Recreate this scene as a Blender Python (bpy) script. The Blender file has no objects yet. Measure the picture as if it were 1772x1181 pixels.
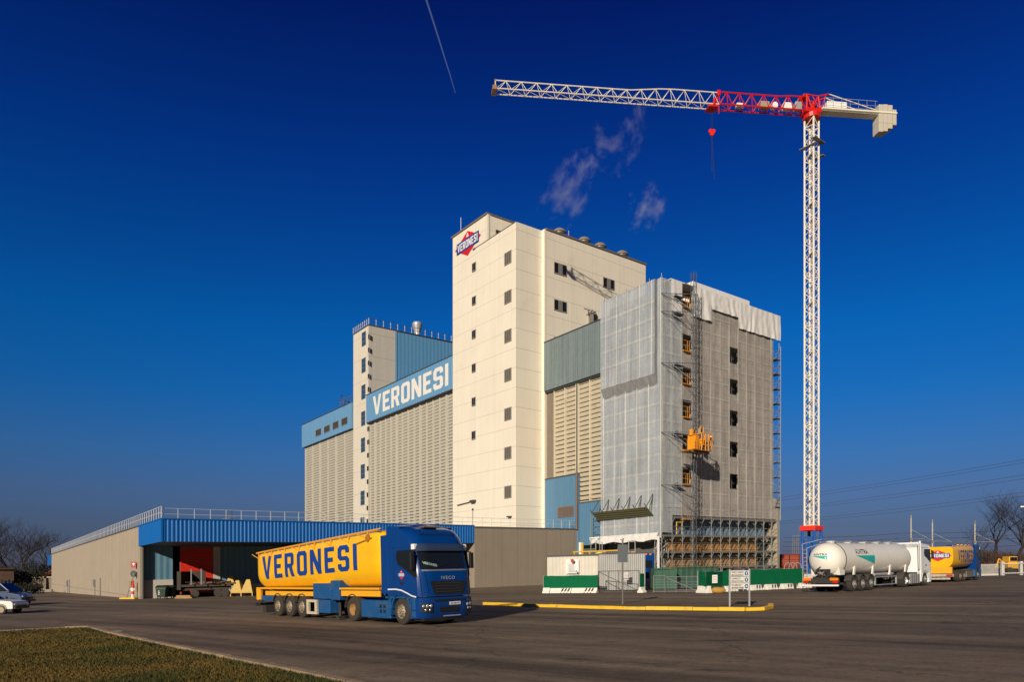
import bpy, bmesh, math, random
from mathutils import Vector, Matrix
from mathutils.geometry import tessellate_polygon
R = math.radians
sc = bpy.context.scene
col = sc.collection
# ---------------------------------------------------------------- camera
F, CX, CY0, K, CAMZ = 1241.0, 886.0, 987.6, 0.0245, 2.0     # focal (px), principal column, eye-level row, cross-fall of the yard
cam = bpy.data.cameras.new('camera'); co = bpy.data.objects.new('camera', cam); col.objects.link(co)
cam.sensor_width = 36; cam.lens = F / 1772 * 36; cam.shift_y = (CY0 - 590.5) / 1772
cam.clip_end = 40000; cam.clip_start = .1
co.location = (0, 0, CAMZ); co.rotation_euler = (R(90), 0, 0); sc.camera = co
# ---------------------------------------------------------------- light
SUN_AZ, SUN_EL = 22.3, 19.3      # light travels 22.5 deg right of +Y, falling 19.5 deg
wo = bpy.data.worlds.new('World'); sc.world = wo; wo.use_nodes = True
nt = wo.node_tree; bg = nt.nodes['Background']
sky = nt.nodes.new('ShaderNodeTexSky'); sky.sky_type = 'NISHITA'; sky.sun_disc = False
sky.sun_elevation = R(SUN_EL); sky.sun_rotation = R(180 + SUN_AZ)
sky.altitude = 300; sky.air_density = 1.0; sky.dust_density = 0.6; sky.ozone_density = 4.0
# winter haze: the physical sky is tinted by height above the horizon (deep polarised blue overhead, grey murk low down)
wt = nt.nodes.new('ShaderNodeTexCoord'); wx = nt.nodes.new('ShaderNodeSeparateXYZ'); wr = nt.nodes.new('ShaderNodeValToRGB'); wm = nt.nodes.new('ShaderNodeMix')
wm.data_type = 'RGBA'; wm.blend_type = 'MULTIPLY'; wm.inputs[0].default_value = 1
for i, (z, c) in enumerate([(0, (.16, .17, .34)), (.03, (.16, .175, .33)), (.06, (.18, .205, .35)), (.10, (.20, .26, .44)), (.15, (.15, .33, .57)), (.225, (.05, .38, .73)), (.305, (.018, .40, .82)), (.485, (.012, .205, .70)), (.62, (.012, .085, .46)), (1.0, (.10, .18, .45))]):
    e = wr.color_ramp.elements[i] if i < 2 else wr.color_ramp.elements.new(z)
    e.position = z; e.color = (*c, 1)
# the sky half behind the camera is dimmed to cut fill light in the shade
mr = nt.nodes.new('ShaderNodeMapRange'); mr.interpolation_type = 'SMOOTHSTEP'; mr.inputs[1].default_value = -.35; mr.inputs[2].default_value = .25; mr.inputs[3].default_value = .30; mr.inputs[4].default_value = 1
sv = nt.nodes.new('ShaderNodeVectorMath'); sv.operation = 'SCALE'; nt.links.new(wx.outputs['Y'], mr.inputs[0]); nt.links.new(mr.outputs[0], sv.inputs['Scale'])
nt.links.new(wt.outputs['Generated'], wx.inputs[0]); nt.links.new(wx.outputs['Z'], wr.inputs[0])
nt.links.new(sky.outputs[0], wm.inputs[6]); nt.links.new(wr.outputs[0], wm.inputs[7]); nt.links.new(wm.outputs[2], sv.inputs[0]); nt.links.new(sv.outputs[0], bg.inputs[0])
bg.inputs[1].default_value = 0.1
sl = bpy.data.lights.new('sun', 'SUN'); sl.energy = 4.8; sl.angle = R(.5); sl.color = (1.0, .88, .72)
so = bpy.data.objects.new('sun', sl); col.objects.link(so)
ce, se = math.cos(R(SUN_EL)), math.sin(R(SUN_EL))
sdir = Vector((math.sin(R(SUN_AZ)) * ce, math.cos(R(SUN_AZ)) * ce, -se))
so.rotation_euler = sdir.to_track_quat('-Z', 'Y').to_euler(); so.location = (-30, -60, 60)
sc.view_settings.view_transform = 'Standard'; sc.view_settings.look = 'None'
sc.view_settings.exposure = 0.0; sc.view_settings.gamma = 1
sc.cycles.max_bounces = 6; sc.cycles.transparent_max_bounces = 24; sc.cycles.volume_bounces = 0
sc.cycles.volume_step_rate = 1.0
# ---------------------------------------------------------------- frames
UX, UY, VX, VY = -.61, .793, .793, .61           # the plant's two axes: u runs away to the left, v away to the right
U3, V3 = Vector((UX, UY, 0)), Vector((VX, VY, 0))
def G(x): return K * x
def W(a, b, z):
    x = 17.3 + UX * a + VX * b; y = 83.0 + UY * a + VY * b
    return Vector((x, y, z + G(x)))
def yh(px): return CY0 - K * (px - CX)
def at(px, d, z=0):                                # a point over the yard at column px, depth d, height z
    x = (px - CX) / F * d
    return Vector((x, d, z + G(x)))
def gd(px, py): return F * CAMZ / (py - yh(px))   # depth of a point on the ground
def ground(px, py): return at(px, gd(px, py))
def hz(px, py, d): return (yh(px) - py) / F * d + CAMZ
def apx(px, b):
    t = (px - CX) / F
    return (17.3 + VX * b - t * (83 + VY * b)) / (-UX + UY * t)
def bpx(px, a):
    t = (px - CX) / F
    return (t * (83 + UY * a) - 17.3 - UX * a) / (VX - VY * t)
def zab(px, py, a, b): return hz(px, py, 83 + UY * a + VY * b)
# ---------------------------------------------------------------- objects
def tag(o, label=None, cat=None, group=None, kind=None):
    if label: o['label'] = label
    if cat: o['category'] = cat
    if group: o['group'] = group
    if kind: o['kind'] = kind
    return o
def thing(name, label, cat, loc=(0, 0, 0), rot=None, group=None):
    o = bpy.data.objects.new(name, None); col.objects.link(o); o.empty_display_size = .5
    o.location = loc
    if rot is not None: o.rotation_euler = rot
    return tag(o, label, cat, group)
def copy_tree(o, parent=None):
    c = o.copy(); col.objects.link(c); c.parent = parent
    for ch in list(o.children): copy_tree(ch, c)
    return c
class MB:
    def __init__(s, T=None): s.v = []; s.f = []; s.m = []; s.mi = 0; s.T = T or (lambda x, y, z: Vector((x, y, z)))
    def raw(s, vs, fs):
        n = len(s.v); s.v += [tuple(p) for p in vs]
        for f in fs: s.f.append([n + i for i in f]); s.m.append(s.mi)
    def poly(s, pts): s.raw([s.T(*p) for p in pts], [list(range(len(pts)))])
    def box(s, x0, x1, y0, y1, z0, z1):
        P = [(x, y, z) for z in (z0, z1) for y in (y0, y1) for x in (x0, x1)]
        s.raw([s.T(*p) for p in P], [[0, 2, 3, 1], [4, 5, 7, 6], [0, 1, 5, 4], [2, 6, 7, 3], [0, 4, 6, 2], [1, 3, 7, 5]])
    def tube(s, p0, p1, r, n=5, r1=None, T=True):
        a, b = (s.T(*p0), s.T(*p1)) if T else (Vector(p0), Vector(p1))
        d = b - a
        if d.length < 1e-6: return
        d.normalize(); u = d.cross(Vector((0, 0, 1)) if abs(d.z) < .9 else Vector((1, 0, 0))).normalized(); w = d.cross(u)
        r1 = r if r1 is None else r1; vs = []
        for q, rr in ((a, r), (b, r1)):
            for i in range(n):
                t = 2 * math.pi * (i + .5) / n; vs.append(q + (u * math.cos(t) + w * math.sin(t)) * rr)
        s.raw(vs, [[i, (i + 1) % n, n + (i + 1) % n, n + i] for i in range(n)] + [list(range(n))[::-1], list(range(n, 2 * n))])
    def path(s, pts, r, n=5):
        for i in range(len(pts) - 1): s.tube(pts[i], pts[i + 1], r, n)
    def loft(s, rings, cap=True, closed=True):
        n = len(rings[0]); vs = [s.T(*p) for r in rings for p in r]; fs = []
        for k in range(len(rings) - 1):
            for i in range(n if closed else n - 1):
                j = (i + 1) % n; fs.append([k * n + i, k * n + j, (k + 1) * n + j, (k + 1) * n + i])
        if cap: fs.append(list(range(n))[::-1]); fs.append([(len(rings) - 1) * n + i for i in range(n)])
        s.raw(vs, fs)
    def prism(s, pts, h, axis='y', o=0.0):
        def mk(p, t):
            return {'y': (p[0], t, p[1]), 'x': (t, p[0], p[1]), 'z': (p[0], p[1], t)}[axis]
        s.loft([[mk(p, o) for p in pts], [mk(p, o + h) for p in pts]])
    def lathe(s, prof, c, axis='y', n=20, cap=True):     # prof: (along, radius)
        rings = []
        for t, r in prof:
            ring = []
            for i in range(n):
                A = 2 * math.pi * i / n; p, q = r * math.cos(A), r * math.sin(A)
                ring.append({'y': (c[0] + p, c[1] + t, c[2] + q), 'x': (c[0] + t, c[1] + p, c[2] + q), 'z': (c[0] + p, c[1] + q, c[2] + t)}[axis])
            rings.append(ring)
        s.loft(rings, cap)
    def decal(s, v2, f2, fn): s.raw([fn(*p) for p in v2], f2)
    def build(s, name, mats, parent=None, smooth=0, bevel=0, world=False, keep=False, seg=2):
        me = bpy.data.meshes.new(name)
        off = Vector((0, 0, 0))
        if world and parent is not None: off = root_loc(parent)
        elif world: off = s.center()
        vs = [tuple(Vector(p) - off) for p in s.v]
        me.from_pydata(vs, [], s.f)
        mats = mats if isinstance(mats, (list, tuple)) else [mats]
        for m in mats: me.materials.append(m)
        if len(mats) > 1: me.polygons.foreach_set('material_index', s.m)
        if not keep:
            bm = bmesh.new(); bm.from_mesh(me); bmesh.ops.recalc_face_normals(bm, faces=bm.faces)
            if smooth:
                for f in bm.faces: f.smooth = True
                for e in bm.edges:
                    if len(e.link_faces) != 2 or e.calc_face_angle(0) > R(smooth): e.smooth = False
            bm.to_mesh(me); bm.free()
        me.update()
        o = bpy.data.objects.new(name, me); col.objects.link(o)
        if parent is not None:
            o.parent = parent
        elif world: o.location = off
        if bevel:
            b = o.modifiers.new('bevel', 'BEVEL'); b.width = bevel; b.segments = seg; b.limit_method = 'ANGLE'; b.angle_limit = R(40)
            if seg > 1: b.harden_normals = True
        return o
    def center(s):
        xs = [p[0] for p in s.v]; ys = [p[1] for p in s.v]; zs = [p[2] for p in s.v]
        return Vector(((min(xs) + max(xs)) / 2, (min(ys) + max(ys)) / 2, min(zs)))
def root_loc(o):
    while o.parent is not None: o = o.parent
    return Vector(o.location)
def ground_rot(hx, hy):
    """orientation with local x along (hx,hy) on the sloping yard"""
    n = Vector((-K, 0, 1)).normalized(); x = Vector((hx, hy, K * hx)).normalized(); y = n.cross(x)
    return Matrix((x, y, n)).transposed().to_euler()
# ---------------------------------------------------------------- letters
def cham(x0, y0, x1, y1, c): return [(x0 + c, y0), (x1 - c, y0), (x1, y0 + c), (x1, y1 - c), (x1 - c, y1), (x0 + c, y1), (x0, y1 - c), (x0, y0 + c)]
LET = {
 'V': (.72, [[(0, 1), (.21, 1), (.36, .3), (.51, 1), (.72, 1), (.46, 0), (.26, 0)]]),
 'E': (.58, [[(0, 0), (.58, 0), (.58, .18), (.21, .18), (.21, .41), (.5, .41), (.5, .59), (.21, .59), (.21, .82), (.58, .82), (.58, 1), (0, 1)]]),
 'R': (.66, [[(0, 0), (.21, 0), (.21, .38), (.3, .38), (.44, 0), (.66, 0), (.52, .42), (.64, .52), (.64, .9), (.54, 1), (0, 1)], [(.21, .55), (.4, .55), (.43, .58), (.43, .8), (.4, .83), (.21, .83)]]),
 'O': (.66, [cham(0, 0, .66, 1, .12), cham(.21, .18, .45, .82, .04)]),
 'N': (.7, [[(0, 0), (.2, 0), (.2, .55), (.48, 0), (.7, 0), (.7, 1), (.5, 1), (.5, .45), (.22, 1), (0, 1)]]),
 'S': (.64, [[(0, .12), (.12, 0), (.52, 0), (.64, .12), (.64, .46), (.52, .58), (.24, .58), (.21, .61), (.21, .79), (.24, .82), (.4, .82), (.43, .79), (.43, .7), (.64, .7), (.64, .88), (.52, 1), (.12, 1), (0, .88), (0, .54), (.12, .42), (.4, .42), (.43, .39), (.43, .21), (.4, .18), (.24, .18), (.21, .21), (.21, .3), (0, .3)]]),
 'I': (.21, [[(0, 0), (.21, 0), (.21, 1), (0, 1)]])}
def word2d(s, gap=.13, cuts=0):
    """unit-height block lettering -> verts, faces, width; optionally cut into horizontal bands so it can wrap a curved skin"""
    bm = bmesh.new(); x = 0
    for ch in s:
        w, loops = LET[ch]; allp = [p for l in loops for p in l]
        tris = tessellate_polygon([[Vector((p[0], p[1], 0)) for p in l] for l in loops])
        vs = [bm.verts.new((x + p[0], p[1], 0)) for p in allp]
        for t in tris:
            try: bm.faces.new([vs[i] for i in t])
            except ValueError: pass
        x += w + gap
    for i in range(1, cuts):
        bmesh.ops.bisect_plane(bm, geom=bm.verts[:] + bm.edges[:] + bm.faces[:], plane_co=(0, i / cuts, 0), plane_no=(0, 1, 0))
    bm.verts.index_update()
    v = [(p.co.x, p.co.y) for p in bm.verts]; f = [[q.index for q in fc.verts] for fc in bm.faces]; bm.free()
    return v, f, x - gap
def font2d(s, size=1.0, spacing=1.0, align='LEFT', bold=0):
    cu = bpy.data.curves.new('t', 'FONT'); cu.body = s; cu.size = size; cu.resolution_u = 2; cu.space_character = spacing; cu.align_x = align; cu.offset = bold
    o = bpy.data.objects.new('t', cu); col.objects.link(o)
    bpy.context.view_layer.update()
    me = o.to_mesh(); v = [(p.co.x, p.co.y) for p in me.vertices]; f = [list(p.vertices) for p in me.polygons]
    o.to_mesh_clear(); bpy.data.objects.remove(o); bpy.data.curves.remove(cu)
    return v, f, (max(p[0] for p in v) - min(p[0] for p in v))
# ---------------------------------------------------------------- materials
MATS = {}
def mat(name, c, rough=.6, metal=0, var=.12, vs=1.5, bump=0, bs=30, streak=0, grid=None, rib=None, dirt=None, emis=0, coat=0, spec=.5, detail=4):
    if name in MATS: return MATS[name]
    m = bpy.data.materials.new(name); m.use_nodes = True; t = m.node_tree; N = t.nodes; L = t.links
    p = N['Principled BSDF']; p.inputs['Roughness'].default_value = rough; p.inputs['Metallic'].default_value = metal
    p.inputs['Specular IOR Level'].default_value = spec; p.inputs['Coat Weight'].default_value = coat; p.inputs['Coat Roughness'].default_value = .08
    tc = N.new('ShaderNodeTexCoord').outputs['Object']
    def math_(op, a, b=None, clamp=False):
        n = N.new('ShaderNodeMath'); n.operation = op; n.use_clamp = clamp
        for i, v in enumerate((a, b)):
            if v is None: continue
            if isinstance(v, (int, float)): n.inputs[i].default_value = v
            else: L.new(v, n.inputs[i])
        return n.outputs[0]
    def noise(scale, vec=None, d=detail, rgh=.55):
        n = N.new('ShaderNodeTexNoise'); n.inputs['Scale'].default_value = scale; n.inputs['Detail'].default_value = d; n.inputs['Roughness'].default_value = rgh
        L.new(vec if vec is not None else tc, n.inputs['Vector']); return n.outputs['Fac']
    def scaled(s3):
        n = N.new('ShaderNodeVectorMath'); n.operation = 'MULTIPLY'; L.new(tc, n.inputs[0]); n.inputs[1].default_value = s3; return n.outputs[0]
    def along(ax):
        n = N.new('ShaderNodeVectorMath'); n.operation = 'DOT_PRODUCT'; L.new(tc, n.inputs[0]); n.inputs[1].default_value = ax; return n.outputs['Value']
    val = None
    def mul(v):
        nonlocal val
        val = v if val is None else math_('MULTIPLY', val, v)
    if var: mul(math_('ADD', math_('MULTIPLY', noise(vs), var * 2.4), 1 - var * 1.2))
    if streak: mul(math_('ADD', math_('MULTIPLY', noise(1.0, scaled((1.6, 1.6, .06)), 5, .65), streak * 2.4), 1 - streak * 1.2))
    height = None
    if grid:     # (axis, pu, pz, width, darkness)
        ax, pu, pz, lw, dk = grid
        fz = math_('FRACT', math_('DIVIDE', math_('ADD', along((0, 0, 1)), 1000 * pz), pz)); g1 = math_('LESS_THAN', fz, lw / pz)
        fu = math_('FRACT', math_('DIVIDE', math_('ADD', along(ax), 1000 * pu), pu)); g2 = math_('MULTIPLY', math_('LESS_THAN', fu, lw / pu), .45)
        mul(math_('SUBTRACT', 1, math_('MULTIPLY', math_('MAXIMUM', g1, g2), dk)))
    if rib:      # (axis, period, colour amount, bump distance)
        ax, pr, ca, bd = rib
        s_ = math_('SINE', math_('MULTIPLY', along(ax), 2 * math.pi / pr)); mul(math_('ADD', math_('MULTIPLY', s_, ca), 1 - ca * .3)); height = (s_, bd)
    rgb = N.new('ShaderNodeRGB'); rgb.outputs[0].default_value = (*c, 1); cur = rgb.outputs[0]
    if dirt:     # (colour, scale, threshold, amount)
        dc, ds, th, am = dirt
        mx = N.new('ShaderNodeMix'); mx.data_type = 'RGBA'; L.new(cur, mx.inputs[6]); mx.inputs[7].default_value = (*dc, 1)
        L.new(math_('MULTIPLY', math_('MULTIPLY', math_('SUBTRACT', noise(ds, None, 6, .65), th, True), 4, True), am), mx.inputs[0]); cur = mx.outputs[2]
    if val is not None:
        n = N.new('ShaderNodeVectorMath'); n.operation = 'SCALE'; L.new(cur, n.inputs[0]); L.new(val, n.inputs['Scale']); cur = n.outputs[0]
    L.new(cur, p.inputs['Base Color'])
    if bump:
        b = N.new('ShaderNodeBump'); b.inputs['Distance'].default_value = bump; L.new(noise(bs), b.inputs['Height']); L.new(b.outputs[0], p.inputs['Normal'])
        if height: b2 = N.new('ShaderNodeBump'); b2.inputs['Distance'].default_value = height[1]; L.new(height[0], b2.inputs['Height']); L.new(b.outputs[0], b2.inputs['Normal']); L.new(b2.outputs[0], p.inputs['Normal'])
    elif height:
        b2 = N.new('ShaderNodeBump'); b2.inputs['Distance'].default_value = height[1]; L.new(height[0], b2.inputs['Height']); L.new(b2.outputs[0], p.inputs['Normal'])
    if emis: p.inputs['Emission Color'].default_value = (*c, 1); p.inputs['Emission Strength'].default_value = emis
    MATS[name] = m; return m
def glass(name, c=(.012, .014, .016), rough=.06): return mat(name, c, rough, 0, .1, spec=.6)
Uu, Vv = (UX, UY, 0), (VX, VY, 0)
CREAM = (.75, .69, .565); CREAM2 = (.78, .715, .585)  # CREAM2 is raised to offset weaker sunlight on the right faces
m_towerU = mat('cream_cladding_left', CREAM, .7, streak=.07, var=.05, vs=.25, dirt=((.42, .36, .27), .22, .6, .35), grid=(Uu, 4.9, 2.72, .09, .22), rib=(Uu, .3, .015, .004))
m_towerV = mat('cream_cladding_right', CREAM2, .7, streak=.09, var=.05, vs=.25, dirt=((.42, .36, .27), .22, .6, .35), grid=(Vv, 4.9, 2.72, .09, .28), rib=(Vv, .3, .02, .004))
m_cream = mat('cream_trim', (.80, .74, .60), .6, var=.05)
m_dkgrey = mat('dark_trim', (.05, .05, .052), .6)
m_black = mat('black_plastic', (.015, .015, .016), .5)
m_grey = mat('mid_grey_metal', (.22, .22, .22), .5, .2)
m_galv = mat('galvanised_steel', (.45, .46, .46), .45, .4, var=.15, vs=3)
m_white = mat('white_paint', (.78, .77, .74), .45, var=.05)
m_glass = glass('dark_glass')
m_bandB = mat('blue_band_cladding', (.13, .30, .50), .55, streak=.12, var=.05, rib=(Uu, .9, .04, .01))
m_blueV = mat('blue_cladding_side', (.10, .27, .46), .55, streak=.12, var=.05, rib=(Vv, .9, .06, .01))
m_bluegreen = mat('weathered_teal_cladding', (.155, .20, .205), .65, streak=.4, var=.12, rib=(Uu, .35, .08, .01))
m_annex = mat('annex_blue_cladding', (.085, .205, .33), .55, streak=.14, var=.05, rib=(Uu, .35, .05, .01))
m_silo = mat('silo_concrete', (.55, .515, .43), .8, streak=.1, var=.08, dirt=((.25, .2, .13), .6, .62, .4))
m_silodark = mat('silo_joint_and_shade_grey', (.10, .10, .09), .9)  # joints and core; also colours in the shade of the course slots
m_brown = mat('brown_cladding', (.20, .165, .125), .7, rib=(Uu, .3, .1, .01), streak=.1)
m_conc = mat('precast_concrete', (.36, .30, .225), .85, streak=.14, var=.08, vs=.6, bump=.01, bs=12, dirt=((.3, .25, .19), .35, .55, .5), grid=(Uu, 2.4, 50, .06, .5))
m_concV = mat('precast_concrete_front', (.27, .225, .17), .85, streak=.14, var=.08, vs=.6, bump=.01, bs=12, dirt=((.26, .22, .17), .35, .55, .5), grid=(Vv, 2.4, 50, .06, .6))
m_fascia = mat('bright_blue_cladding', (.006, .125, .43), .4, streak=.08, var=.05, spec=.4)
m_tealclad = mat('teal_cladding', (.12, .25, .34), .5, streak=.2, var=.08, rib=(Vv, .6, .12, .015))
m_red = mat('red_door_paint', (.70, .030, .012), .5, streak=.1, rib=((0, 0, 1), .25, .08, .01))
m_roof = mat('grey_roof_membrane', (.18, .18, .18), .8)
m_concw = mat('white_dock_concrete', (.55, .50, .44), .8, var=.12)
# ================================================================ GROUND
def sheet(pts, z, mats, name):
    mb = MB(); mb.raw([Vector((x, y, G(x) + z)) for x, y in pts], [list(range(len(pts)))]); o = mb.build(name, mats); tag(o, kind='structure'); return o
def asphalt(name, c, var1, tracks=True):
    m = bpy.data.materials.new(name); m.use_nodes = True; t = m.node_tree; N = t.nodes; L = t.links; p = N['Principled BSDF']
    p.inputs['Roughness'].default_value = .82; p.inputs['Specular IOR Level'].default_value = .25
    geo = N.new('ShaderNodeNewGeometry').outputs['Position']
    def nz(s, sc3=(1, 1, 1), d=5, r=.6, rot=0):
        cb_ = N.new('ShaderNodeCombineXYZ')
        for i, ax in enumerate(((math.cos(rot), math.sin(rot), 0), (-math.sin(rot), math.cos(rot), 0), (0, 0, 1))):
            dt = N.new('ShaderNodeVectorMath'); dt.operation = 'DOT_PRODUCT'; L.new(geo, dt.inputs[0]); dt.inputs[1].default_value = tuple(c_ * sc3[i] for c_ in ax); L.new(dt.outputs['Value'], cb_.inputs[i])
        n = N.new('ShaderNodeTexNoise'); n.inputs['Scale'].default_value = s; n.inputs['Detail'].default_value = d; n.inputs['Roughness'].default_value = r; L.new(cb_.outputs[0], n.inputs['Vector']); return n.outputs['Fac']
    def M(op, a, b, clamp=False):
        n = N.new('ShaderNodeMath'); n.operation = op; n.use_clamp = clamp
        for i, v in enumerate((a, b)):
            if isinstance(v, (int, float)): n.inputs[i].default_value = v
            else: L.new(v, n.inputs[i])
        return n.outputs[0]
    big = M('ADD', M('MULTIPLY', nz(.09), 1.3), .35)
    med = M('ADD', M('MULTIPLY', nz(.9, d=6, r=.7), .7), .65)
    # tyre-polished sweeps: noise drawn out along the directions the lorries drive
    tr = M('ADD', M('MULTIPLY', nz(1.0, (.03, .75, 1), 5, .65, R(-40)), 2.8), -.4)
    tr2 = M('ADD', M('MULTIPLY', nz(1.0, (.04, .9, 1), 4, .6, R(6)), .8), .6)
    fine = M('MULTIPLY', M('ADD', M('MULTIPLY', nz(38, d=3, r=.8), 1.7), .15), M('ADD', M('MULTIPLY', nz(9, d=4, r=.75), 1.5), .25))
    spots = M('SUBTRACT', 1, M('MULTIPLY', M('MULTIPLY', M('SUBTRACT', nz(1.6, (.35, 1, 1), 5, .6, R(-20)), .61, True), 10, True), .6))
    v = M('MULTIPLY', M('MULTIPLY', M('MULTIPLY', big, med), M('MULTIPLY', tr, tr2)), M('MULTIPLY', fine, spots))
    crk = N.new('ShaderNodeTexVoronoi'); crk.feature = 'DISTANCE_TO_EDGE'; crk.inputs['Scale'].default_value = .11
    wn = N.new('ShaderNodeVectorMath'); wn.operation = 'ADD'; nn = N.new('ShaderNodeTexNoise'); nn.inputs['Scale'].default_value = .5; nn.inputs['Detail'].default_value = 5; L.new(geo, nn.inputs['Vector'])
    sc_ = N.new('ShaderNodeVectorMath'); sc_.operation = 'SCALE'; sc_.inputs['Scale'].default_value = 3.0; L.new(nn.outputs['Color'], sc_.inputs[0]); L.new(geo, wn.inputs[0]); L.new(sc_.outputs[0], wn.inputs[1]); L.new(wn.outputs[0], crk.inputs['Vector'])
    v = M('MULTIPLY', v, M('ADD', M('MULTIPLY', M('LESS_THAN', .004, crk.outputs['Distance']), .4), .6))
    rgb = N.new('ShaderNodeMix'); rgb.data_type = 'RGBA'; rgb.inputs[6].default_value = (*c, 1); rgb.inputs[7].default_value = (c[0] * .85, c[1] * .88, c[2] * .95, 1); L.new(nz(.25), rgb.inputs[0])
    s = N.new('ShaderNodeVectorMath'); s.operation = 'SCALE'; L.new(rgb.outputs[2], s.inputs[0]); L.new(v, s.inputs['Scale']); L.new(s.outputs[0], p.inputs['Base Color'])
    b = N.new('ShaderNodeBump'); b.inputs['Distance'].default_value = .012; b.inputs['Strength'].default_value = .8; L.new(nz(45, d=3, r=.8), b.inputs['Height'])
    b2 = N.new('ShaderNodeBump'); b2.inputs['Distance'].default_value = .05; b2.inputs['Strength'].default_value = .5; L.new(nz(.6, d=4), b2.inputs['Height']); L.new(b.outputs[0], b2.inputs['Normal']); L.new(b2.outputs[0], p.inputs['Normal'])
    return m
m_asph = asphalt('worn_asphalt', (.165, .120, .077), 1)
m_soil = mat('winter_field_soil', (.07, .06, .035), .95, var=.3, vs=.05)
sheet([(-4000, -300), (4000, -300), (4000, 6000), (-4000, 6000)], -.012, m_soil, 'ground')
sheet([(-140, -40), (150, -40), (150, 118), (75, 205), (-140, 205)], 0, m_asph, 'asphalt_yard')
# one faint worn paint line and an iron cover
m_line = mat('worn_line_paint', (.30, .25, .18), .8, var=.4, vs=3, dirt=((.14, .10, .065), 1.8, .45, 1.0))
def strip_on_ground(name, pts, w, z, m):
    q = MB()
    for a, b in zip(pts, pts[1:]):
        d = (b - a); d.z = 0; d.normalize(); n = Vector((-d.y, d.x, 0)) * w / 2; P = [a - n, b - n, b + n, a + n]; q.raw([Vector((p.x, p.y, G(p.x) + z)) for p in P], [[0, 1, 2, 3]])
    tag(q.build(name, m), kind='structure')
strip_on_ground('road_marking', [ground(px, py) for px, py in ((700, 1087), (890, 1092.5), (1120, 1081))][:0] + [ground(px, py) for px, py in ((905, 1072), (1050, 1077), (1200, 1083), (1345, 1090))], .07, .005, m_line)
strip_on_ground('road_marking', [ground(px, py) for px, py in ((600, 1085), (760, 1096), (920, 1110))], .06, .005, m_line)
mcv = MB(); mcp = ground(187, 1096); mcv.lathe([(0, .34), (.02, .34), (.021, .3), (.012, .29), (.012, .01)], (mcp.x, mcp.y + .35, mcp.z), 'z', 20); tag(mcv.build('manhole_cover', mat('cover_iron', (.30, .26, .22), .7, var=.3, vs=6), world=True), 'pale round manhole cover beside the bend of the lawn kerb', 'manhole cover')
# lawn and its kerb
lawn_edge = [(-60, 1098), (0, 1098.5), (60, 1095), (114, 1091.5), (155, 1090.5), (190, 1101), (288, 1123), (394, 1146), (459.5, 1159.5), (560, 1181.5), (640, 1200)]
LE = [Vector(ground(px, py)) for px, py in lawn_edge]
LP = [(p.x, p.y) for p in LE] + [(-1, 8), (-1, 0), (-40, 0), (-40, 24)]
m_lawnsoil = mat('lawn_thatch', (.050, .033, .006), .95, var=.35, vs=1.2, bump=.03, bs=20)
mb = MB()
for dz in (.09,): mb.raw([Vector((x, y, G(x) + dz)) for x, y in LP], [list(range(len(LP)))])
tag(mb.build('lawn_soil', m_lawnsoil), kind='structure')
m_kerb = mat('old_kerb_stone', (.30, .21, .13), .9, var=.25, vs=2.5, bump=.02, bs=15, dirt=((.06, .055, .03), 1.2, .5, .8))
random.seed(3)
kt = thing('lawn_kerb', 'low worn stone kerb edging the brownish grass in the foreground', 'kerb', LE[4])
def kerb_run(pts, w, h, L_, mat_, parent, name, jit=.01, face=None):
    tot = []
    for i in range(len(pts) - 1):
        a, b = Vector(pts[i]), Vector(pts[i + 1]); n = max(1, int((b - a).length / L_))
        for k in range(n): tot.append((a.lerp(b, k / n), a.lerp(b, (k + 1) / n)))
    mb = MB()
    for a, b in tot:
        d = (b - a); d.z = 0; ln = d.length; d.normalize(); nrm = Vector((-d.y, d.x, 0)); g = .006
        j = random.uniform(-jit, jit); hh = h + random.uniform(-jit, jit)
        A = a + d * g + nrm * j; B = b - d * g + nrm * j
        c = [A - nrm * w / 2, B - nrm * w / 2, B + nrm * w / 2, A + nrm * w / 2]
        lo = [Vector((p.x, p.y, G(p.x) - .05)) for p in c]; hi = [Vector((p.x, p.y, G(p.x) + hh)) for p in c]
        mb.raw(lo + hi, [[3, 2, 1, 0], [4, 5, 6, 7], [0, 1, 5, 4], [1, 2, 6, 5], [2, 3, 7, 6], [3, 0, 4, 7]])
    return mb.build(name, mat_, parent, world=True, bevel=.02)
kerb_run([(p.x, p.y, 0) for p in LE], .20, .15, 1.0, m_kerb, kt, 'kerb_stones')
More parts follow.
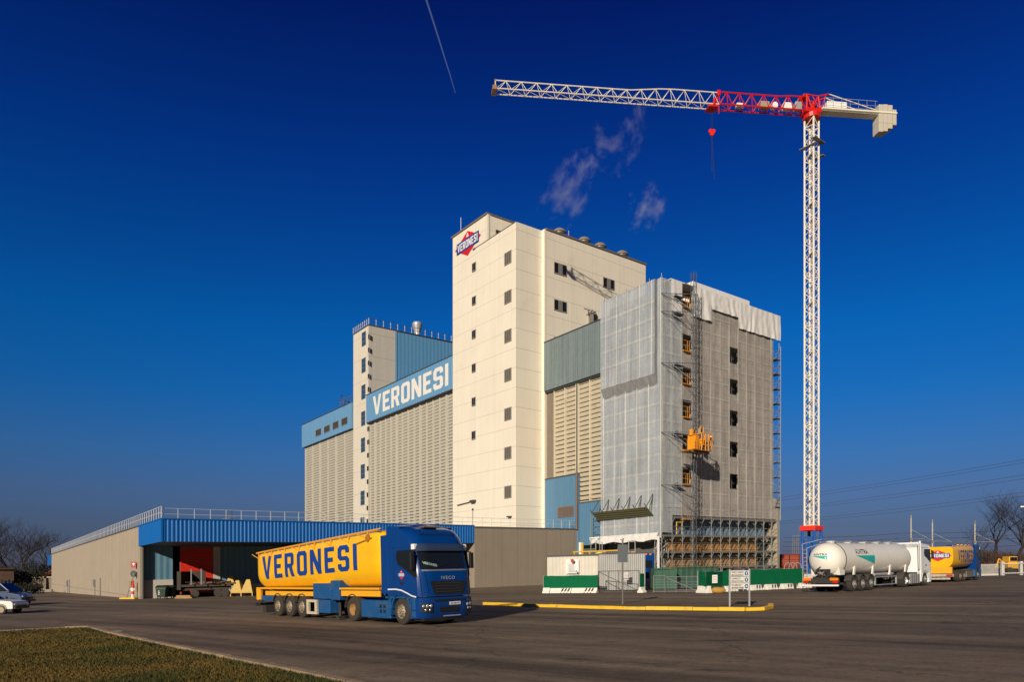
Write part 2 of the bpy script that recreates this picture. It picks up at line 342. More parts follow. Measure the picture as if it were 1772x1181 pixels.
# grass blades
def inside(x, y, P):
    c = False; j = len(P) - 1
    for i in range(len(P)):
        if (P[i][1] > y) != (P[j][1] > y) and x < (P[j][0] - P[i][0]) * (y - P[i][1]) / (P[j][1] - P[i][1]) + P[i][0]: c = not c
        j = i
    return c
from mathutils import noise as mnoise
def segd(x, y, a, b):
    dx, dy = b.x - a.x, b.y - a.y; t = max(0, min(1, ((x - a.x) * dx + (y - a.y) * dy) / (dx * dx + dy * dy))); return math.hypot(x - a.x - dx * t, y - a.y - dy * t)
gb = MB(); rnd = random.Random(11); vs = []; fs = []; mi = []
cnt = 0
while cnt < 72000:
    d = 11.2 + 19.5 * rnd.random() ** 1.25; px = rnd.uniform(-20, 660); x = (px - CX) / F * d; y = d
    if not inside(x, y, LP): continue
    ed = min(segd(x, y, LE[i], LE[i + 1]) for i in range(len(LE) - 1))
    if ed < .13: continue
    edge = ed < .45
    n1 = mnoise.noise(Vector((x * .5, y * .5, 0)))
    h = rnd.uniform(.025, .06) * (1.5 if edge and rnd.random() < .5 else 1) * (1 + .5 * n1)
    z = G(x) + .085; t = rnd.uniform(0, 6.28); w = .006 + .0006 * d; lean = rnd.uniform(0, .05)
    cx, cy = math.cos(t) * w, math.sin(t) * w; n = len(vs)
    vs += [(x - cx, y - cy, z), (x + cx, y + cy, z), (x + lean * math.cos(t * 3), y + lean * math.sin(t * 3), z + h)]; fs.append((n, n + 1, n + 2))
    q = rnd.random() + n1 * .8
    mi.append(0 if q > .82 or (edge and q > .25) else (1 if q > .3 else 2)); cnt += 1
me = bpy.data.meshes.new('grass'); me.from_pydata(vs, [], fs)
for m in (mat('grass_green', (.030, .040, .005), .9, var=.2, vs=3), mat('grass_olive', (.085, .060, .006), .9, var=.2, vs=3), mat('grass_straw', (.14, .085, .011), .9, var=.2, vs=3)): me.materials.append(m)
me.polygons.foreach_set('material_index', mi)
go = bpy.data.objects.new('grass', me); col.objects.link(go); tag(go, 'short olive and straw coloured winter grass in the left foreground', 'grass', kind='stuff')
# yellow kerbed island
Yk = mat('yellow_kerb_paint', (.80, .47, .02), .6, var=.12, vs=1.5, bump=.01, bs=10, dirt=((.12, .09, .05), 2.2, .56, .9))
isl = [(838, 1047.3), (880, 1049), (927, 1051), (1000, 1053.3), (1080, 1055.6), (1200, 1057), (1290, 1058), (1318, 1057.2), (1334, 1054), (1334, 1050)]
IS = [Vector(ground(px, py)) for px, py in isl]
back = [Vector((p.x + .3, p.y + 2.4, 0)) for p in IS[:7]][::-1]
it = thing('traffic_island', 'long narrow traffic island with chipped yellow painted kerb', 'traffic island', IS[4])
kerb_run([(p.x, p.y, 0) for p in IS], .24, .15, 1.0, Yk, it, 'yellow_kerb')
mb = MB(); ring = [(p.x, p.y) for p in IS] + [(b.x, b.y) for b in back]
mb.raw([Vector((x, y, G(x) + .006)) for x, y in ring], [list(range(len(ring)))]); mb.build('island_paving', m_asph, it, world=True)

# ================================================================ WAREHOUSE (low, concrete, blue canopy)
AF, AB, BL, BR, HW = 15.4, 25.8, -49.9, 1.2, 7.5
BC = bpx(821, AF)      # where the concrete block closes the canopy
wh = thing('warehouse', 'low concrete warehouse with bright blue canopy fascia and dark loading bay', 'warehouse', W(AF, BL, 0))
def wpart(name, m, fn, parent=None, **kw):
    mb = MB(W); fn(mb); return mb.build(name, m, parent if parent is not None else wh, world=True, **kw)
AE = 113.8
wpart('side_wall', m_conc, lambda q: q.box(AB, AE, BL, BL + .4, 0, HW - .12))
def _fw(q):
    q.box(AF, AF + .4, BC, BR, 0, HW - .3); q.box(AF + .4, AB + 8, BR - .4, BR, 0, HW - .3); q.box(AF + .4, AB, BC, BC + .4, 0, HW - .35)
wpart('front_wall', m_concV, _fw)
wpart('roof_edge', mat('roof_edge_flashing', (.10, .09, .08), .6), lambda q: (q.box(AB, AE + .3, BL - .08, BL + .5, HW - .12, HW), q.box(AF - .08, AF + .5, BC, BR + .1, HW - .3, HW - .15)))
wpart('roof', m_roof, lambda q: q.box(AF + .42, AE, BL + .42, BR - .42, HW - .55, HW - .2))
# canopy fascia: real trapezoid corrugation
def corr(q, s0, s1, z0, z1, per, dep, fn):
    pts = []; s = s0
    while s < s1:
        for ds, o in ((0, 0), (.35, 0), (.5, dep), (.85, dep)):
            t = s + ds * per
            if t < s1: pts.append((t, o))
        s += per
    pts.append((s1, 0))
    lo = [fn(t, o, z0) for t, o in pts]; hi = [fn(t, o, z1) for t, o in pts]
    q.loft([lo, hi], cap=False, closed=False)
wpart('canopy_fascia', m_fascia, lambda q: corr(q, BL, BC, 5.36, HW - .1, .36, -.04, lambda t, o, z: (AF + o, t, z)))
wpart('canopy_side_fascia', m_fascia, lambda q: corr(q, AF, AB, 5.36, HW - .1, .42, -.02, lambda t, o, z: (t, BL + o - .02, z)))
wpart('canopy_flashing', m_fascia, lambda q: (q.box(AF - .1, AF + .1, BL - .08, BC, HW - .1, HW), q.box(AF + .1, AB, BL - .08, BL + .1, HW - .1, HW), q.box(AF - .09, AF + .05, BL - .05, BL + .1, 5.33, HW - .1)))
wpart('canopy_soffit', m_dkgrey, lambda q: q.box(AF + .05, AB, BL + .03, BC, 5.36, 5.5))
wpart('far_canopy', m_fascia, lambda q: q.box(AE + .3, AE + 8, BL - .05, BL + 8, 5.3, HW - .1))
# recessed bay: teal cladding, jog, red door, teal again, dark
b_t = bpx(299, AB); b_g = bpx(312, AB)
wpart('corner_pier', m_conc, lambda q: q.box(AB - .5, AB - .02, BL + .02, BL + .4, 0, 5.36))
wpart('teal_wall_panel', m_tealclad, lambda q: q.box(AB, AB + .2, BL + .4, b_t, 1.9, 5.36))
wpart('dock_base', m_concw, lambda q: q.box(AB - .12, AB + .2, BL + .4, b_t, 0, 1.9))
AD = AB
b_r0, b_r1 = b_g, bpx(368, AD)
wpart('dark_doorway', m_dkgrey, lambda q: (q.box(AB + 3, AB + 3.2, b_t - .5, b_g + .5, 0, 5.36), q.box(AB + .21, AB + 3, b_t - .3, b_t - .02, 0, 5.36), q.box(AB + .21, AB + 3, b_g + .02, b_g + .3, 0, 5.36)))
wpart('red_door', m_red, lambda q: q.box(AD - .06, AD + .1, b_r0, b_r1, .4, 5.2))
wpart('bay_rear_wall', m_tealclad, lambda q: (q.box(AD, AD + .2, b_r0 + .01, BC, 1.2, 5.36)))
wpart('bay_plinth', m_concw, lambda q: (q.box(AD - .15, AD + .22, b_r1 + 1.0, BC, 0, 1.2)))
wpart('door_post', m_concw, lambda q: (q.box(AD - .12, AD, b_r1 + .05, b_r1 + .75, 0, 5.3)))
wpart('gutter_pipe', m_dkgrey, lambda q: q.tube((AB - .6, BL + .3, 0), (AB - .6, BL + .3, 5.3), .09, 8))
for i, px in enumerate((85, 121, 175)):
    a = apx(px, BL)
    if a < AE: wpart('side_door' if i else 'red_pipe', m_grey if i else m_red, lambda q: q.box(a, a + (.9 if i else .25), BL - .05, BL + .02, 0, 2.3))
for px in (118, 165):
    a = apx(px, BL); wpart('wall_pipe', m_grey, lambda q: (q.tube((a, BL - .1, 0), (a, BL - .1, 1.7), .07, 6), q.box(a - .25, a + .25, BL - .25, BL - .01, 1.2, 2.1)))
# rooftop railings, one thing per roof edge, each post a part
def railing(name, label, p0, p1, n, z0, h, rt, post_mat, rail_mat, group=None, mid=True):
    P0, P1 = W(*p0, z0), W(*p1, z0)
    t = thing(name, label, 'railing', P0, group=group)
    mb = MB(); D = P1 - P0; up = Vector((0, 0, 1))
    for f in ((1.0, .5) if mid else (1.0,)): mb.tube(Vector((0, 0, h * f)), D + up * h * f, rt * .8, 5)
    mb.build('handrail', rail_mat, t)
    mp = MB(); mp.tube((0, 0, -.1), (0, 0, h), rt, 5); first = mp.build('post', post_mat, t)
    for i in range(n + 1):
        o = first if i == 0 else first.copy()
        if i: col.objects.link(o); o.parent = t
        o.location = D * (i / n)
    return t
m_postw = mat('pale_post_paint', (.62, .64, .66), .5, .2)
railing('roof_railing', 'pale tubular railing along the warehouse roof above the long side wall', (AF, BL), (AE, BL), 92, HW, 1.05, .035, m_postw, m_postw)
railing('roof_railing', 'thin railing along the warehouse roof above the blue front fascia', (AF + .15, BL), (AF + .15, BR), 36, HW - .15, 1.05, .028, m_postw, m_postw)
# ================================================================ SILO BLOCKS
BS = 1.5
def bpart(root, name, m, fn, parent=None, **kw):
    mb = MB(W); fn(mb); return mb.build(name, m, parent if parent is not None else root, world=True, **kw)
def silo_wall(q, a0, a1, b, z0, z1, bay, row=.57, fin=.13, dark=4, qd=None):
    n = max(1, round((a1 - a0) / bay)); w = (a1 - a0) / n
    for i in range(n):
        x0, x1 = a0 + i * w + fin / 2, a0 + (i + 1) * w - fin / 2
        z = z0
        while z < z1 - .01:
            zt = min(z + row, z1)
            # each precast course leans out to a lip, then cuts back to a slot whose shade is coloured in
            g = row * .30
            q.poly([(x0, b - .12, z + g), (x1, b - .12, z + g), (x1, b - .32, zt), (x0, b - .32, zt)])
            q.poly([(x0, b - .12, z + g), (x1, b - .12, z + g), (x1, b + .3, z + g), (x0, b + .3, z + g)])
            if qd is not None: qd.poly([(x0, b - .32, z), (x1, b - .32, z), (x1, b + .3, z), (x0, b + .3, z)])
            z = zt
    for i in range(n + 1):
        x = a0 + i * w
        if i % dark == 0 and 0 < i < n:
            q.box(x - fin - .08, x - .08, b - .38, b, z0, z1); q.box(x + .08, x + fin + .08, b - .38, b, z0, z1)
            if qd is not None: qd.box(x - .08, x + .08, b - .05, b + .2, z0, z1)
        else: q.box(x - fin / 2, x + fin / 2, b - .35, b + .2, z0, z1)
def silo(label, a0, a1, zb, zt, bay, dark, z0=0):
    t = thing('silo_block', label, 'silo', W(a0, BS, 0))
    qd = MB(W); q = MB(W); silo_wall(q, a0 + .1, a1 - .1, BS, z0, zb, bay, dark=dark, qd=qd); q.build('ribbed_wall', m_silo, t, world=True)
    qd.box(a0 + .05, a1 - .05, BS + .3, BS + 18, z0, zb + .3); qd.build('silo_core', m_silodark, t, world=True)
    return t
aL0, aL1 = 84.4, apx(530, BS); aS0, aS1 = apx(642, BS), 84.2; aV0, aV1 = 39.2, aS0 - .1
# left silo
sl1 = silo('leftmost ribbed silo block under a pale blue band with four vents', aL0, aL1, 32.6, 38.0, 4.5, 2)
bpart(sl1, 'blue_band', m_bandB, lambda q: q.box(aL0, aL1 + .5, BS - .9, BS + 18, 32.6, 38.0))
bpart(sl1, 'band_coping', m_dkgrey, lambda q: q.box(aL0, aL1 + .6, BS - 1.0, BS - .7, 38.0, 38.15))
for x0, x1, y0, y1 in ((546.5, 556, 745, 757), (561, 571, 739, 751), (576, 586, 732, 745), (591, 601.5, 725.5, 738.5)):
    A0, A1 = apx(x1, BS - .9), apx(x0, BS - .9); z0, z1 = zab(x0, y1, A1, BS - .9), zab(x0, y0, A1, BS - .9)
    f = bpart(sl1, 'vent', mat('vent_frame', (.2, .18, .16), .6), lambda q: q.box(A0, A1, BS - .98, BS - .9, z0, z1))
    bpart(sl1, 'louvre', m_black, lambda q: [q.box(A0 + .1 + k * (A1 - A0 - .2) / 6, A0 + .1 + (k + .6) * (A1 - A0 - .2) / 6, BS - 1.02, BS - .985, z0 + .15, z1 - .15) for k in range(6)], parent=f)
# middle silo with the sign band
sl2 = silo('ribbed silo block under the blue band lettered VERONESI', aV0, aV1, 32.5, 38.0, 2.27, 4)
BB = BS - .9
bpart(sl2, 'sign_band', m_bandB, lambda q: q.box(aV0, aS0 + .35, BB, BS + 18, 32.5, 38.0))
bpart(sl2, 'band_coping', m_dkgrey, lambda q: (q.box(aV0, aS0 + .4, BB - .08, BB + .3, 38.0, 38.14), q.box(aV0, aS0 + .35, BB + .05, BB + .5, 32.3, 32.5)))
v2, f2, ww = word2d('VERONESI', .12)
mb = MB(); A1, A0 = apx(645.5, BB), apx(776, BB)
def _bandfn(x, y):
    a = A1 + (A0 - A1) * x / ww; return W(a, BB - .03, 33.35 + y * 3.75)
mb.decal(v2, f2, _bandfn); mb.build('sign_lettering', mat('sign_letter_white', (.74, .72, .66), .5, var=.08), sl2, world=True)
# stair tower
st = thing('stair_tower', 'slim cream stair tower standing between the two ribbed silo blocks', 'tower', W(aS0, BS, 0))
bw = bpx(684, aS0); b_end = 24
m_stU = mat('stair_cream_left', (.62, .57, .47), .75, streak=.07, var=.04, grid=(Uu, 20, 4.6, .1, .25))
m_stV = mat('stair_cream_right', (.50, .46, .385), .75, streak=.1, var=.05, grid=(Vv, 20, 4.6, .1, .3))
zS = zab(643.9, 564.1, aS0, BS)
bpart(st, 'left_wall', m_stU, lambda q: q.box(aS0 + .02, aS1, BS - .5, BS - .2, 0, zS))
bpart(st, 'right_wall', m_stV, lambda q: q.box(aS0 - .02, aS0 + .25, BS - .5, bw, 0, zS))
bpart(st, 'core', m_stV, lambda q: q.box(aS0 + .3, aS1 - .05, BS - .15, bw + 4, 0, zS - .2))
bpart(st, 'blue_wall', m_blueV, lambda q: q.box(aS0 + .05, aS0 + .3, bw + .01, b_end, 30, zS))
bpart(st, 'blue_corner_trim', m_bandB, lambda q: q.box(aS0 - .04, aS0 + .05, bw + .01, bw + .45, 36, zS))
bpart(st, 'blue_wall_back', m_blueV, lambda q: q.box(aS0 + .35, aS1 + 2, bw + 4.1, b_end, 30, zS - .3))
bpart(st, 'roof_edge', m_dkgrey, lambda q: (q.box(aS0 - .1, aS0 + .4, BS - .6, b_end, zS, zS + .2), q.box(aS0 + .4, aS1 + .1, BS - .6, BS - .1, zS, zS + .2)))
for k in range(8):
    y0 = 578 + k * 46 - (0 if k else 2); y1 = y0 + (22 if k else 24); x0, x1 = 624.0 + (2.4 - k * .35), 631 + (2.4 - k * .35)
    if k == 0: y0, y1 = 577, 601
    else: y0 = 622.5 + (k - 1) * 45.7; y1 = y0 + 24.5
    A0, A1 = apx(x1, BS - .5), apx(x0, BS - .5); z0, z1 = zab(x0, y1, A1, BS - .5), zab(x0, y0, A1, BS - .5)
    if k == 7: z0 = max(z0, 8)
    f = bpart(st, 'window', mat('window_blue_grey', (.18, .22, .27), .6), lambda q: q.box(A0, A1, BS - .56, BS - .5, z0, z1))
    bpart(st, 'pane', mat('sky_glass', (.04, .07, .11), .15, var=.1), lambda q: [q.box(A0 + .08, A1 - .08, BS - .59, BS - .565, z0 + .06 + j * (z1 - z0) / 3, z0 - .03 + (j + 1) * (z1 - z0) / 3) for j in range(3)], parent=f)
for k in range(15):
    y = 582 + k * 22.9; x = 638.5 - k * .2
    A0, A1 = apx(x + 1.7, BS - .5), apx(x - 1.2, BS - .5); z = zab(x, y, A0, BS - .5)
    f = bpart(st, 'small_window', mat('window_surround', (.3, .27, .22), .7), lambda q: q.box(A0, A1, BS - .55, BS - .5, z - .5, z + .5))
    bpart(st, 'pane', m_glass, lambda q: q.box(A0 + .07, A1 - .07, BS - .58, BS - .555, z - .42, z + .42), parent=f)
railing('roof_railing', 'short railing on the left edge of the stair tower roof', (aS0, BS - .5), (aS1, BS - .5), 8, zS + .2, 1.3, .07, m_postw, m_dkgrey, mid=True)
railing('roof_railing', 'long railing on the roof edge above the blue stair tower wall', (aS0, BS - .5), (aS0, b_end), 14, zS + .2, 1.3, .06, m_postw, m_dkgrey, mid=True)
ch = thing('flue_cowl', 'silver flue with round cowl on the stair tower roof', 'chimney', W(aS0 + 1.2, bpx(722, aS0 + 1.2), zS))
mb = MB(); mb.lathe([(0, .7), (1.0, .7), (1.5, .75), (2.2, 1.05), (2.9, 1.1), (3.2, .85), (3.3, 0.02)], (0, 0, 0), 'z', 14); mb.build('flue', m_galv, ch, smooth=40)
ae = thing('roof_aerials', 'tangle of dark pipework on the leftmost silo roof', 'pipework', W(aL0 + .8, BS, 38.1))
mb = MB(); random.seed(8)
for k in range(16):
    p = Vector((random.uniform(-3.5, 1.5), random.uniform(0, 3), random.uniform(.2, 1.8))); mb.tube(p, p + Vector((random.uniform(-2, 2), random.uniform(-1, 1), random.uniform(-.3, .9))), .06, 4); mb.tube((p.x, p.y, -.1), p, .05, 4)
mb.build('pipes', m_dkgrey, ae)

# ================================================================ MAIN TOWER
aT, bT = 22.66, -3.68
tw = thing('main_tower', 'tall cream clad mill tower with red and blue emblem near its roof', 'tower', W(aT, bT, 0))
ZT, ZB = 50.0, zab(842.3, 370.7, 29.64, bT)
aP = apx(822.6, bT); aE = apx(783, bT); aBk = apx(842.3, bT)
bC = BS - .35
def skin(q, ua=True): pass
bpart(tw, 'left_wall', m_towerU, lambda q: q.box(aT, aP, bT, bT + .3, 0, ZT))
bpart(tw, 'left_wall', m_towerU, lambda q: q.box(aP + .0, aE, bT + .05, bT + .6, 0, ZB - 0))
bpart(tw, 'upper_wall', m_towerU, lambda q: q.box(aBk, aP - .01, bT + .06, bT + .6, ZT - 1, ZB))
bpart(tw, 'upper_wall', m_towerV, lambda q: q.box(aBk - .02, aBk + .3, bT + .05, bT + 11, ZT - 1, ZB))
bpart(tw, 'right_wall', m_towerV, lambda q: q.box(aT - .02, aT + .3, bT - .02, bC, 0, ZT + .02))
zr = zab(1112, 455.2, aT, 21.9)
bpart(tw, 'right_wall', m_towerV, lambda q: q.box(aT - .6, aT - .3, bC + .01, 21.9, 0, ZT))
bpart(tw, 'corner_rib', m_cream, lambda q: q.box(aT - .62, aT - .03, bC - .25, bC, 0, ZT + .05))
bpart(tw, 'corner_rib', m_cream, lambda q: q.box(aBk - .12, aBk - .03, bT + .03, bT + .4, ZT - 1, ZB))
bpart(tw, 'tower_core', m_towerV, lambda q: (q.box(aT - .29, aE - .02, bC + .1, 21.8, 0, ZT - .4), q.box(aT + .31, aE - .02, bT + .65, bC + .05, 0, ZT - .4), q.box(aBk + .31, aE - .02, bT + .65, bT + 10.9, ZT - .39, ZB - .2)))
bpart(tw, 'roof_edge', mat('parapet_cap', (.16, .135, .11), .6), lambda q: (q.box(aT - .75, aT - .2, bC + .02, 22.1, ZT, ZT + .22), q.box(aT - .05, aP, bT - .08, bT + .15, ZT, ZT + .06), q.box(aBk - .1, aE + .3, bT - .1, bT + .7, ZB, ZB + .25), q.box(aBk - .15, aBk + .4, bT + .7, bT + 11, ZB, ZB + .2)))
bpart(tw, 'parapet_end', m_grey, lambda q: q.box(aP - .02, aP + .6, bT - .12, bT + .2, ZT - .05, ZT + .12))
def win(root, px0, px1, py0, py1, face, off, n, surround, pane=m_glass, name='window', pm=None):
    """window from the picture's pixel box on a u face (b=off) or v face (a=off)"""
    if face == 'u':
        A0, A1 = apx(px1, off), apx(px0, off); z0, z1 = zab(px0, py1, A1, off), zab(px0, py0, A1, off)
        f = bpart(root, name, surround, lambda q: (q.box(A0, A1, off - .10, off - .002, z0, z1)))
        w = (A1 - A0 - .16) / n
        bpart(root, 'pane', pane, lambda q: [q.box(A0 + .1 + j * w, A0 + .04 + (j + 1) * w, off - .115, off - .101, z0 + .1, z1 - .1) for j in range(n)], parent=f)
    else:
        B0, B1 = bpx(px0, off), bpx(px1, off); z0, z1 = zab(px0, py1, off, B0), zab(px0, py0, off, B0)
        f = bpart(root, name, surround, lambda q: (q.box(off - .10, off - .002, B0, B1, z0, z1)))
        w = (B1 - B0 - .16) / n
        for j in range(n):
            bpart(root, 'pane', pane if j != 1 or n != 3 else mat('blind_glass', (.2, .19, .17), .3), lambda q: q.box(off - .115, off - .101, B0 + .1 + j * w, B0 + .04 + (j + 1) * w, z0 + .1, z1 - .1), parent=f)
    return f
m_sur = mat('reveal_grey', (.30, .27, .22), .7); m_pane2 = mat('dusty_glass', (.13, .115, .095), .25, var=.1)
for k in range(6): win(tw, 817.5 - k * .15, 824.2 - k * .15, 457 + k * 58.1, 471.5 + k * 58.1, 'u', bT if k < 0 else bT + .0, 2, m_sur)
for k in range(7): win(tw, 873.5, 885.5, 439.5 + k * 67.15, 461 + k * 67.15, 'u', bT, 3, m_sur, m_pane2)
win(tw, 958, 980, 453, 472.5, 'v', aT - .6, 3, m_sur); win(tw, 958, 980, 517.5, 536.5, 'v', aT - .6, 3, m_sur)
win(tw, 958, 980, 583, 598, 'v', aT - .6, 3, m_sur); win(tw, 1043, 1062.5, 479.5, 497, 'v', aT - .6, 3, m_sur)
win(tw, 857, 866, 397, 404.5, 'v', aBk - .02, 2, m_sur)
# torn-off hatch with bent brackets where the wrapped wing meets the tower
_h0, _h1 = bpx(1017, aT - .6), bpx(1031, aT - .6); _z0, _z1 = zab(1020, 563, aT - .6, _h0), zab(1020, 540, aT - .6, _h0)
hf = bpart(tw, 'hatch', m_sur, lambda q: q.box(aT - .9, aT - .601, _h0, _h1, _z0, _z1), bevel=.02)
bpart(tw, 'hatch_opening', m_black, lambda q: q.box(aT - .93, aT - .901, (_h0 + _h1) / 2 + .1, _h1 - .1, _z0 + .15, _z1 - .2), parent=hf)
bpart(tw, 'hatch_bracket', m_dkgrey, lambda q: (q.tube((aT - 1.3, _h0 - 1.4, _z1), (aT - .6, _h1, _z1 + .3), .06, 5), q.tube((aT - 1.3, _h0 - .6, _z1 - .1), (aT - .7, _h0 + .2, _z1 - .9), .06, 5), q.tube((aT - 1.3, _h0 + .3, _z1 + .2), (aT - .7, _h0 + .3, _z1 - .5), .05, 5), q.tube((aT - 1.2, _h0 - .2, _z0 - .2), (aT - 1.2, _h1 + .3, _z0 - .1), .07, 5)), parent=hf)
# emblem
lm = [mat('emblem_red', (.62, .012, .012), .5, var=.05), mat('emblem_blue', (.010, .045, .25), .5, var=.05), m_white]
def emblem(mb, fn, s=1.0):
    """lozenge and name bar about 1 high; fn(x, y, layer)"""
    mb.mi = 0; mb.raw([fn(x, y, 0) for x, y in ((-1.12, 0), (-.35, .42), (0, .6), (.35, .42), (1.12, 0), (0, -.6))], [[0, 1, 2, 3, 4, 5]])
    mb.mi = 1; mb.raw([fn(x, y, 1) for x, y in ((-.95, -.27), (.95, -.27), (.95, .27), (-.95, .27))], [[0, 1, 2, 3]])
    v, f, w = word2d('VERONESI', .14); mb.mi = 2
    mb.raw([fn(-.86 + 1.72 * x / w, -.19 + .38 * y, 2) for x, y in v], f)
    mb.raw([fn(x, y, 1) for x, y in ((-.1, .32), (.1, .32), (.1, .38), (.06, .38), (.06, .44), (.0, .52), (-.06, .44), (-.06, .38), (-.1, .38))], [list(range(9))])
ac = (apx(790, bT + .3) + apx(835, bT + .3)) / 2; half = (apx(790, bT + .3) - apx(835, bT + .3)) / 2
zc = zab(812, 422, ac, bT + .3)
mb = MB(); emblem(mb, lambda x, y, l: W(ac - x / 1.12 * half, bT + .0 - l * .025, zc + y * 3.1)); mb.build('emblem', lm, tw, world=True)
bpart(tw, 'lamp_bracket', m_dkgrey, lambda q: (q.tube((apx(818, bT), bT - .1, zab(818, 868, aP, bT)), (apx(792, bT), bT - .1, zab(793, 873, aP + 2, bT)), .07, 5), q.box(apx(824, bT), apx(817, bT), bT - .5, bT - .01, zab(820, 870, aP, bT), zab(820, 866, aP, bT))))
bpart(tw, 'camera', m_dkgrey, lambda q: q.box(apx(886, bT), apx(881, bT), bT - .5, bT - .01, zab(885, 895, aT, bT), zab(885, 893, aT, bT)))
# ventilators
vt = None
labs = ['first dome ventilator on the tower roof edge, nearest the left corner', 'second dome ventilator along the tower roof edge', 'third dome ventilator along the tower roof edge', 'fourth dome ventilator on the tower roof edge, nearest the right end']
for i, px in enumerate((968, 1010.5, 1038, 1076)):
    a = aT + .4; p = W(a, bpx(px, a), ZT - .35)
    if vt is None:
        vt = thing('roof_ventilator', labs[0], 'ventilator', p, group='dome ventilators on the tower roof')
        mb = MB(); mb.lathe([(0, .62), (.9, .62), (.95, .85), (1.15, .85), (1.2, .6)], (0, 0, 0), 'z', 16); mb.build('base', m_grey, vt, smooth=40)
        mb = MB()
        mb.lathe([(1.15, .98), (1.3, .98), (1.55, .80), (1.75, .50), (1.84, .02)], (0, 0, 0), 'z', 20); mb.build('dome', mat('ventilator_metal', (.20, .17, .13), .75, 0, var=.2), vt, smooth=40)
    else:
        c = copy_tree(vt); c.location = p; c['label'] = labs[i]
for px, py0, d, h, lab in ((797.5, 398, 110, 2.2, 'thin lightning rod above the emblem on the tower roof'), (984, 402, 108, 3.0, 'thin rod between the first and second ventilators')):
    mb = MB(); b = at(px, d, hz(px, py0, d) - .3 if px < 900 else ZT); mb.tube(b, b + Vector((0, 0, h)), .04, 4); tag(mb.build('lightning_rod', m_galv, world=True), lab, 'rod')

# ================================================================ NEAR SILO between tower and scaffold
ns = thing('near_silo_block', 'stained ribbed silo with weathered teal band beside the wrapped building', 'silo', W(10.0, BS, 0))
aN0, aN1 = 2.0, aT - .65
zb0, zb1 = 27.1, 33.9
qd = MB(W); q = MB(W)
aj = apx(1001.5, BS); af = apx(962, BS)
silo_wall(q, aj + .2, af, BS, 6, zb0, 2.25, dark=9, row=.62, qd=qd); silo_wall(q, aN0, aj - .2, BS, 6, zb0, 2.25, dark=9, row=.62, qd=qd)
q.build('ribbed_wall', mat('stained_silo_concrete', (.62, .545, .40), .8, streak=.12, var=.1, dirt=((.22, .16, .08), .5, .55, .55)), ns, world=True)
qd.box(aN0, aN1, BS + .3, BS + 12, 0, zb0); qd.build('silo_core', m_silodark, ns, world=True)
bpart(ns, 'brown_panel', m_brown, lambda q: q.box(af + .2, aN1, BS - .15, BS, 6, zb0))
bpart(ns, 'teal_band', m_bluegreen, lambda q: q.box(aN0, aN1, BS - .7, BS + 12, zb0, zb1))
bpart(ns, 'band_coping', m_dkgrey, lambda q: (q.box(aN0, aN1, BS - .78, BS - .4, zb1, zb1 + .12), q.box(aN0, aN1, BS - .5, BS - .2, zb0 - .25, zb0)))
zx1 = zab(1003, 819, aj, 1.0); zx2 = zab(1003, 872, apx(1003, .8), .8)
bx = thing('blue_annex', 'blue clad annex with brown louvre window at the foot of the silo', 'building', W(10, .9, 0))
bpart(bx, 'upper_block', m_annex, lambda q: q.box(apx(1001.5, 1.0), aN1, 1.0, BS - .3, 4, zx1 - .2))
bpart(bx, 'lower_block', m_annex, lambda q: q.box(9.9, apx(1002.5, .8), .8, BS - .31, zab(1003, 945, apx(1003, .8), .8), zx2))
bpart(bx, 'coping', m_dkgrey, lambda q: (q.box(apx(1001.5, 1.0) - .05, aN1, .93, 1.15, zx1 - .2, zx1 - .06), q.box(9.9, apx(1002.5, .8), .74, 1.0, zx2, zx2 + .12)))
bpart(bx, 'drain_pipe', mat('drain_brown', (.16, .11, .09), .6), lambda q: q.tube((apx(998, .8), .8, HW - .3), (apx(998, .8), .8, zx1 + .1), .16, 8))
bpart(bx, 'drain_pipe', m_dkgrey, lambda q: q.tube((aj, BS - .35, zx1), (aj, BS - .35, zb0), .09, 8))
win(bx, 965.5, 993, 879, 897, 'u', 1.0, 4, mat('rusty_frame', (.22, .12, .08), .8), mat('brown_louvre', (.12, .095, .075), .5))
# passage side behind the cabin: green wall, yellow posts and rail, dark recess
bpart(bx, 'passage_wall', mat('dull_green_wall', (.07, .11, .075), .8), lambda q: q.box(9.0, 14.0, 3.4, 3.6, 0, 5.6))
bpart(bx, 'passage_ceiling', m_dkgrey, lambda q: q.box(2.0, 14.0, 1.25, 12, 5.62, 5.9))
# ================================================================ WRAPPED BUILDING
ZW = zab(1139.4, 480.3, 0, 0)           # height of the wrap at the near corner
BE = bpx(1348, 0)
wb = thing('wrapped_building', 'concrete mill building under repair inside scaffold and mesh', 'building', W(1.3, 1.3, 0))
m_oldc = mat('old_concrete', (.30, .265, .225), .85, var=.2, vs=.5, streak=.15)
m_oldc2 = mat('old_concrete_blue', (.34, .39, .41), .8, var=.2, vs=.4, streak=.12)
bU = bpx(1178.5, 0)
def _front(q):
    # front wall with real openings in two columns
    c0, c1, c2, c3 = bpx(1177, 1.3), bpx(1196, 1.3), bpx(1261, 1.3), bpx(1278, 1.3)
    cols = [(1.3, c0, []), (c0, c1, OP1), (c1, c2, []), (c2, c3, OP2), (c3, bpx(1337, 1.3), [])]
    for x0, x1, ops in cols:
        z = 7.6
        for o0, o1 in [yw(o, 1187 if ops is OP1 else 1269) for o in ops] + [(ZW - .6, None)]:
            q.box(1.3, 1.6, x0, x1, z, o0); z = o1
def yz(px, y): return zab(px, y, 0, bpx(px, 0))
def yw(o, px): b = bpx(px, 1.3); k = (83 + UY * 1.3 + VY * b) / (83 + VY * bpx(px, 0)); return tuple((z - CAMZ) * k + CAMZ for z in o)
OP1 = [(yz(1187, b), yz(1187, a)) for a, b in ((898, 927), (809, 839.5), (752, 780), (693, 723), (636, 665.5), (579, 608.5), (495, 533))]
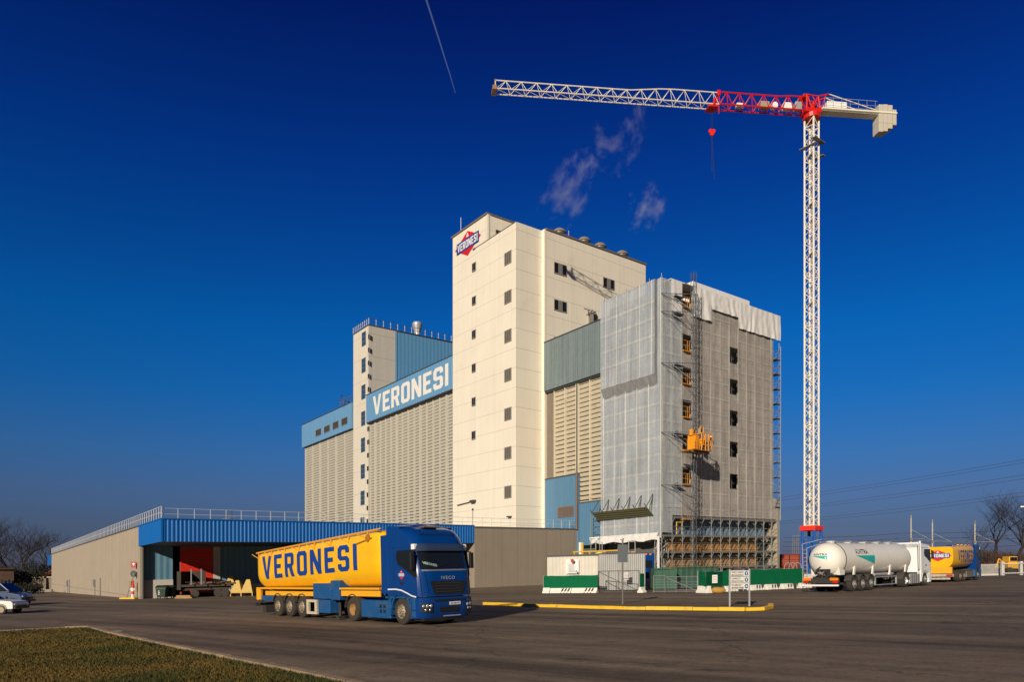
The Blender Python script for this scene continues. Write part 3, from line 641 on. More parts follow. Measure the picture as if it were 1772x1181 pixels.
OP1 = [(max(o[0], 7.61), max(o[1], 7.62)) for o in OP1]
OP2 = [(yz(1269, b), yz(1269, a)) for a, b in ((821, 847), (765, 792), (711, 738), (657, 683.5), (602, 630))]
bpart(wb, 'front_wall', m_oldc, _front)
bpart(wb, 'left_wall', m_oldc2, lambda q: q.box(1.61, 9.6, 1.3, 1.6, 5.6, ZW - .6))
bpart(wb, 'right_wall', m_oldc, lambda q: q.box(1.61, 9.6, bpx(1337, 1.3) - .31, bpx(1337, 1.3) - .01, 0, ZW - .6))
bpart(wb, 'rear_wall', m_dkgrey, lambda q: q.box(9.7, 10, 1.65, BE - 1.65, 7.6, ZW - .8))
bpart(wb, 'roof', m_roof, lambda q: q.box(1.65, 9.6, 1.65, BE - 1.65, ZW - 1.2, ZW - .9))
bpart(wb, 'blue_lower_band', mat('faded_blue_band', (.16, .24, .34), .7, var=.25, vs=.8, streak=.2), lambda q: q.box(1.35, 1.6, 3.0, BE - 1.3, 5.75, 7.55))
m_ply = mat('orange_shuttering', (.50, .235, .055), .7, var=.35, vs=.7, streak=.25, grid=(Vv, 1.23, 50, .12, .75))
m_ply2 = mat('tan_shuttering', (.50, .28, .12), .7, var=.35, vs=.7, streak=.25, grid=(Vv, 1.23, 50, .12, .75))
bpart(wb, 'shuttering', m_ply, lambda q: q.box(1.15, 1.55, 2.2, BE - 3.2, 3.6, 5.6))
bpart(wb, 'shuttering', m_ply2, lambda q: q.box(1.15, 1.55, 2.2, BE - 3.2, 1.5, 3.3))
bpart(wb, 'base_recess', m_dkgrey, lambda q: (q.box(1.62, 2, 1.3, BE - 1.3, 0, 7.5), q.box(10.5, 10.8, 1.3, 14, 0, 5.6)))
bpart(wb, 'wing_wall', m_conc, lambda q: q.box(-.05, 1.28, BE - .5, BE - .2, 0, zab(1350, 864, 0, BE)))
# white roof upstand
bpart(wb, 'roof_upstand', m_white, lambda q: (q.box(3.5, 5.2, bpx(1199, 3.5), bpx(1298, 3.5), ZW - .5, zab(1200, 486, 3.5, bpx(1200, 3.5)))), bevel=.15)

# ---- scaffold
sf = thing('scaffold', 'tall tube scaffold wrapped in pale mesh around the mill building', 'scaffold', W(0, 0, 0))
m_tube = mat('scaffold_tube', (.34, .37, .33), .45, .5, var=.15)
m_deck = mat('scaffold_deck', (.20, .195, .185), .7, .2, var=.25, vs=2)
def net_mat(name, c, alpha, ax, seam=.0):
    m = bpy.data.materials.new(name); m.use_nodes = True; t = m.node_tree; N = t.nodes; L = t.links
    N.remove(N['Principled BSDF']); out = N['Material Output']
    d = N.new('ShaderNodeBsdfDiffuse'); tr = N.new('ShaderNodeBsdfTranslucent'); tp = N.new('ShaderNodeBsdfTransparent'); a1 = N.new('ShaderNodeMixShader'); a2 = N.new('ShaderNodeMixShader')
    tc = N.new('ShaderNodeTexCoord').outputs['Object']
    def M(op, a, b, c_=False):
        n = N.new('ShaderNodeMath'); n.operation = op; n.use_clamp = c_
        for i, v in enumerate((a, b)):
            if isinstance(v, (int, float)): n.inputs[i].default_value = v
            else: L.new(v, n.inputs[i])
        return n.outputs[0]
    def dot(a):
        n = N.new('ShaderNodeVectorMath'); n.operation = 'DOT_PRODUCT'; L.new(tc, n.inputs[0]); n.inputs[1].default_value = a; return n.outputs['Value']
    def nz(s, s3=(1, 1, 1)):
        v = N.new('ShaderNodeVectorMath'); v.operation = 'MULTIPLY'; L.new(tc, v.inputs[0]); v.inputs[1].default_value = s3
        n = N.new('ShaderNodeTexNoise'); n.inputs['Scale'].default_value = s; n.inputs['Detail'].default_value = 5; L.new(v.outputs[0], n.inputs['Vector']); return n.outputs['Fac']
    val = M('ADD', M('MULTIPLY', nz(.5), .35), .82)
    val = M('MULTIPLY', val, M('ADD', M('MULTIPLY', nz(1, (2.5, 2.5, .12)), .9), .55))
    val = M('MULTIPLY', val, M('ADD', M('MULTIPLY', M('SINE', M('MULTIPLY', dot(ax), 2 * math.pi / .3), 0), .05), 1))
    s = N.new('ShaderNodeVectorMath'); s.operation = 'SCALE'; s.inputs[0].default_value = c; L.new(val, s.inputs['Scale'])
    L.new(s.outputs[0], d.inputs[0]); L.new(s.outputs[0], tr.inputs[0])
    a1.inputs[0].default_value = .25; L.new(d.outputs[0], a1.inputs[1]); L.new(tr.outputs[0], a1.inputs[2])
    bp = N.new('ShaderNodeBump'); bp.inputs['Distance'].default_value = .12; bp.inputs['Strength'].default_value = .6; L.new(nz(1.1, (1, 1, .45)), bp.inputs['Height']); L.new(bp.outputs[0], d.inputs['Normal'])
    L.new(M('ADD', alpha, M('MULTIPLY', M('SUBTRACT', nz(3.0), .5), .35), True), a2.inputs[0])
    L.new(tp.outputs[0], a2.inputs[1]); L.new(a1.outputs[0], a2.inputs[2]); L.new(a2.outputs[0], out.inputs['Surface'])
    return m
m_netL = net_mat('pale_blue_mesh', (.48, .525, .56), .84, Uu); m_netL2 = net_mat('pale_mesh_right', (.58, .62, .64), .80, Vv)
m_netR = net_mat('grey_brown_mesh', (.60, .555, .505), .70, Vv)
m_seam = net_mat('mesh_seam', (.78, .76, .70), .9, Uu); m_lap = net_mat('mesh_overlap', (.80, .78, .73), .30, Uu)
m_tarp = mat('white_tarpaulin', (.74, .725, .69), .6, var=.06, vs=.8)
def bump2(s, z): return .035 * math.sin(s * 3.49 + .8 * math.sin(z * .7)) + .03 * mnoise.noise(Vector((s * .9, z * .9, 3)))
def net(root, name, m, fn, s0, s1, z0, z1, ds=.6, dz=.7, parent=None):
    q = MB(); ns_ = max(1, int((s1 - s0) / ds)); nz_ = max(1, int((z1 - z0) / dz))
    P = [fn(s0 + (s1 - s0) * i / ns_, z0 + (z1 - z0) * j / nz_) for j in range(nz_ + 1) for i in range(ns_ + 1)]
    q.raw(P, [[j * (ns_ + 1) + i, j * (ns_ + 1) + i + 1, (j + 1) * (ns_ + 1) + i + 1, (j + 1) * (ns_ + 1) + i] for j in range(nz_) for i in range(ns_)])
    return q.build(name, m, root, world=True, smooth=60)
aNe = 9.95
aB0, aB1 = apx(1130, -.8), apx(1036.5, -.8)
zBu = zab(1130, 646, aB0, -.8); zcan = zab(1132, 893.6, apx(1132, 0), 0)
fl = lambda s, z: W(s, -.02 - bump2(s, z), z)
flb = lambda s, z: W(s, -.50 - bump2(s, z), z)
zLb = zab(1100, 940, 4, 0)
net(sf, 'mesh_sheet', m_netL, fl, 0, aNe, zLb + .4, zBu - .2)
net(sf, 'mesh_sheet', m_netL, fl, 0, aB0, zBu - .2, ZW)
net(sf, 'mesh_sheet', m_netL, flb, aB0, aB1, zBu, ZW - .1)
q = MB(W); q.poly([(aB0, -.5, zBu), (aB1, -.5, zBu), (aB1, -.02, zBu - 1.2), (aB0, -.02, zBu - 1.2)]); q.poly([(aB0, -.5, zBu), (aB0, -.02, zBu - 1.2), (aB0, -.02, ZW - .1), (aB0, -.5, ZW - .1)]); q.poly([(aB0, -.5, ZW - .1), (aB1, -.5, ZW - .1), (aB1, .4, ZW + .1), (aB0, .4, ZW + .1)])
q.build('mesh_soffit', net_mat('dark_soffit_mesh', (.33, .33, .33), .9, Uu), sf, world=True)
fr = lambda s, z: W(-.02 - bump2(s, z), s, z)
zR0 = lambda b: 0
bS = [0, bpx(1163, 0), bU, bpx(1195.5, 0), bpx(1262, 0), bpx(1276.5, 0), bpx(1338, 0), BE]
zlow = yz(1163, 892); zlowL = yz(1145, 922)
net(sf, 'mesh_sheet', m_netL2, fr, bS[0], bS[1], zlowL, ZW)
net(sf, 'mesh_sheet', m_netL2, fr, bS[1], bS[2], zlow, ZW - .3)
net(sf, 'mesh_sheet', m_netR, fr, bS[3], bS[4], zlow, ZW - .5)
net(sf, 'mesh_sheet', m_netR, fr, bS[5], bS[6], zlow, ZW - .5)
net(sf, 'mesh_sheet', m_netR, fr, bS[6], BE + .25, zlow, yz(1345, 864.5))
z = zlow
for o0, o1 in OP1[1:]:
    net(sf, 'mesh_sheet', m_netR, fr, bS[2], bS[3], z, o0); z = o1
z = zlow
for o0, o1 in OP2 + [(ZW - .5, 0)]:
    net(sf, 'mesh_sheet', m_netR, fr, bS[4], bS[5], z, o0); z = o1
# seams where sheets are laced to the standards, and the lapped strips at deck level
def strip(q, fn, s0, s1, z0, z1, o=.03):
    q.raw([fn(s0, z0), fn(s1, z0), fn(s1, z1), fn(s0, z1)], [[0, 1, 2, 3]])
q = MB()
for i in range(6):
    s = .02 + i * 1.86
    if s < aNe: strip(q, lambda s_, z_: W(s_, -.1, z_), s - .05, s + .05, zLb + .4, zBu - .3 if s > aB0 else ZW)
for i in range(5):
    s = aB0 + .4 + i * 1.86; strip(q, lambda s_, z_: W(s_, -.60, z_), s - .05, s + .05, zBu, ZW - .1)
b = bU
while b < bS[6]:
    zz = [(zlow, ZW - 3)]
    strip(q, lambda s_, z_: W(-.11, s_, z_), b - .06, b + .06, zlow, ZW - 3.2); b += 1.85
strip(q, lambda s_, z_: W(-.11, s_, z_), .0, .1, zlowL, ZW)
q.build('mesh_seams', m_seam, sf, world=True)
q = MB(); zz = zLb + 2
while zz < ZW - 1:
    if zz < zBu - 1.5: strip(q, lambda s_, z_: W(s_, -.085, z_), 0.1, aNe, zz, zz + .3)
    elif zz > zBu + .5: strip(q, lambda s_, z_: W(s_, -.585, z_), aB0, aB1, zz, zz + .3)
    if zz > zlow + .3:
        strip(q, lambda s_, z_: W(-.085, s_, z_), .1, bU - .05, zz, zz + .3)
        strip(q, lambda s_, z_: W(-.085, s_, z_), bS[3] + .05, bS[4] - .05, zz - .15, zz + .02); strip(q, lambda s_, z_: W(-.085, s_, z_), bS[5] + .05, bS[6], zz - .15, zz + .02)
    zz += 1.98
q.build('mesh_overlaps', m_lap, sf, world=True)
# tubes
q = MB(W)
for i in range(14):
    b = .05 + i * 1.85
    for a in (0.02, 1.05): q.tube((a, b, 0), (a, b, ZW - (.4 if i else 0)), .045, 5)
for i in range(1, 6):
    a = i * 1.86
    for b in (0.05, 1.1): q.tube((a, b, 0 if i < 1 else zLb), (a, b, ZW + (.5 if i % 2 else .2)), .045, 5)
q.tube((0, 0, ZW), (0, 0, ZW + .5), .045, 4)
q.build('standards', m_tube, sf, world=True)
q = MB(W); q2 = MB(W); q3 = MB(W)
lev = [1.85, 3.75, 5.7, zlow - .15]
for k, z in enumerate(lev):
    q2.box(.0, 1.1, .1, BE, z - .22, z)
    for h in (.5, 1.0): q.tube((0, 0, z + h), (0, BE, z + h), .03, 4)
for k in range(4):
    z = lev[k] - 1.9 if k == 0 else lev[k - 1]
    for i in range(13):
        b = .05 + i * 1.85
        q3.tube((1.05 if (i + k) % 2 else .9, b, z), (1.05, b + 1.85, lev[k]) if (i % 2) else (1.05, b + 1.2, z + 1.2), .028, 4)
        q3.tube((0, b, lev[k] - .75), (.0, b + .45, lev[k] - .1), .05, 4); q3.tube((0, b, lev[k] - .75), (.9, b, lev[k] - .1), .04, 4)
# the open right-hand bay and its landings
q4 = MB(W)
for k in range(18):
    z = lev[3] + 1.9 + k * 2.0
    if z > ZW - 4.5: break
    q2.box(-.25, 1.0, bS[6] + .15, BE, z - .1, z)
    for h in (.5, 1.0): q.tube((-.25, bS[6] + .1, z + h), (-.25, BE, z + h), .03, 4); q.tube((-.25, BE, z + h), (1.0, BE, z + h), .03, 4)
    q4.tube((-.25, bS[6] + .1, z), (-.25, BE - .05, z + 1.9), .028, 4)
    if z > zlow: q2.box(.1, 1.05, .2, bS[6], z - .12, z - .02); q2.box(.2, aNe, .15, 1.1, z - .12, z - .02)
q.tube((-.25, BE, lev[3]), (-.25, BE, ZW - 4), .045, 5)
q.build('guard_rails', m_tube, sf, world=True); q2.build('decks', m_deck, sf, world=True); q3.build('base_braces', m_tube, sf, world=True); q4.build('landing_braces', m_tube, sf, world=True)
q = MB(W); random.seed(5)          # cluttered ladder bay at the near corner
for k in range(46):
    z = random.uniform(.2, 5.3); b = random.uniform(-.1, 1.9); a = random.uniform(-.1, 1.2); q.tube((a, b, z), (a + random.uniform(-.5, .5), b + random.uniform(-.7, .7), z + random.uniform(.3, 1.2)), random.uniform(.02, .05), 4)
q.build('corner_braces', mat('pale_tube', (.5, .5, .47), .5, .3), sf, world=True)
# tarpaulin crown, hanging in folds
def tarp(b0, b1, z0, z1, seed):
    q = MB(); n = int((b1 - b0) / .16); m_ = 18; P = []; r = random.Random(seed); ph = [r.uniform(0, 6) for _ in range(4)]
    for j in range(m_ + 1):
        t = j / m_
        for i in range(n + 1):
            b = b0 + (b1 - b0) * i / n
            wv = b + .5 * t * math.sin(b * .8 + ph[3]) + .35 * mnoise.noise(Vector((b * .7, t * 1.5, seed)))
            o = .11 * abs(math.sin(wv * 1.9 + ph[0])) ** .6 + .05 * math.sin(wv * 5.3 + ph[1]) + .09 * mnoise.noise(Vector((b * 1.6, t * 2.6, seed)))
            zz = z1 + (z0 - z1) * t + .02 * math.sin(b * 3 + ph[2]) * t
            P.append(W(-.2 - o * (.35 + .35 * t), b, zz))
    q.raw(P, [[j * (n + 1) + i, j * (n + 1) + i + 1, (j + 1) * (n + 1) + i + 1, (j + 1) * (n + 1) + i] for j in range(m_) for i in range(n)])
    q.build('tarpaulin', m_tarp, sf, world=True, smooth=70)
zt = ZW + .15
tarp(bpx(1159, 0), bpx(1178, 0), yz(1168, 541), zt, 1)
tarp(bpx(1178, 0), bpx(1196, 0), yz(1187, 494), zt, 2)
tarp(bpx(1196, 0), bpx(1229, 0), yz(1212, 553), zt, 3)
tarp(bpx(1229, 0), bpx(1275, 0), yz(1250, 543), zt, 4)
tarp(bpx(1275, 0), BE, yz(1311, 580), zt, 5)
q = MB(W); q.box(-.2, 2.0, bpx(1159, 0), BE, zt - .06, zt + .02); q.build('tarpaulin', m_tarp, sf, world=True)
tz = zLb; q = MB(W)
n = 60; P = [W(.3 + 11.3 * i / n, -.3 - .1 * math.sin(i * .9 + j) - .06 * mnoise.noise(Vector((i * .5, j, 2))), tz + (.15 + .1 * math.sin(i * .37) if j == 0 else .15 + j * .22)) for j in range(5) for i in range(n + 1)]
q.raw(P, [[j * (n + 1) + i, j * (n + 1) + i + 1, (j + 1) * (n + 1) + i + 1, (j + 1) * (n + 1) + i] for j in range(4) for i in range(n)]); q.build('valance', m_tarp, sf, world=True, smooth=70)
q = MB(W); q.box(.15, .4, -.3, -.1, 0, tz + .6); q.build('portal_post', m_tarp, sf, world=True, bevel=.03)
q = MB(W)
for a in (9.8, 11.4): q.tube((a, -.3, 0), (a, -.3, tz + (4 if a > 10 else 1)), .06, 5)
for h in (.8, 1.8, 2.8, 3.6): q.tube((9.8, -.3, tz + h), (11.4, -.3, tz + h), .04, 4); q.tube((9.8, -.3, tz + h), (11.4, -.3, tz + h - .8), .035, 4)
q.build('side_frame', m_tube, sf, world=True)
# catch fan
q = MB(W); a0, a1 = apx(1132, 0), aNe + .2; zf = zab(1132, 893.6, a0, 0)
m_fan = mat('olive_corrugated_sheet', (.16, .15, .07), .6, .2, rib=((0, 0, 1), .22, .45, .03))
q.loft([[(a0, -.12, zf), (a1, -.12, zf), (a1, -1.35, zf + .95), (a0, -1.35, zf + .95)], [(a0, -.12, zf + .1), (a1, -.12, zf + .1), (a1, -1.35, zf + 1.05), (a0, -1.35, zf + 1.05)]])
q.build('catch_fan', m_fan, sf, world=True)
q = MB(W)
for i in range(6):
    a = a0 + .1 + i * 1.8; q.tube((a, -1.3, zf + 1.0), (a, -.1, zf + 2.6), .045, 4); q.tube((a, -.5, zf + .6), (a, -.1, zf + 2.6), .04, 4); q.tube((a, -1.6, zf + 1.4), (a, -1.2, zf + .9), .045, 4)
q.build('fan_struts', m_dkgrey, sf, world=True)
# orange loading-gate frames in the openings
m_or = mat('orange_gate_paint', (.62, .24, .015), .5, var=.1)
for i, (o0, o1) in enumerate(OP1):
    q = MB(W); b0, b1 = bpx(1180, 0), bpx(1194, 0)
    for z in (o0 + .1, o0 + .75, o0 + 1.35): q.tube((.1, b0, z), (.1, b1, z), .04, 5)
    for b in (b0, b0 + (b1 - b0) * .75, b1): q.tube((.1, b, o0), (.1, b, o0 + 1.4), .035, 5)
    q.box(-.3, .3, b0, b1, o0 - .1, o0)
    q.build('loading_gate', m_or, sf, world=True)
for i, (o0, o1) in enumerate(OP2):
    q = MB(W); b0, b1 = bpx(1264, 0), bpx(1275, 0)
    for k in range(7):
        t0, t1 = math.pi * k / 6, math.pi * (k + 1) / 6
        if k < 6: q.tube((.4, (b0 + b1) / 2 + .45 * math.cos(t0), o0 + .6 + .6 * math.sin(t0)), (.4, (b0 + b1) / 2 + .45 * math.cos(t1), o0 + .6 + .6 * math.sin(t1)), .025, 4)
    q.tube((.4, b0, o0 + .3), (.4, b1, o0 + .9), .04, 4); q.tube((0, b0, o0 + .05), (0, b1, o0 + .05), .05, 4)
    q.build('window_guard', m_dkgrey, sf, world=True)
q = MB(W); b0 = bpx(1172, 0); q.tube((.1, b0, lev[2] + .1), (.1, b0, lev[2] + 1.5), .06, 5); q.tube((.1, b0 + 1.0, lev[2] + .1), (.1, b0 + 1.0, lev[2] + 1.5), .06, 5); q.tube((.1, b0, lev[2] + 1.5), (.1, b0 + 1.0, lev[2] + 1.5), .06, 5); q.build('loading_gate', mat('yellow_gate_paint', (.75, .45, .04), .5), sf, world=True)

# ================================================================ MAST HOIST
ho = thing('mast_hoist', 'orange platform hoist on a dark lattice mast climbing the scaffold face', 'hoist', W(-2.2, bpx(1200.5, -2.2), 0))
hb = bpx(1200.5, -2.2); HA = -2.2; zh = zab(1200, 472, HA, hb); m_hm = mat('hoist_mast_steel', (.085, .095, .11), .5, .3)
q = MB(W)
for da in (-.2, .2):
    for db in (-.24, .24): q.tube((HA + da, hb + db, 0), (HA + da, hb + db, zh), .04, 5)
z = .2; k = 0
while z < zh - .5:
    for da in (-.2, .2): q.tube((HA + da, hb - .24, z), (HA + da, hb + .24, z), .026, 4); q.tube((HA + da, hb - .24 if k % 2 else hb + .24, z), (HA + da, hb + .24 if k % 2 else hb - .24, z + .9), .022, 4)
    for db in (-.24, .24): q.tube((HA - .2, hb + db, z), (HA + .2, hb + db, z), .026, 4)
    z += .9; k += 1
q.build('mast', m_hm, ho, world=True)
for y in (508, 539, 628, 748, 839):
    q = MB(W); zz = zab(1200, y, HA, hb); bb = bpx(1144, -.1)
    q.tube((HA + .2, hb, zz), (-.1, bb, zz), .035, 4); q.tube((HA + .2, hb, zz - 1.9), (-.1, bb, zz), .035, 4); q.tube((HA + .2, hb, zz), (-.1, bb + 1.2, zz + .1), .03, 4); q.tube((HA + .2, hb - .2, zz - 1.9), (-.15, bb + 1.6, zz + .2), .03, 4)
    q.tube((-.8, (hb + bb) / 2, zz + .05), (-.1, hb - .3, zz + .5), .03, 4); q.box(-.75, -.15, hb - 1.4, hb + .1, zz - .06, zz)
    q.build('wall_tie', m_hm, ho, world=True)
PA = -3.7; zp = zab(1205, 781, PA, hb); b0, b1 = bpx(1186, -2.4), bpx(1231, PA)
m_ho = mat('hoist_orange', (.80, .30, .008), .45, var=.15, vs=2)
q = MB(W); q.box(PA, HA + .7, b0, b1, zp, zp + .12); q.box(PA + .3, PA + .45, b0, b1, zp - .2, zp); q.build('platform', mat('platform_steel', (.25, .12, .03), .5), ho, world=True)
q = MB(W)
q.box(PA + .2, HA - .3, hb - 1.35, hb - .75, zp + .15, zp + 1.7)
for b in (hb - .5, hb + .2, hb + .75, hb + 1.4):
    for a in (PA, HA + .4): q.tube((a, b, zp), (a, b, zp + 2.0), .06, 5)
for z in (.65, 1.2, 2.0):
    for a in (PA, HA + .4): q.tube((a, hb - .5, zp + z), (a, hb + 1.4, zp + z), .055, 5)
    q.tube((PA, hb + 1.4, zp + z), (HA + .4, hb + 1.4, zp + z), .05, 5); q.tube((PA, hb - .5, zp + z), (HA + .4, hb - .5, zp + z), .05, 5)
q.tube((PA, hb - .5, zp + .2), (PA, hb + .2, zp + 2.0), .05, 5); q.tube((PA, hb + 1.4, zp + .2), (PA, hb + .75, zp + 2.0), .05, 5)
q.box(PA + .3, PA + .9, hb + .2, hb + .7, zp + .8, zp + 1.5); q.box(HA - .1, HA + .3, hb - .4, hb + .4, zp + 2.0, zp + 2.7); q.tube((PA + .5, hb - .1, zp + 2.0), (PA + .5, hb - .1, zp + 2.9), .05, 5); q.tube((PA + .5, hb + .5, zp + 2.0), (PA + .5, hb + .5, zp + 2.9), .05, 5); q.tube((PA + .5, hb - .1, zp + 2.9), (PA + .5, hb + .5, zp + 2.9), .05, 5)
q.build('machine_frame', m_ho, ho, world=True, bevel=.02)
q = MB(W)
for b in [b0 + i * (hb - .6 - b0) / 4 for i in range(5)]: q.tube((PA, b, zp + .1), (PA, b, zp + 1.1), .035, 4)
q.tube((PA, b0, zp + 1.1), (PA, hb - .5, zp + 1.1), .045, 4); q.tube((PA, b0, zp + .6), (PA, hb - .5, zp + .6), .035, 4); q.build('guard_rail', m_ho, ho, world=True)
q = MB(W); q.box(PA, PA + .05, hb + 1.6, b1, zp + .15, zp + 1.15); q.box(PA, HA + .6, b1 - .05, b1, zp + .15, zp + 1.15); q.tube((PA, b1, zp + 1.1), (PA, b1 + .1, zp + 1.7), .03, 4); q.build('side_panel', mat('hoist_panel_blue', (.12, .16, .22), .5, rib=(Vv, .5, .3, .01)), ho, world=True)
q = MB(W); q.box(PA + .3, PA + .8, hb + .8, hb + 1.2, zp + .2, zp + 1.1); q.lathe([(0, .22), (.6, .22), (.75, .1)], (PA + .9, hb + .3, zp + 2.05), 'z', 8); q.build('motor', mat('hoist_motor', (.22, .24, .17), .5), ho, world=True)
# a worker stands on the platform: hard hat shows above the rail
def skinned(name, verts, edges, radii, m, parent, sub=1):
    me = bpy.data.meshes.new(name); me.from_pydata(verts, edges, []); me.materials.append(m); o = bpy.data.objects.new(name, me); col.objects.link(o); o.parent = parent
    md = o.modifiers.new('skin', 'SKIN'); md.use_smooth_shade = True
    for i, r in enumerate(radii): me.skin_vertices[0].data[i].radius = (r, r) if not isinstance(r, tuple) else r
    me.skin_vertices[0].data[0].use_root = True
    o.modifiers.new('sub', 'SUBSURF').levels = sub; o.modifiers['sub'].render_levels = sub
    return o
pe = thing('person', 'worker in dark clothes and white hard hat standing on the orange hoist platform', 'person', W(PA + .7, hb + 2.1, zp + .12), (0, 0, R(200)))
V_ = [(0, 0, .95), (0, 0, 1.15), (0, 0, 1.42), (0, 0, 1.52), (0, 0, 1.62), (0, .01, 1.74), (.2, 0, 1.42), (.25, .08, 1.15), (.22, .28, 1.02), (-.2, 0, 1.42), (-.25, .08, 1.15), (-.22, .28, 1.02), (.1, 0, .88), (.11, .02, .48), (.11, 0, .08), (.11, .12, .04), (-.1, 0, .88), (-.11, .02, .48), (-.11, 0, .08), (-.11, .12, .04), (.2, .34, 1.0), (-.2, .34, 1.0)]
E_ = [(0, 1), (1, 2), (2, 3), (3, 4), (4, 5), (2, 6), (6, 7), (7, 8), (8, 20), (2, 9), (9, 10), (10, 11), (11, 21), (0, 12), (12, 13), (13, 14), (14, 15), (0, 16), (16, 17), (17, 18), (18, 19)]
skinned('body', V_, E_, [.15, .14, .16, .06, .085, .08, .08, .05, .04, .08, .05, .04, .09, .06, .05, .04, .09, .06, .05, .04, .03, .03], mat('work_clothes', (.03, .035, .05), .9), pe)
q = MB(); q.lathe([(0, .16), (.02, .13), (.08, .12), (.13, .07), (.15, .01)], (0, .0, 1.73), 'z', 12); q.build('hard_hat', m_white, pe, smooth=50)

# ================================================================ TOWER CRANE
dp = 83.95; Pc = at(1404.5, dp); Pt_ = Vector(((857 - CX) / F * 78.5, 78.5, 0))
jd = Vector((Pt_.x - Pc.x, Pt_.y - Pc.y, 0)); JL = jd.length; jd.normalize()
cr = thing('tower_crane', 'white and red tower crane with long jib over the mill', 'crane', Pc)
m_cw = mat('crane_white', (.80, .74, .60), .45, var=.05); m_cr = mat('crane_red', (.62, .012, .008), .4, var=.08); m_cb = mat('crane_blue', (.012, .09, .36), .45, var=.08)
def L(u, v, z): return Vector((UX * u + VX * v, UY * u + VY * v, z))
hs_ = .56; ZM0 = 6.3; ZM1 = (CY0 - 205) / F * dp + CAMZ - Pc.z
q = MB(L)
for u in (-hs_, hs_):
    for v in (-hs_, hs_): q.tube((u, v, ZM0), (u, v, ZM1), .112, 6)
q.build('mast', m_cw, cr)
q = MB(L); z = ZM0 + .1; k = 0; st_ = .97
while z < ZM1 - .6:
    o = 1 if k % 2 else -1; zn = min(z + st_, ZM1)
    q.tube((-hs_ * o, -hs_, z), (hs_ * o, -hs_, zn), .045, 4); q.tube((-hs_ * o, hs_, z), (hs_ * o, hs_, zn), .045, 4)
    q.tube((-hs_, -hs_ * o, z), (-hs_, hs_ * o, zn), .045, 4); q.tube((hs_, -hs_ * o, z), (hs_, hs_ * o, zn), .045, 4)
    if k % 6 == 0:
        for a_, b_ in (((-hs_, -hs_), (hs_, -hs_)), ((-hs_, hs_), (hs_, hs_)), ((-hs_, -hs_), (-hs_, hs_)), ((hs_, -hs_), (hs_, hs_))): q.tube((*a_, z), (*b_, z), .05, 4)
    z = zn; k += 1
q.build('lattice', m_cw, cr)
q = MB(L); q.tube((.15, .25, ZM0), (.15, .25, ZM1), .035, 4); q.tube((-.2, .25, ZM0), (-.2, .25, ZM1), .035, 4)
z = ZM0
while z < ZM1: q.tube((.15, .25, z), (-.2, .25, z), .025, 3); z += .32
z = ZM0 + 3
while z < ZM1: q.box(-.45, .5, -.1, .5, z, z + .05); z += 5.8
q.build('ladder', mat('ladder_grey', (.42, .39, .33), .5), cr)
q = MB(L); q.box(-.95, .95, -.95, .95, 5.75, 6.32); q.build('base_collar', mat('collar_red', (.80, .03, .015), .45), cr, bevel=.05)
q = MB(L)
for u in (-.75, .75):
    for v in (-.75, .75): q.tube((u, v, 0), (u, v, 5.75), .19, 6)
for s in (-1, 1):
    for w_ in ((.2, 5.6), (5.6, .2)): q.tube((-.75, .75 * s, w_[0]), (.75, .75 * s, w_[1]), .06, 4); q.tube((.75 * s, -.75, w_[0]), (.75 * s, .75, w_[1]), .06, 4)
q.build('base_frame', m_cb, cr)
q = MB(L); q.box(-2.2, 2.2, -2.2, 2.2, -.1, .7); q.build('ballast', m_concw, cr, bevel=.05)
# access platforms below slewing ring
q = MB(L); q.box(-1.1, -.6, -1.1, 1.1, ZM1 - 3.0, ZM1 - 2.92); q.box(-1.1, 1.1, .62, 1.1, ZM1 - 4.5, ZM1 - 4.42); q.box(-1.0, 1.0, -1.0, -.62, ZM1 - 3.6, ZM1 - 3.52); q.build('mast_platform', m_grey, cr)
# jib frame: x toward the tip, y sideways; pitched with the small real droop
zb = (CY0 - 196.5) / F * dp + CAMZ - Pc.z; zt_ = (CY0 - 156) / F * 78.5 + CAMZ - Pc.z - .1
pitch = (zt_ - zb) / JL; jn = Vector((-jd.y, jd.x, 0))
if jn.y > 0: jn = -jn      # toward the viewer
def J(x, y, z): return jd * x + jn * y + Vector((0, 0, zb + .0 + pitch * x + z))
def sx(px):
    t = (px - CX) / F; return (Pc.x - t * Pc.y) / (t * jd.y - jd.x)
x_tip = JL; xA, xB, xC = sx(1090), sx(1152), sx(1241)
def top_h(x):
    if x > xA: return 1.2
    if x > xB: return 1.2 + (xA - x) / (xA - xB) * .45
    return 1.65
def truss(q, x0, x1, n, w, r, rb, hf, endpost=True):
    q.tube((x0, w, 0), (x1, w, 0), r, 5); q.tube((x0, -w, 0), (x1, -w, 0), r, 5)
    for i in range(n):
        a_, b_ = x0 + (x1 - x0) * i / n, x0 + (x1 - x0) * (i + 1) / n; m_ = a_ + (b_ - a_) * .3
        q.tube((a_, 0, hf(a_)), (b_, 0, hf(b_)), r, 5)
        for s in (-w, w):
            q.tube((a_, s, 0), (m_, 0, hf(m_)), rb, 4); q.tube((m_, 0, hf(m_)), (b_, s, 0), rb, 4)
        q.tube((a_, w, 0), (a_, -w, 0), rb, 4); q.tube((a_, -w, 0), (b_, w, 0), rb * .8, 4)
    q.tube((x1, w, 0), (x1, -w, 0), rb, 4)
    if endpost: q.tube((x1, -w, 0), (x1, 0, hf(x1)), rb * 1.4, 4); q.tube((x1, w, 0), (x1, 0, hf(x1)), rb * 1.4, 4)
q = MB(J); truss(q, xC, x_tip, 15, .5, .066, .03, top_h); q.build('jib', m_cw, cr)
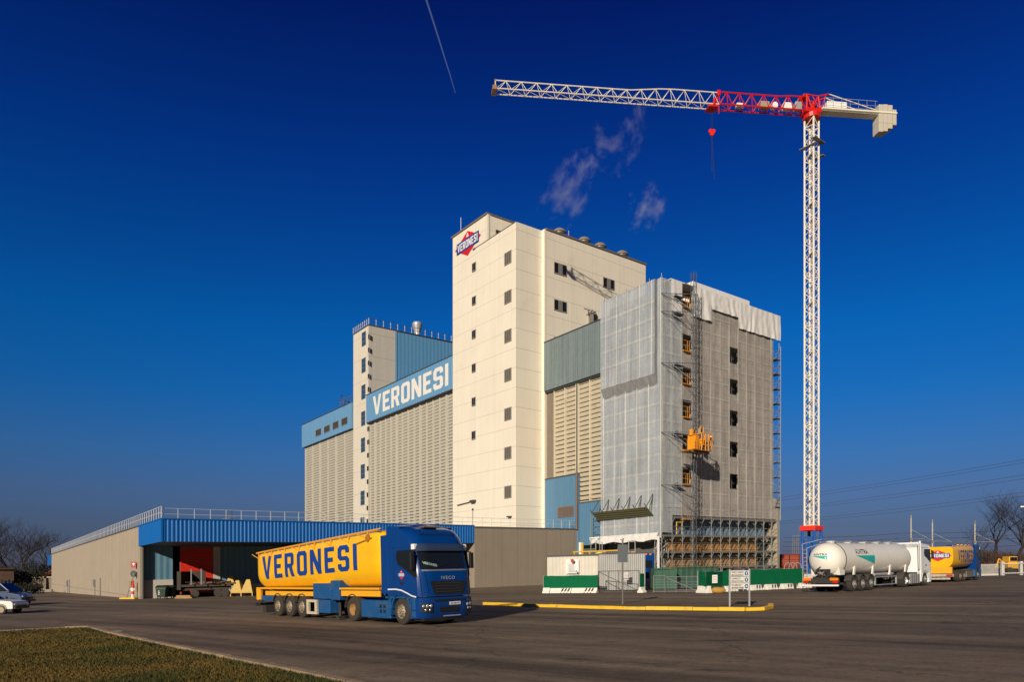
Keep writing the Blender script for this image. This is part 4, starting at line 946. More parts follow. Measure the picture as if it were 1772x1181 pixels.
q = MB(J); truss(q, 1.0, xC - .1, 7, .55, .085, .045, lambda x: 1.75 if x > 3 else 1.9); q.box(xC - .35, xC, -.12, .12, 1.3, 1.9); q.build('inner_jib', m_cr, cr)
q = MB(J)
for x, h in ((x_tip, 1.3),): q.box(x - .1, x + .35, -.6, .6, -.15, .3); q.tube((x, 0, 0), (x, 0, h), .09, 5)
q.build('jib_head', mat('jib_head_rust', (.28, .16, .07), .6), cr)
q = MB(J); q.box(-.9, 1.1, -.7, .7, -.2, .25)
for y in (-.5, .5):
    q.tube((.9, y, .2), (.9, y, 1.9), .12, 5); q.tube((.2, y, .2), (.9, y, 1.9), .08, 5); q.tube((.2, y, .2), (-.5, y, 1.75), .08, 5); q.tube((-.8, y, .2), (-.5, y, 1.75), .10, 5); q.tube((-.8, y, .2), (.2, y, 1.7), .06, 5); q.tube((1.2, y, 1.85), (-.6, y, 1.72), .10, 5); q.tube((-.5, y, 1.72), (-2.0, y * .7, 2.2), .10, 5); q.tube((-.9, y, .3), (-1.5, y, 2.0), .05, 5)
q.box(.55, 1.3, -.5, .5, 1.6, 1.95); q.box(-.6, .3, -.45, -.05, .3, 1.2)
q.lathe([(-.75, 1.0), (-.25, 1.0)], (0, 0, 0), 'z', 16)
q.build('slewing_frame', m_cr, cr, bevel=.02)
q = MB(J); q.box(2.6, 3.6, -.3, .3, .2, .95); q.build('drive_box', m_white, cr, bevel=.04)
q = MB(J); q.lathe([(-.3, .35), (.3, .35)], (4.7, 0, .55), 'y', 12); q.build('winch', m_white, cr)
q = MB(J); q.box(1.4, 2.2, -.35, .35, .2, 1.1); q.build('machinery', m_galv, cr, bevel=.05)
q = MB(J); q.box(5.4, 6.5, -.3, .3, .15, .9); q.build('control_box', mat('control_box', (.35, .30, .22), .5), cr, bevel=.04)
q = MB(J); q.box(xC - 3.0, xC - 2.3, -.25, .25, .1, .5); q.build('winch', m_white, cr)
CL = -10.5
q = MB(J); q.tube((-1, .55, .35), (CL, .55, .35), .16, 6); q.tube((-1, -.55, .35), (CL, -.55, .35), .16, 6)
for i in range(9): x = -1 + (CL + 1) * i / 8; q.tube((x, .55, .35), (x, -.55, .35), .07, 4)
q.box(CL + 1, -1, -.5, .5, .15, .2)
q.build('counter_jib', m_cw, cr)
q = MB(J); q.tube((-1.9, .35, 2.2), (CL + 2.6, .5, .6), .06, 5); q.tube((-1.9, -.35, 2.2), (CL + 2.6, -.5, .6), .06, 5); q.build('tie_bar', m_cw, cr)
q = MB(J)
for s in (-.75, .75):
    for i in range(7): x = -1.2 + (CL + 3) * i / 7; q.tube((x, s, .4), (x, s, 1.5), .025, 3)
    q.tube((-1.2, s, 1.5), (CL + 2.6, s, 1.5), .025, 3)
    q.tube((-1.2, s, .95), (CL + 2.6, s, .95), .02, 3)
q.build('walkway_rail', m_galv, cr)
q = MB(J); q.box(-4.2, -1.7, -.45, .45, .62, 1.35); q.build('electric_cabinet', m_white, cr, bevel=.04)
for i, (x0, x1, z0, z1) in enumerate(((-9.98, -9.42, -1.5, 1.3), (-9.38, -8.80, -1.85, 1.35), (-8.76, -8.2, -1.95, 1.3), (-10.5, -10.02, -1.05, .8))):
    q = MB(J); q.box(x0, x1, -.6, .6, z0, z1); q.build('counterweight', mat('counterweight_concrete', (.50, .46, .38), .85, var=.08, grid=((0, 0, 1), 50, 1.2, .05, .4)), cr, bevel=.06)
# trolley, red hook block and chain
xt = sx(1232); q = MB(J); q.box(xt - .5, xt + .6, -.6, .6, -.35, -.12); q.tube((xt - .6, .5, -.2), (xt - .6, .5, -1.1), .05, 4); q.tube((xt, .55, -.2), (xt - .1, .55, .6), .16, 5); q.tube((xt, -.55, -.2), (xt, -.55, .3), .16, 5); q.build('trolley', m_cr, cr)
zhk = -(229 - 184) / F * 82; q = MB(J)
for dx in (-.14, .14): q.lathe([(-.1, .22), (.1, .22)], (xt + dx * 1.3, 0, zhk + .15), 'y', 14)
q.prism([(xt - .38, zhk + .1), (xt + .38, zhk + .1), (xt + .1, zhk - .4), (xt - .1, zhk - .4)], .24, 'y', -.12); q.build('hook_block', mat('hook_red', (.85, .02, .01), .4), cr, bevel=.02)
q = MB(J); q.tube((xt - .1, 0, -.3), (xt - .1, 0, zhk + .3), .012, 3); q.tube((xt + .1, 0, -.3), (xt + .1, 0, zhk + .3), .012, 3)
q.tube((xt, 0, zhk - .5), (xt - .3, 0, zhk - 5.4), .028, 4); q.tube((xt + .05, 0, zhk - .5), (xt, 0, zhk - 4.6), .022, 4)
q.build('hoist_chain', m_black, cr)
# ================================================================ LORRIES
m_tblue = mat('lorry_blue_paint', (.0015, .042, .20), .22, var=.05, spec=.35, coat=.35, dirt=((.10, .09, .08), 1.4, .6, .25))
m_tblue2 = mat('lorry_blue_dusty', (.006, .075, .22), .5, var=.12, coat=.2, dirt=((.14, .12, .10), 1.8, .52, .45))
m_tyel = mat('tanker_yellow_paint', (.88, .47, .008), .32, var=.06, vs=.5, coat=.4, streak=.07, dirt=((.40, .20, .03), .9, .58, .5))
m_tyel2 = mat('tanker_yellow_dusty', (.80, .38, .015), .45, var=.1, coat=.1, dirt=((.28, .16, .06), 1.5, .56, .5))
m_tyre = mat('tyre_rubber', (.035, .030, .025), .9, var=.25, vs=6)
m_rim = mat('dusty_rim', (.30, .24, .165), .6, .2, var=.2, vs=8)
m_rimS = mat('steel_rim', (.55, .54, .50), .35, .6, var=.1)
m_mud = mat('mudguard_dusty', (.055, .048, .04), .85, var=.3, vs=4)
m_chas = mat('chassis_black', (.03, .028, .026), .7, var=.2)
m_lens = mat('headlight_glass', (.55, .56, .58), .15, .5); m_amber = mat('amber_lens', (.8, .22, .01), .3); m_rl = mat('red_lens', (.55, .015, .01), .3)
m_wglass = mat('cab_glass', (.010, .013, .016), .05, spec=.55, coat=.3)
def wheel(root, x, y, r=.52, rimm=None, w=.30, front=False, deep=False):
    """y: outer face position, sign gives the side"""
    s = -1 if y < 0 else 1
    q = MB(); q.lathe([(0, r - .24), (0.0, r - .16), (-.005 * s, r - .07), (-.03 * s, r - .02), (-.07 * s, r), (-(w - .07) * s, r), (-(w - .03) * s, r - .02), (-w * s, r - .08), (-w * s, r - .24)], (x, y, r), 'y', 28, cap=False)
    t = q.build('wheel', m_tyre, root, smooth=35)
    q = MB(); rr = r - .235
    if deep: prof = [(.0, rr + .015), (-.03 * s, rr), (-.16 * s, rr - .04), (-.17 * s, .12), (-.05 * s, .11), (-.04 * s, .005)]
    else: prof = [(.005 * s, rr + .015), (-.02 * s, rr), (-.05 * s, rr - .03), (.03 * s, .17), (.05 * s, .15), (.05 * s, .09), (.10 * s, .08), (.10 * s, .005)]
    q.lathe(prof, (x, y, r), 'y', 24, cap=False); rm = q.build('rim', rimm or m_rim, t, smooth=35)
    q = MB()
    for k in range(10):
        A = 2 * math.pi * k / 10; q.lathe([(0, .018), (.035 * s, .018), (.04 * s, .003)], (x + .125 * math.cos(A) * (1.35), y + (-.165 if deep else .035) * s * (1 if deep else .6), r + .125 * 1.35 * math.sin(A)), 'y', 6)
    for k in range(8):
        A = 2 * math.pi * (k + .5) / 8; q.lathe([(0, .035), (.006 * s, .035), (.007 * s, .003)], (x + .215 * math.cos(A), y + (-.166 if deep else -.022) * s, r + .215 * math.sin(A)), 'y', 8)
    q.build('nuts', m_chas, t)
    return t
def arch(q, x, r0, r1, y0, y1, a0=0, a1=180, zc=.52, n=12):
    for i in range(n):
        t0, t1 = R(a0 + (a1 - a0) * i / n), R(a0 + (a1 - a0) * (i + 1) / n)
        P = [(x + rr * math.cos(t), zc + rr * math.sin(t)) for rr, t in ((r0, t0), (r1, t0), (r1, t1), (r0, t1))]
        q.loft([[(p[0], y0, p[1]) for p in P], [(p[0], y1, p[1]) for p in P]], cap=(True))
# --- cab shared by the lorries: origin at ground under the front axle, x forward, near (right-hand) side is y<0
def fx(z, hgh=1.0):
    T_ = [(.25, 1.36), (.9, 1.43), (1.2, 1.44), (1.7, 1.40), (2.08, 1.34), (2.85, 1.10), (3.1, .98), (3.4, .78), (3.62, .50), (3.78, .10), (3.86, -.4)]
    if z <= T_[0][0]: return T_[0][1]
    for (z0, x0), (z1, x1) in zip(T_, T_[1:]):
        if z <= z1: return x0 + (x1 - x0) * (z - z0) / (z1 - z0)
    return T_[-1][1]
def cy(y, z=1.5):
    t = max(0, (abs(y) - .75) / .5); k = .28 if z > .9 else .22
    return k * t ** 2.2
def cab(root, mp, ms, zr=3.86, rear=-.86, txt=None, band=None):
    def front(y, z, o=0): return Vector((fx(z) - cy(y, z) + o, y, z))
    ys = [-1.25, -1.235, -1.19, -1.08, -.9, -.7, -.3, 0, .3, .7, .9, 1.08, 1.19, 1.235, 1.25]
    zs = [1.08, 1.2, 1.5, 1.8, 2.08, 2.4, 2.85, 3.1, 3.3, 3.5, 3.62, 3.72, 3.8, 3.86]
    zs = [z for z in zs if z < zr] + [zr]
    rings = []
    for y in ys:
        e = abs(y); zt = zr - (0 if e < .9 else .16 * ((e - .9) / .35) ** 2)
        pts = []
        for z in zs:
            zz = min(z, zt); pts.append((fx(zz) - cy(y, zz), y, zz))
        pts += [(max(rear, -.6) + .1, y, zt), (rear, y, zt), (rear, y, 1.08)]
        rings.append(pts)
    q = MB(); q.loft(rings); body = q.build('cab', mp, root, smooth=28)
    # side shell details: door shut lines
    q = MB()
    for y in (-1.258, 1.258):
        s = -1 if y < 0 else 1
        for (x0, z0), (x1, z1) in (((-.42, 1.1), (-.42, 3.0)), ((1.06, 1.15), (1.06, 1.9)), ((rear, 2.98), (.95, 2.98)), ((-.42, 1.1), (.45, 1.12))): q.tube((x0, y + .006 * -s, z0), (x1, y + .006 * -s, z1), .009, 4)
    q.build('shut_lines', m_black, body)
    # windscreen, visor, grille as shells following the curved nose
    def shell(name, m, y0, y1, z0, z1, o, par, thick=0, ins=0):
        q = MB(); ny, nz_ = 16, 6
        P = []
        for j in range(nz_ + 1):
            z = z0 + (z1 - z0) * j / nz_; sh = ins * (1 - j / nz_)
            for i in range(ny + 1):
                y = (y0 + sh) + (y1 - y0 - 2 * sh) * i / ny; P.append(front(y, z, o + thick * (1 if 0 < j < nz_ else .3)))
        q.raw(P, [[j * (ny + 1) + i, j * (ny + 1) + i + 1, (j + 1) * (ny + 1) + i + 1, (j + 1) * (ny + 1) + i] for j in range(nz_) for i in range(ny)])
        return q.build(name, m, par, smooth=60)
    ws = shell('windscreen', m_wglass, -1.13, 1.13, 2.12, 2.84, .012, root)
    q = MB()
    for y in (-.55, .35): q.tube(front(y, 2.14, .03), front(y + .55, 2.3, .03), .012, 4)
    q.build('wiper', m_black, ws)
    vz0 = 2.80
    vis = shell('sun_visor', mat('visor_blue_grey', (.03, .05, .10), .2, coat=.4), -1.2, 1.2, 2.80, 3.08, .10, root, .05)
    q = MB(); q.box(.78, 1.0, -1.26, -1.1, 2.86, 3.08); q.box(.78, 1.0, 1.1, 1.26, 2.86, 3.08); q.build('visor_cap', m_white, vis, bevel=.03)
    shell('chrome_strip', mat('satin_strip', (.32, .36, .42), .3, .5), -1.1, 1.1, 2.04, 2.1, .02, body)
    g = shell('grille', m_black, -.86, .86, 1.16, 1.66, .015, root, 0, .18)
    q = MB()
    for z in (1.25, 1.36, 1.47, 1.57): q.path([front(y, z, .03) for y in (-.6, -.3, 0, .3, .6)], .012, 4)
    q.build('grille_bar', m_dkgrey, g)
    if txt:
        v, f, w = font2d(txt, .17, 1.25, bold=.004); q = MB(); q.decal(v, f, lambda x, y: front(-.02 + (x - w / 2) * 1.15, 1.72 + y, .03)); q.build('badge', m_lens, body)
    q = MB()       # gap lines round the nose: bonnet panel, corner vanes, bumper joint
    for s in (-1, 1):
        q.path([front(1.02 * s, 2.05, .012), front(.98 * s, 1.7, .012), front(.93 * s, 1.2, .012)], .011, 4)
        q.path([front(1.17 * s, 2.0, .012), front(1.16 * s, 1.6, .012), front(1.14 * s, 1.12, .012)], .014, 4)
    q.path([front(y, 1.085, .012) for y in (-1.2, -1.0, -.6, 0, .6, 1.0, 1.2)], .014, 4)
    q.path([front(y, 3.45, .008) for y in (-.8, -.4, 0, .4, .8)], .012, 4)
    q.build('panel_gap', m_black, body)
    # side windows
    for s in (-1, 1):
        q = MB(); y = 1.262 * s
        pts = [(-.18, 2.86), (.98, 2.86), (1.1, 2.2), (1.13, 1.82), (.95, 1.84), (.35, 2.14), (-.12, 2.32), (-.22, 2.6)]
        q.prism([(p[0] - .0, p[1]) for p in pts], -.02 * s, 'y', y + .012 * s); q.build('side_window', m_wglass, root)
        q = MB(); q.tube((1.0, 1.25 * s, 2.8), (1.08, 1.42 * s, 2.75), .025, 5); q.tube((1.0, 1.25 * s, 2.15), (1.08, 1.42 * s, 2.2), .025, 5); q.box(1.02, 1.13, min(1.33 * s, 1.50 * s), max(1.33 * s, 1.50 * s), 2.12, 2.74); mi_ = q.build('mirror', m_black, root, bevel=.04)
        q = MB(); q.box(-.28, -.1, min(1.25 * s, 1.285 * s), max(1.25 * s, 1.285 * s), 1.60, 1.74) if False else q.box(.04, .22, min(1.25 * s, 1.28 * s), max(1.25 * s, 1.28 * s), 1.55, 1.66); q.build('door_handle', m_black, root, bevel=.01)
    # lower body: bumper, steps, wheel arch
    q = MB()
    rr = []
    for y in ys:
        rr.append([(fx(1.05) + .03 - cy(y, .5), y, 1.05), (fx(.8) + .05 - cy(y, .5), y, .8), (fx(.5) + .04 - cy(y, .5), y, .5), (fx(.25) - .04 - cy(y, .5), y, .27), (.72, y, .27), (.72, y, 1.05)])
    q.loft(rr); bump_ = q.build('bumper', mp, root, smooth=28)
    q = MB(); q.box(.72, 1.33, -1.1, 1.1, .17, .27); q.build('bumper_lip', m_black, bump_)
    def shb(name, m, y0, y1, z0, z1, o, par):
        q = MB(); n = 8; P = [(fx(z) + .05 - cy(y0 + (y1 - y0) * i / n, .5) + o, y0 + (y1 - y0) * i / n, z) for z in (z0, z1) for i in range(n + 1)]
        q.raw(P, [[i, i + 1, n + 2 + i, n + 1 + i] for i in range(n)]); return q.build(name, m, par, smooth=60)
    shb('bumper_intake', m_black, -.45, .45, .5, .68, .012, bump_); shb('bumper_slot', m_black, -.7, .7, .90, .97, .012, bump_)
    shb('bumper_trim', m_galv, -.3, .55, .31, .35, .014, bump_)
    for s in (-1, 1):
        h = shb('headlight', m_black, min(.78 * s, 1.2 * s), max(.78 * s, 1.2 * s), .50, .84, .012, root)
        q = MB()
        for yy, zz, r_ in ((.86, .74, .07), (1.0, .74, .075), (1.12, .74, .06), (.9, .59, .05), (1.05, .59, .05)):
            X = fx(zz) + .06 - cy(yy, .5); q.lathe([(0, r_), (.02, r_ * .8), (.03, .005)], (X, yy * s, zz), 'x', 12)
        q.build('lens', m_lens, h, smooth=60)
    q = MB(); X = fx(.8) + .06; q.box(X, X + .015, -.02, .50, .74, .86); pl = q.build('number_plate', mat('plate_white', (.62, .64, .66), .5), root)
    v, f, w = font2d('EL 540 HV', .085, 1.0, bold=.002); q = MB(); q.decal(v, f, lambda x, y: Vector((X + .018, .05 + x * .40 / w, .765 + y))); q.build('plate_characters', m_black, pl)
    for s in (-1, 1):
        q = MB(); ya, yb = sorted((.95 * s, 1.25 * s))
        arch(q, 0, .62, .70, ya, yb, 8, 172, n=14)
        q.box(.66, .75, ya, yb, .25, 1.09); q.box(-.86, -.68, ya, yb, .35, 1.09)
        q.loft([[(x, ya, z) for x, z in ((-.86, 1.09), (.72, 1.09), (.72, 1.0), (0.5, 1.02), (-.5, 1.02), (-.86, .95))], [(x, yb, z) for x, z in ((-.86, 1.09), (.72, 1.09), (.72, 1.0), (0.5, 1.02), (-.5, 1.02), (-.86, .95))]])
        q.build('wheel_arch', ms, root, smooth=30)
        q = MB(); ya, yb = sorted((1.0 * s, 1.262 * s)); q.box(.76, .98, ya, yb, .3, .55); q.box(.76, .98, ya, yb, .6, 1.05); q.build('step', ms, root, bevel=.02)
    q = MB(); q.box(-.8, .7, -.9, .9, .55, 1.08); q.build('underbody', m_chas, root)
    return body, front
def swoosh(root):
    for s in (-1, 1):
        q = MB(); y = 1.268 * s
        pts = [(-.86, 1.36), (-.3, 1.37), (.1, 1.33), (.5, 1.22), (.8, 1.12), (1.08, 1.08)]
        for p0, p1 in zip(pts, pts[1:]): q.poly([(p0[0], y, p0[1] - .025), (p1[0], y, p1[1] - .025), (p1[0], y, p1[1] + .025), (p0[0], y, p0[1] + .025)])
        q.build('swoosh_line', m_white, root)
def chassis_tractor(root, tank_m, silver=False, wb=3.7):
    q = MB(); q.box(-wb - .8, .7, -.45, -.3, .75, 1.0); q.box(-wb - .8, .7, .3, .45, .75, 1.0); q.tube((-wb, -.9, .52), (-wb, .9, .52), .09, 6); q.tube((0, -.9, .5), (0, .9, .5), .08, 6); q.box(-wb - .4, -wb + .4, -.45, .45, 1.0, 1.16)
    q.build('chassis', m_chas, root)
    for s in (-1, 1):
        ya, yb = sorted((.65 * s, 1.2 * s)); q = MB()
        if silver: q.prism([(-2.95, .3), (-2.95, .85), (-2.85, .95), (-.95, .95), (-.85, .85), (-.85, .3), (-.95, .22), (-2.85, .22)], (.5 if s > 0 else -.5), 'y', .7 * s)
        else: q.box(-wb + .66, -.80, ya, yb, .20, .92)
        tk = q.build('side_tank', tank_m, root, bevel=.04)
        q = MB()
        if silver:
            for x in (-2.5, -2.1, -1.7, -1.3): q.box(x, x + .05, 1.2 * s - .01, 1.2 * s + .01, .2, .96)
        else:
            for x in (-1.58, -1.3):
                for z in (.42, .62): q.box(x, x + .16, 1.2 * s - .012, 1.2 * s + .012, z, z + .13)
        q.build('tank_strap', m_black, tk)
        q = MB(); ya, yb = sorted((.7 * s, 1.24 * s)); arch(q, -wb, .6, .64, ya, yb, 5, 175); q.build('mudguard', m_mud, root)
    for s in (-1, 1): wheel(root, 0, 1.22 * s, rimm=m_rimS if silver else m_rim, front=True); wheel(root, -wb, 1.22 * s, rimm=m_rimS if silver else mat('gold_rim', (.45, .26, .09), .5, .3), deep=True, w=.6)
def trailer_wheels(root, xs, rimm=None):
    for x in xs:
        for s in (-1, 1): wheel(root, x, 1.24 * s, rimm=rimm, w=.38)
    q = MB()
    for x in xs: q.tube((x, -.95, .52), (x, .95, .52), .09, 6)
    q.box(xs[0] - 1.2, -2.9, -.5, -.35, 1.0, 1.22); q.box(xs[0] - 1.2, -2.9, .35, .5, 1.0, 1.22); q.build('trailer_frame', m_chas, root)
    for x in xs:
        for s in (-1, 1):
            q = MB(); ya, yb = sorted((.82 * s, 1.26 * s)); arch(q, x, .58, .62, ya, yb, 20, 160, n=10); q.build('mudguard', m_mud, root)
# --- blue and yellow lorry in front
Hx, Hy = .672, -.7405
O = Vector((-3.336, 28.4, G(-3.336)))
tk1 = thing('tank_lorry', 'blue cab lorry pulling a yellow tank trailer lettered VERONESI, nearest the camera', 'lorry', O, ground_rot(Hx, Hy), 'lorries in the yard')
cb, frontf = cab(tk1, m_tblue, m_tblue2, txt='IVECO'); swoosh(tk1); chassis_tractor(tk1, m_tblue2)
# roof air deflector and side fairing behind the cab, raised roof hatch, horn bar
q = MB(); q.loft([[(-.9, y, 1.15), (-.9, y, 3.95 - (0 if abs(y) < 1 else .1)), (-.2, y, 3.93 - (0 if abs(y) < 1 else .12)), (.1, y, 3.78), (-.2, y, 3.5), (-.84, y, 3.0), (-.84, y, 1.15)] for y in (-1.262, -1.0, 0, 1.0, 1.262)]); q.build('air_deflector', m_tblue, tk1, smooth=30, bevel=.02)
q = MB(); q.box(-.15, .42, -.38, .38, 3.74, 3.80); q.build('roof_hatch', mat('hatch_brown', (.14, .11, .07), .3), tk1, bevel=.02)
q = MB(); random.seed(12)
for k in range(5):
    y = -.7 + k * .25; pts = [(-1.45, y, 1.5)] + [(-1.42 + .38 * i / 8, y + .07 * math.sin(i * 2.1), 1.5 - .28 * math.sin(math.pi * i / 8) + .04 * math.cos(i * 3)) for i in range(1, 8)] + [(-.9, y, 1.5)]
    q.path(pts, .018, 5)
q.build('air_hose', m_rl, tk1)
q = MB(); q.box(-1.35, -.92, -1.24, -1.2, 1.2, 3.5); q.box(-1.35, -.92, 1.2, 1.24, 1.2, 3.5); q.build('side_fairing', m_tblue, tk1)
q = MB(); emblem(q, lambda x, y, l: Vector((.12 + x * .22, -1.262 - l * .003, 1.92 + y * .30))); q.build('door_emblem', lm, tk1)
v, f, w = font2d('VERONESI', .13, 1.0, bold=.004); q = MB(); q.decal(v, f, lambda x, y: frontf(-1.02 + x * .58 / w, 2.32 - x * .12 / w + y, .02)); q.build('windscreen_card', mat('card_green', (.35, .5, .42), .5), tk1)
# tank
def tank_shape(xf, xr, zbf, zbr, ztf, ztr, w, nexp, ns_=56, chf=.0):
    def ring(x, t, sc_=1.0):
        zb_ = zbf + (zbr - zbf) * t; zt2 = ztf + (ztr - ztf) * t; zc_ = (zb_ + zt2) / 2; hz_ = (zt2 - zb_) / 2; P = []
        for i in range(ns_):
            A = 2 * math.pi * i / ns_; c_, s_ = math.cos(A), math.sin(A)
            ne = 9.0 if s_ > 0 else 2.6
            r_ = (abs(c_) ** ne + abs(s_) ** ne) ** (-1 / ne)
            P.append((x, -w * c_ * r_ * sc_, zc_ + hz_ * s_ * r_ * sc_))
        return P
    def side(x, z):
        t = (xf - x) / (xf - xr); zb_ = zbf + (zbr - zbf) * t; zt2 = ztf + (ztr - ztf) * t; zc_ = (zb_ + zt2) / 2; hz_ = (zt2 - zb_) / 2
        k = (z - zc_) / hz_; ne = 9.0 if k > 0 else 2.6
        return w * max(0, 1 - abs(k) ** ne) ** (1 / ne)
    return ring, side
ring, side = tank_shape(-1.45, -13.6, 1.33, 1.25, 3.78, 3.22, 1.24, 3)
q = MB()
st_ = [(0.0, .86), (.012, .95), (.03, .99), (.06, 1), (.2, 1), (.4, 1), (.6, 1), (.8, 1), (.95, 1), (.975, .985), (.99, .94), (1.0, .84)]
q.loft([ring(-1.45 - 12.15 * t, t, s) for t, s in st_]); tb = q.build('tank', m_tyel, tk1, smooth=40)
v, f, ww1 = word2d('VERONESI', .2, cuts=8)
for sgn in (-1, 1):
    q = MB()
    def fn(x, y):
        X = (-12.75 + 9.55 * x / ww1) if sgn < 0 else (-3.2 - 9.55 * x / ww1)
        t = (-1.45 - X) / 12.15; z = 1.80 + .42 * (1 - t) + y * (1.19 - .08 * (1 - t)) ; return Vector((X, sgn * (side(X, z) + .007), z))
    q.decal(v, f, fn)
    q.build('tank_lettering', mat('lettering_blue', (.006, .05, .26), .4, var=.06), tb)
q = MB()        # weld seams, round the shell
for t in (.17, .34, .5, .67, .83):
    P = ring(-1.45 - 12.15 * t, t, 1.003); P2 = ring(-1.47 - 12.15 * t, t, 1.003); q.loft([P, P2], cap=False)
q.build('tank_seam', m_tyel2, tb)
for s in (-1, 1):
    q = MB(); y = 1.24 * s; zt0, zt1 = 3.76, 3.20
    zf_ = lambda x, d=0: zt0 + (zt1 - zt0) * ((-1.45 - x) / 12.15) + d
    q.tube((-1.5, y, zf_(-1.5)), (-13.45, y, zf_(-13.45)), .04, 5); q.tube((-1.5, y * .9, zf_(-1.5, .05)), (-13.45, y * .9, zf_(-13.45, .05)), .025, 4)
    for i in range(8):
        x = -2.3 - i * 1.55; q.tube((x, y * 1.0, zf_(x)), (x, y * 1.01, zf_(x, -.3)), .03, 4); q.tube((x, y * 1.01, zf_(x, -.3)), (x - .85, y * 1.005, zf_(x - .85, -.02)), .022, 4)
    q.build('side_rail', m_tyel2, tk1)
q = MB(); q.tube((-2.0, -1.26, 3.45), (-3.2, -1.27, 3.25), .03, 4); q.lathe([(0, .16), (.04, .16)], (-2.3, -1.28, 3.45), 'y', 10); q.build('crank_gear', mat('gear_brown', (.35, .16, .02), .5), tk1)
for s in (-1, 1):
    q = MB(); ya, yb = sorted((1.16 * s, 1.22 * s)); q.box(-4.66, -1.5, ya, yb, 1.06, 1.30); q.box(-12.5, -7.12, ya, yb, 1.02, 1.24); q.box(-13.5, -1.5, min(.9 * s, 1.27 * s), max(.9 * s, 1.27 * s), 1.34, 1.42)
    q.build('side_skirt', m_tyel2, tk1, bevel=.01)
q = MB(); q.box(-13.6, -13.45, -1.22, 1.22, .75, 1.4); q.box(-13.6, -13.1, -1.24, -1.1, .78, 1.42); q.box(-13.6, -13.1, 1.1, 1.24, .78, 1.42); q.build('rear_panel', m_tyel2, tk1, bevel=.02)
q = MB(); q.box(-13.9, -13.75, -1.2, 1.2, .45, .6)
for y in (-1.0, 1.0): q.tube((-12.6, y, .95), (-13.8, y, .55), .05, 5)
q.tube((-13.9, -1.2, .6), (-14.0, -1.3, .75), .03, 4); q.box(-13.0, -12.6, -1.15, -.6, .12, .5)
q.build('rear_bar', m_chas, tk1)
q = MB(); q.box(-13.0, -11.6, -1.2, -.7, .75, 1.0); q.box(-5.2, -1.2, -.9, .9, .98, 1.2); q.prism([(-5.0, .98), (-2.0, 1.1), (-1.4, 1.12), (-1.4, 1.3), (-6.0, 1.3), (-6.0, .98)], 2.0, 'y', -1.0); q.build('trailer_frame', m_tblue2, tk1)
q = MB(); q.box(-7.1, -5.47, -1.3, -.6, .92, 1.62); q.box(-5.46, -4.7, -1.28, -.5, .88, 1.74); q.box(-7.2, -6.3, .6, 1.3, .8, 1.6); tbx = q.build('equipment_box', m_tblue2, tk1, bevel=.02)
q = MB(); q.box(-7.09, -5.48, -1.31, -.6, 1.62, 1.68); q.build('box_lid', m_tyel2, tbx)
q = MB(); q.box(-6.7, -5.6, -1.26, -.7, .28, .88); q.build('lower_box', m_tblue2, tk1, bevel=.02)
q = MB()
for x0, x1, z0, z1 in ((-7.85, -6.85, .75, .87), (-7.85, -6.85, .2, .32), (-7.85, -7.67, .32, .75), (-7.05, -6.85, .32, .75)): q.box(x0, x1, -1.27, -1.15, z0, z1)
q.build('side_guard', mat('cream_guard', (.52, .46, .33), .6), tk1, bevel=.01)
for y in (-.9, .9): q = MB(); q.tube((-5.35, y, .15), (-5.35, y, 1.05), .07, 6); q.box(-5.5, -5.2, y - .15, y + .15, .05, .16); q.build('landing_leg', m_chas, tk1)
trailer_wheels(tk1, (-11.25, -9.94, -8.63) if False else (-11.0, -9.69, -8.38))
# --- white tanker with teal sign, to the right
H2 = (.76, .65); n_ = math.hypot(*H2); H2 = (H2[0] / n_, H2[1] / n_)
fw = Vector((23 + .76 * 12.4, 48.2 + .65 * 12.4, 0)); O2 = Vector((fw.x - 1.22 * H2[1] * 1, fw.y + 1.22 * H2[0], 0)); O2.z = G(O2.x)
tk2 = thing('tank_lorry', 'white round tanker lettered AINTRA with teal wedge, white cab facing away', 'lorry', O2, ground_rot(*H2), 'lorries in the yard')
m_tw = mat('tanker_white_paint', (.78, .745, .66), .4, streak=.05, var=.04, vs=.7, coat=.2, dirt=((.5, .42, .3), .9, .62, .3)); m_tw2 = mat('cab_white_paint', (.78, .80, .80), .35, coat=.3, var=.04)
cab(tk2, m_tw2, m_tw2, zr=3.3, rear=-.8); chassis_tractor(tk2, mat('silver_tank', (.55, .54, .51), .4, .4), silver=True)
q = MB(); q.tube((-.85, -1.2, .9), (-.85, -1.2, 3.5), .08, 8); q.build('exhaust_stack', m_cw if False else m_white, tk2)
q = MB(); q.loft([[(-.8, y, 3.0), (-.8, y, 3.42), (-.5, y, 3.42), (.4, y, 3.15), (.5, y, 3.0)] for y in (-1.1, 1.1)]); q.box(-1.2, -.8, -1.24, -1.2, 1.3, 3.3); q.build('roof_fairing', m_tw2, tk2)
xr2, xf2 = -14.6, -1.6; rc, zc2 = 1.18, 2.17
q = MB(); prof = [(xr2, .02), (xr2 + .06, .35), (xr2 + .2, .7), (xr2 + .45, .98), (xr2 + .8, 1.13), (xr2 + 1.2, rc), (xr2 + 1.3, rc)] + [(xr2 + 1.3 + (xf2 - xr2 - 2.4) * i / 8, rc) for i in range(1, 9)] + [(xf2 - .8, 1.12), (xf2 - .45, .97), (xf2 - .2, .7), (xf2 - .06, .35), (xf2, .02)]
q.lathe(prof, (0, 0, zc2), 'x', 36); tb2 = q.build('tank', m_tw, tk2, smooth=50)
q = MB()
for x in (xr2 + 3.2, xr2 + 5.6, xr2 + 8.0, xr2 + 10.4): q.lathe([(-.02, rc + .004), (.02, rc + .004)], (x, 0, zc2), 'x', 36, cap=False)
q.build('tank_seam', mat('seam_dull_white', (.6, .56, .5), .5), tb2)  # seam rings in a duller white than the tank
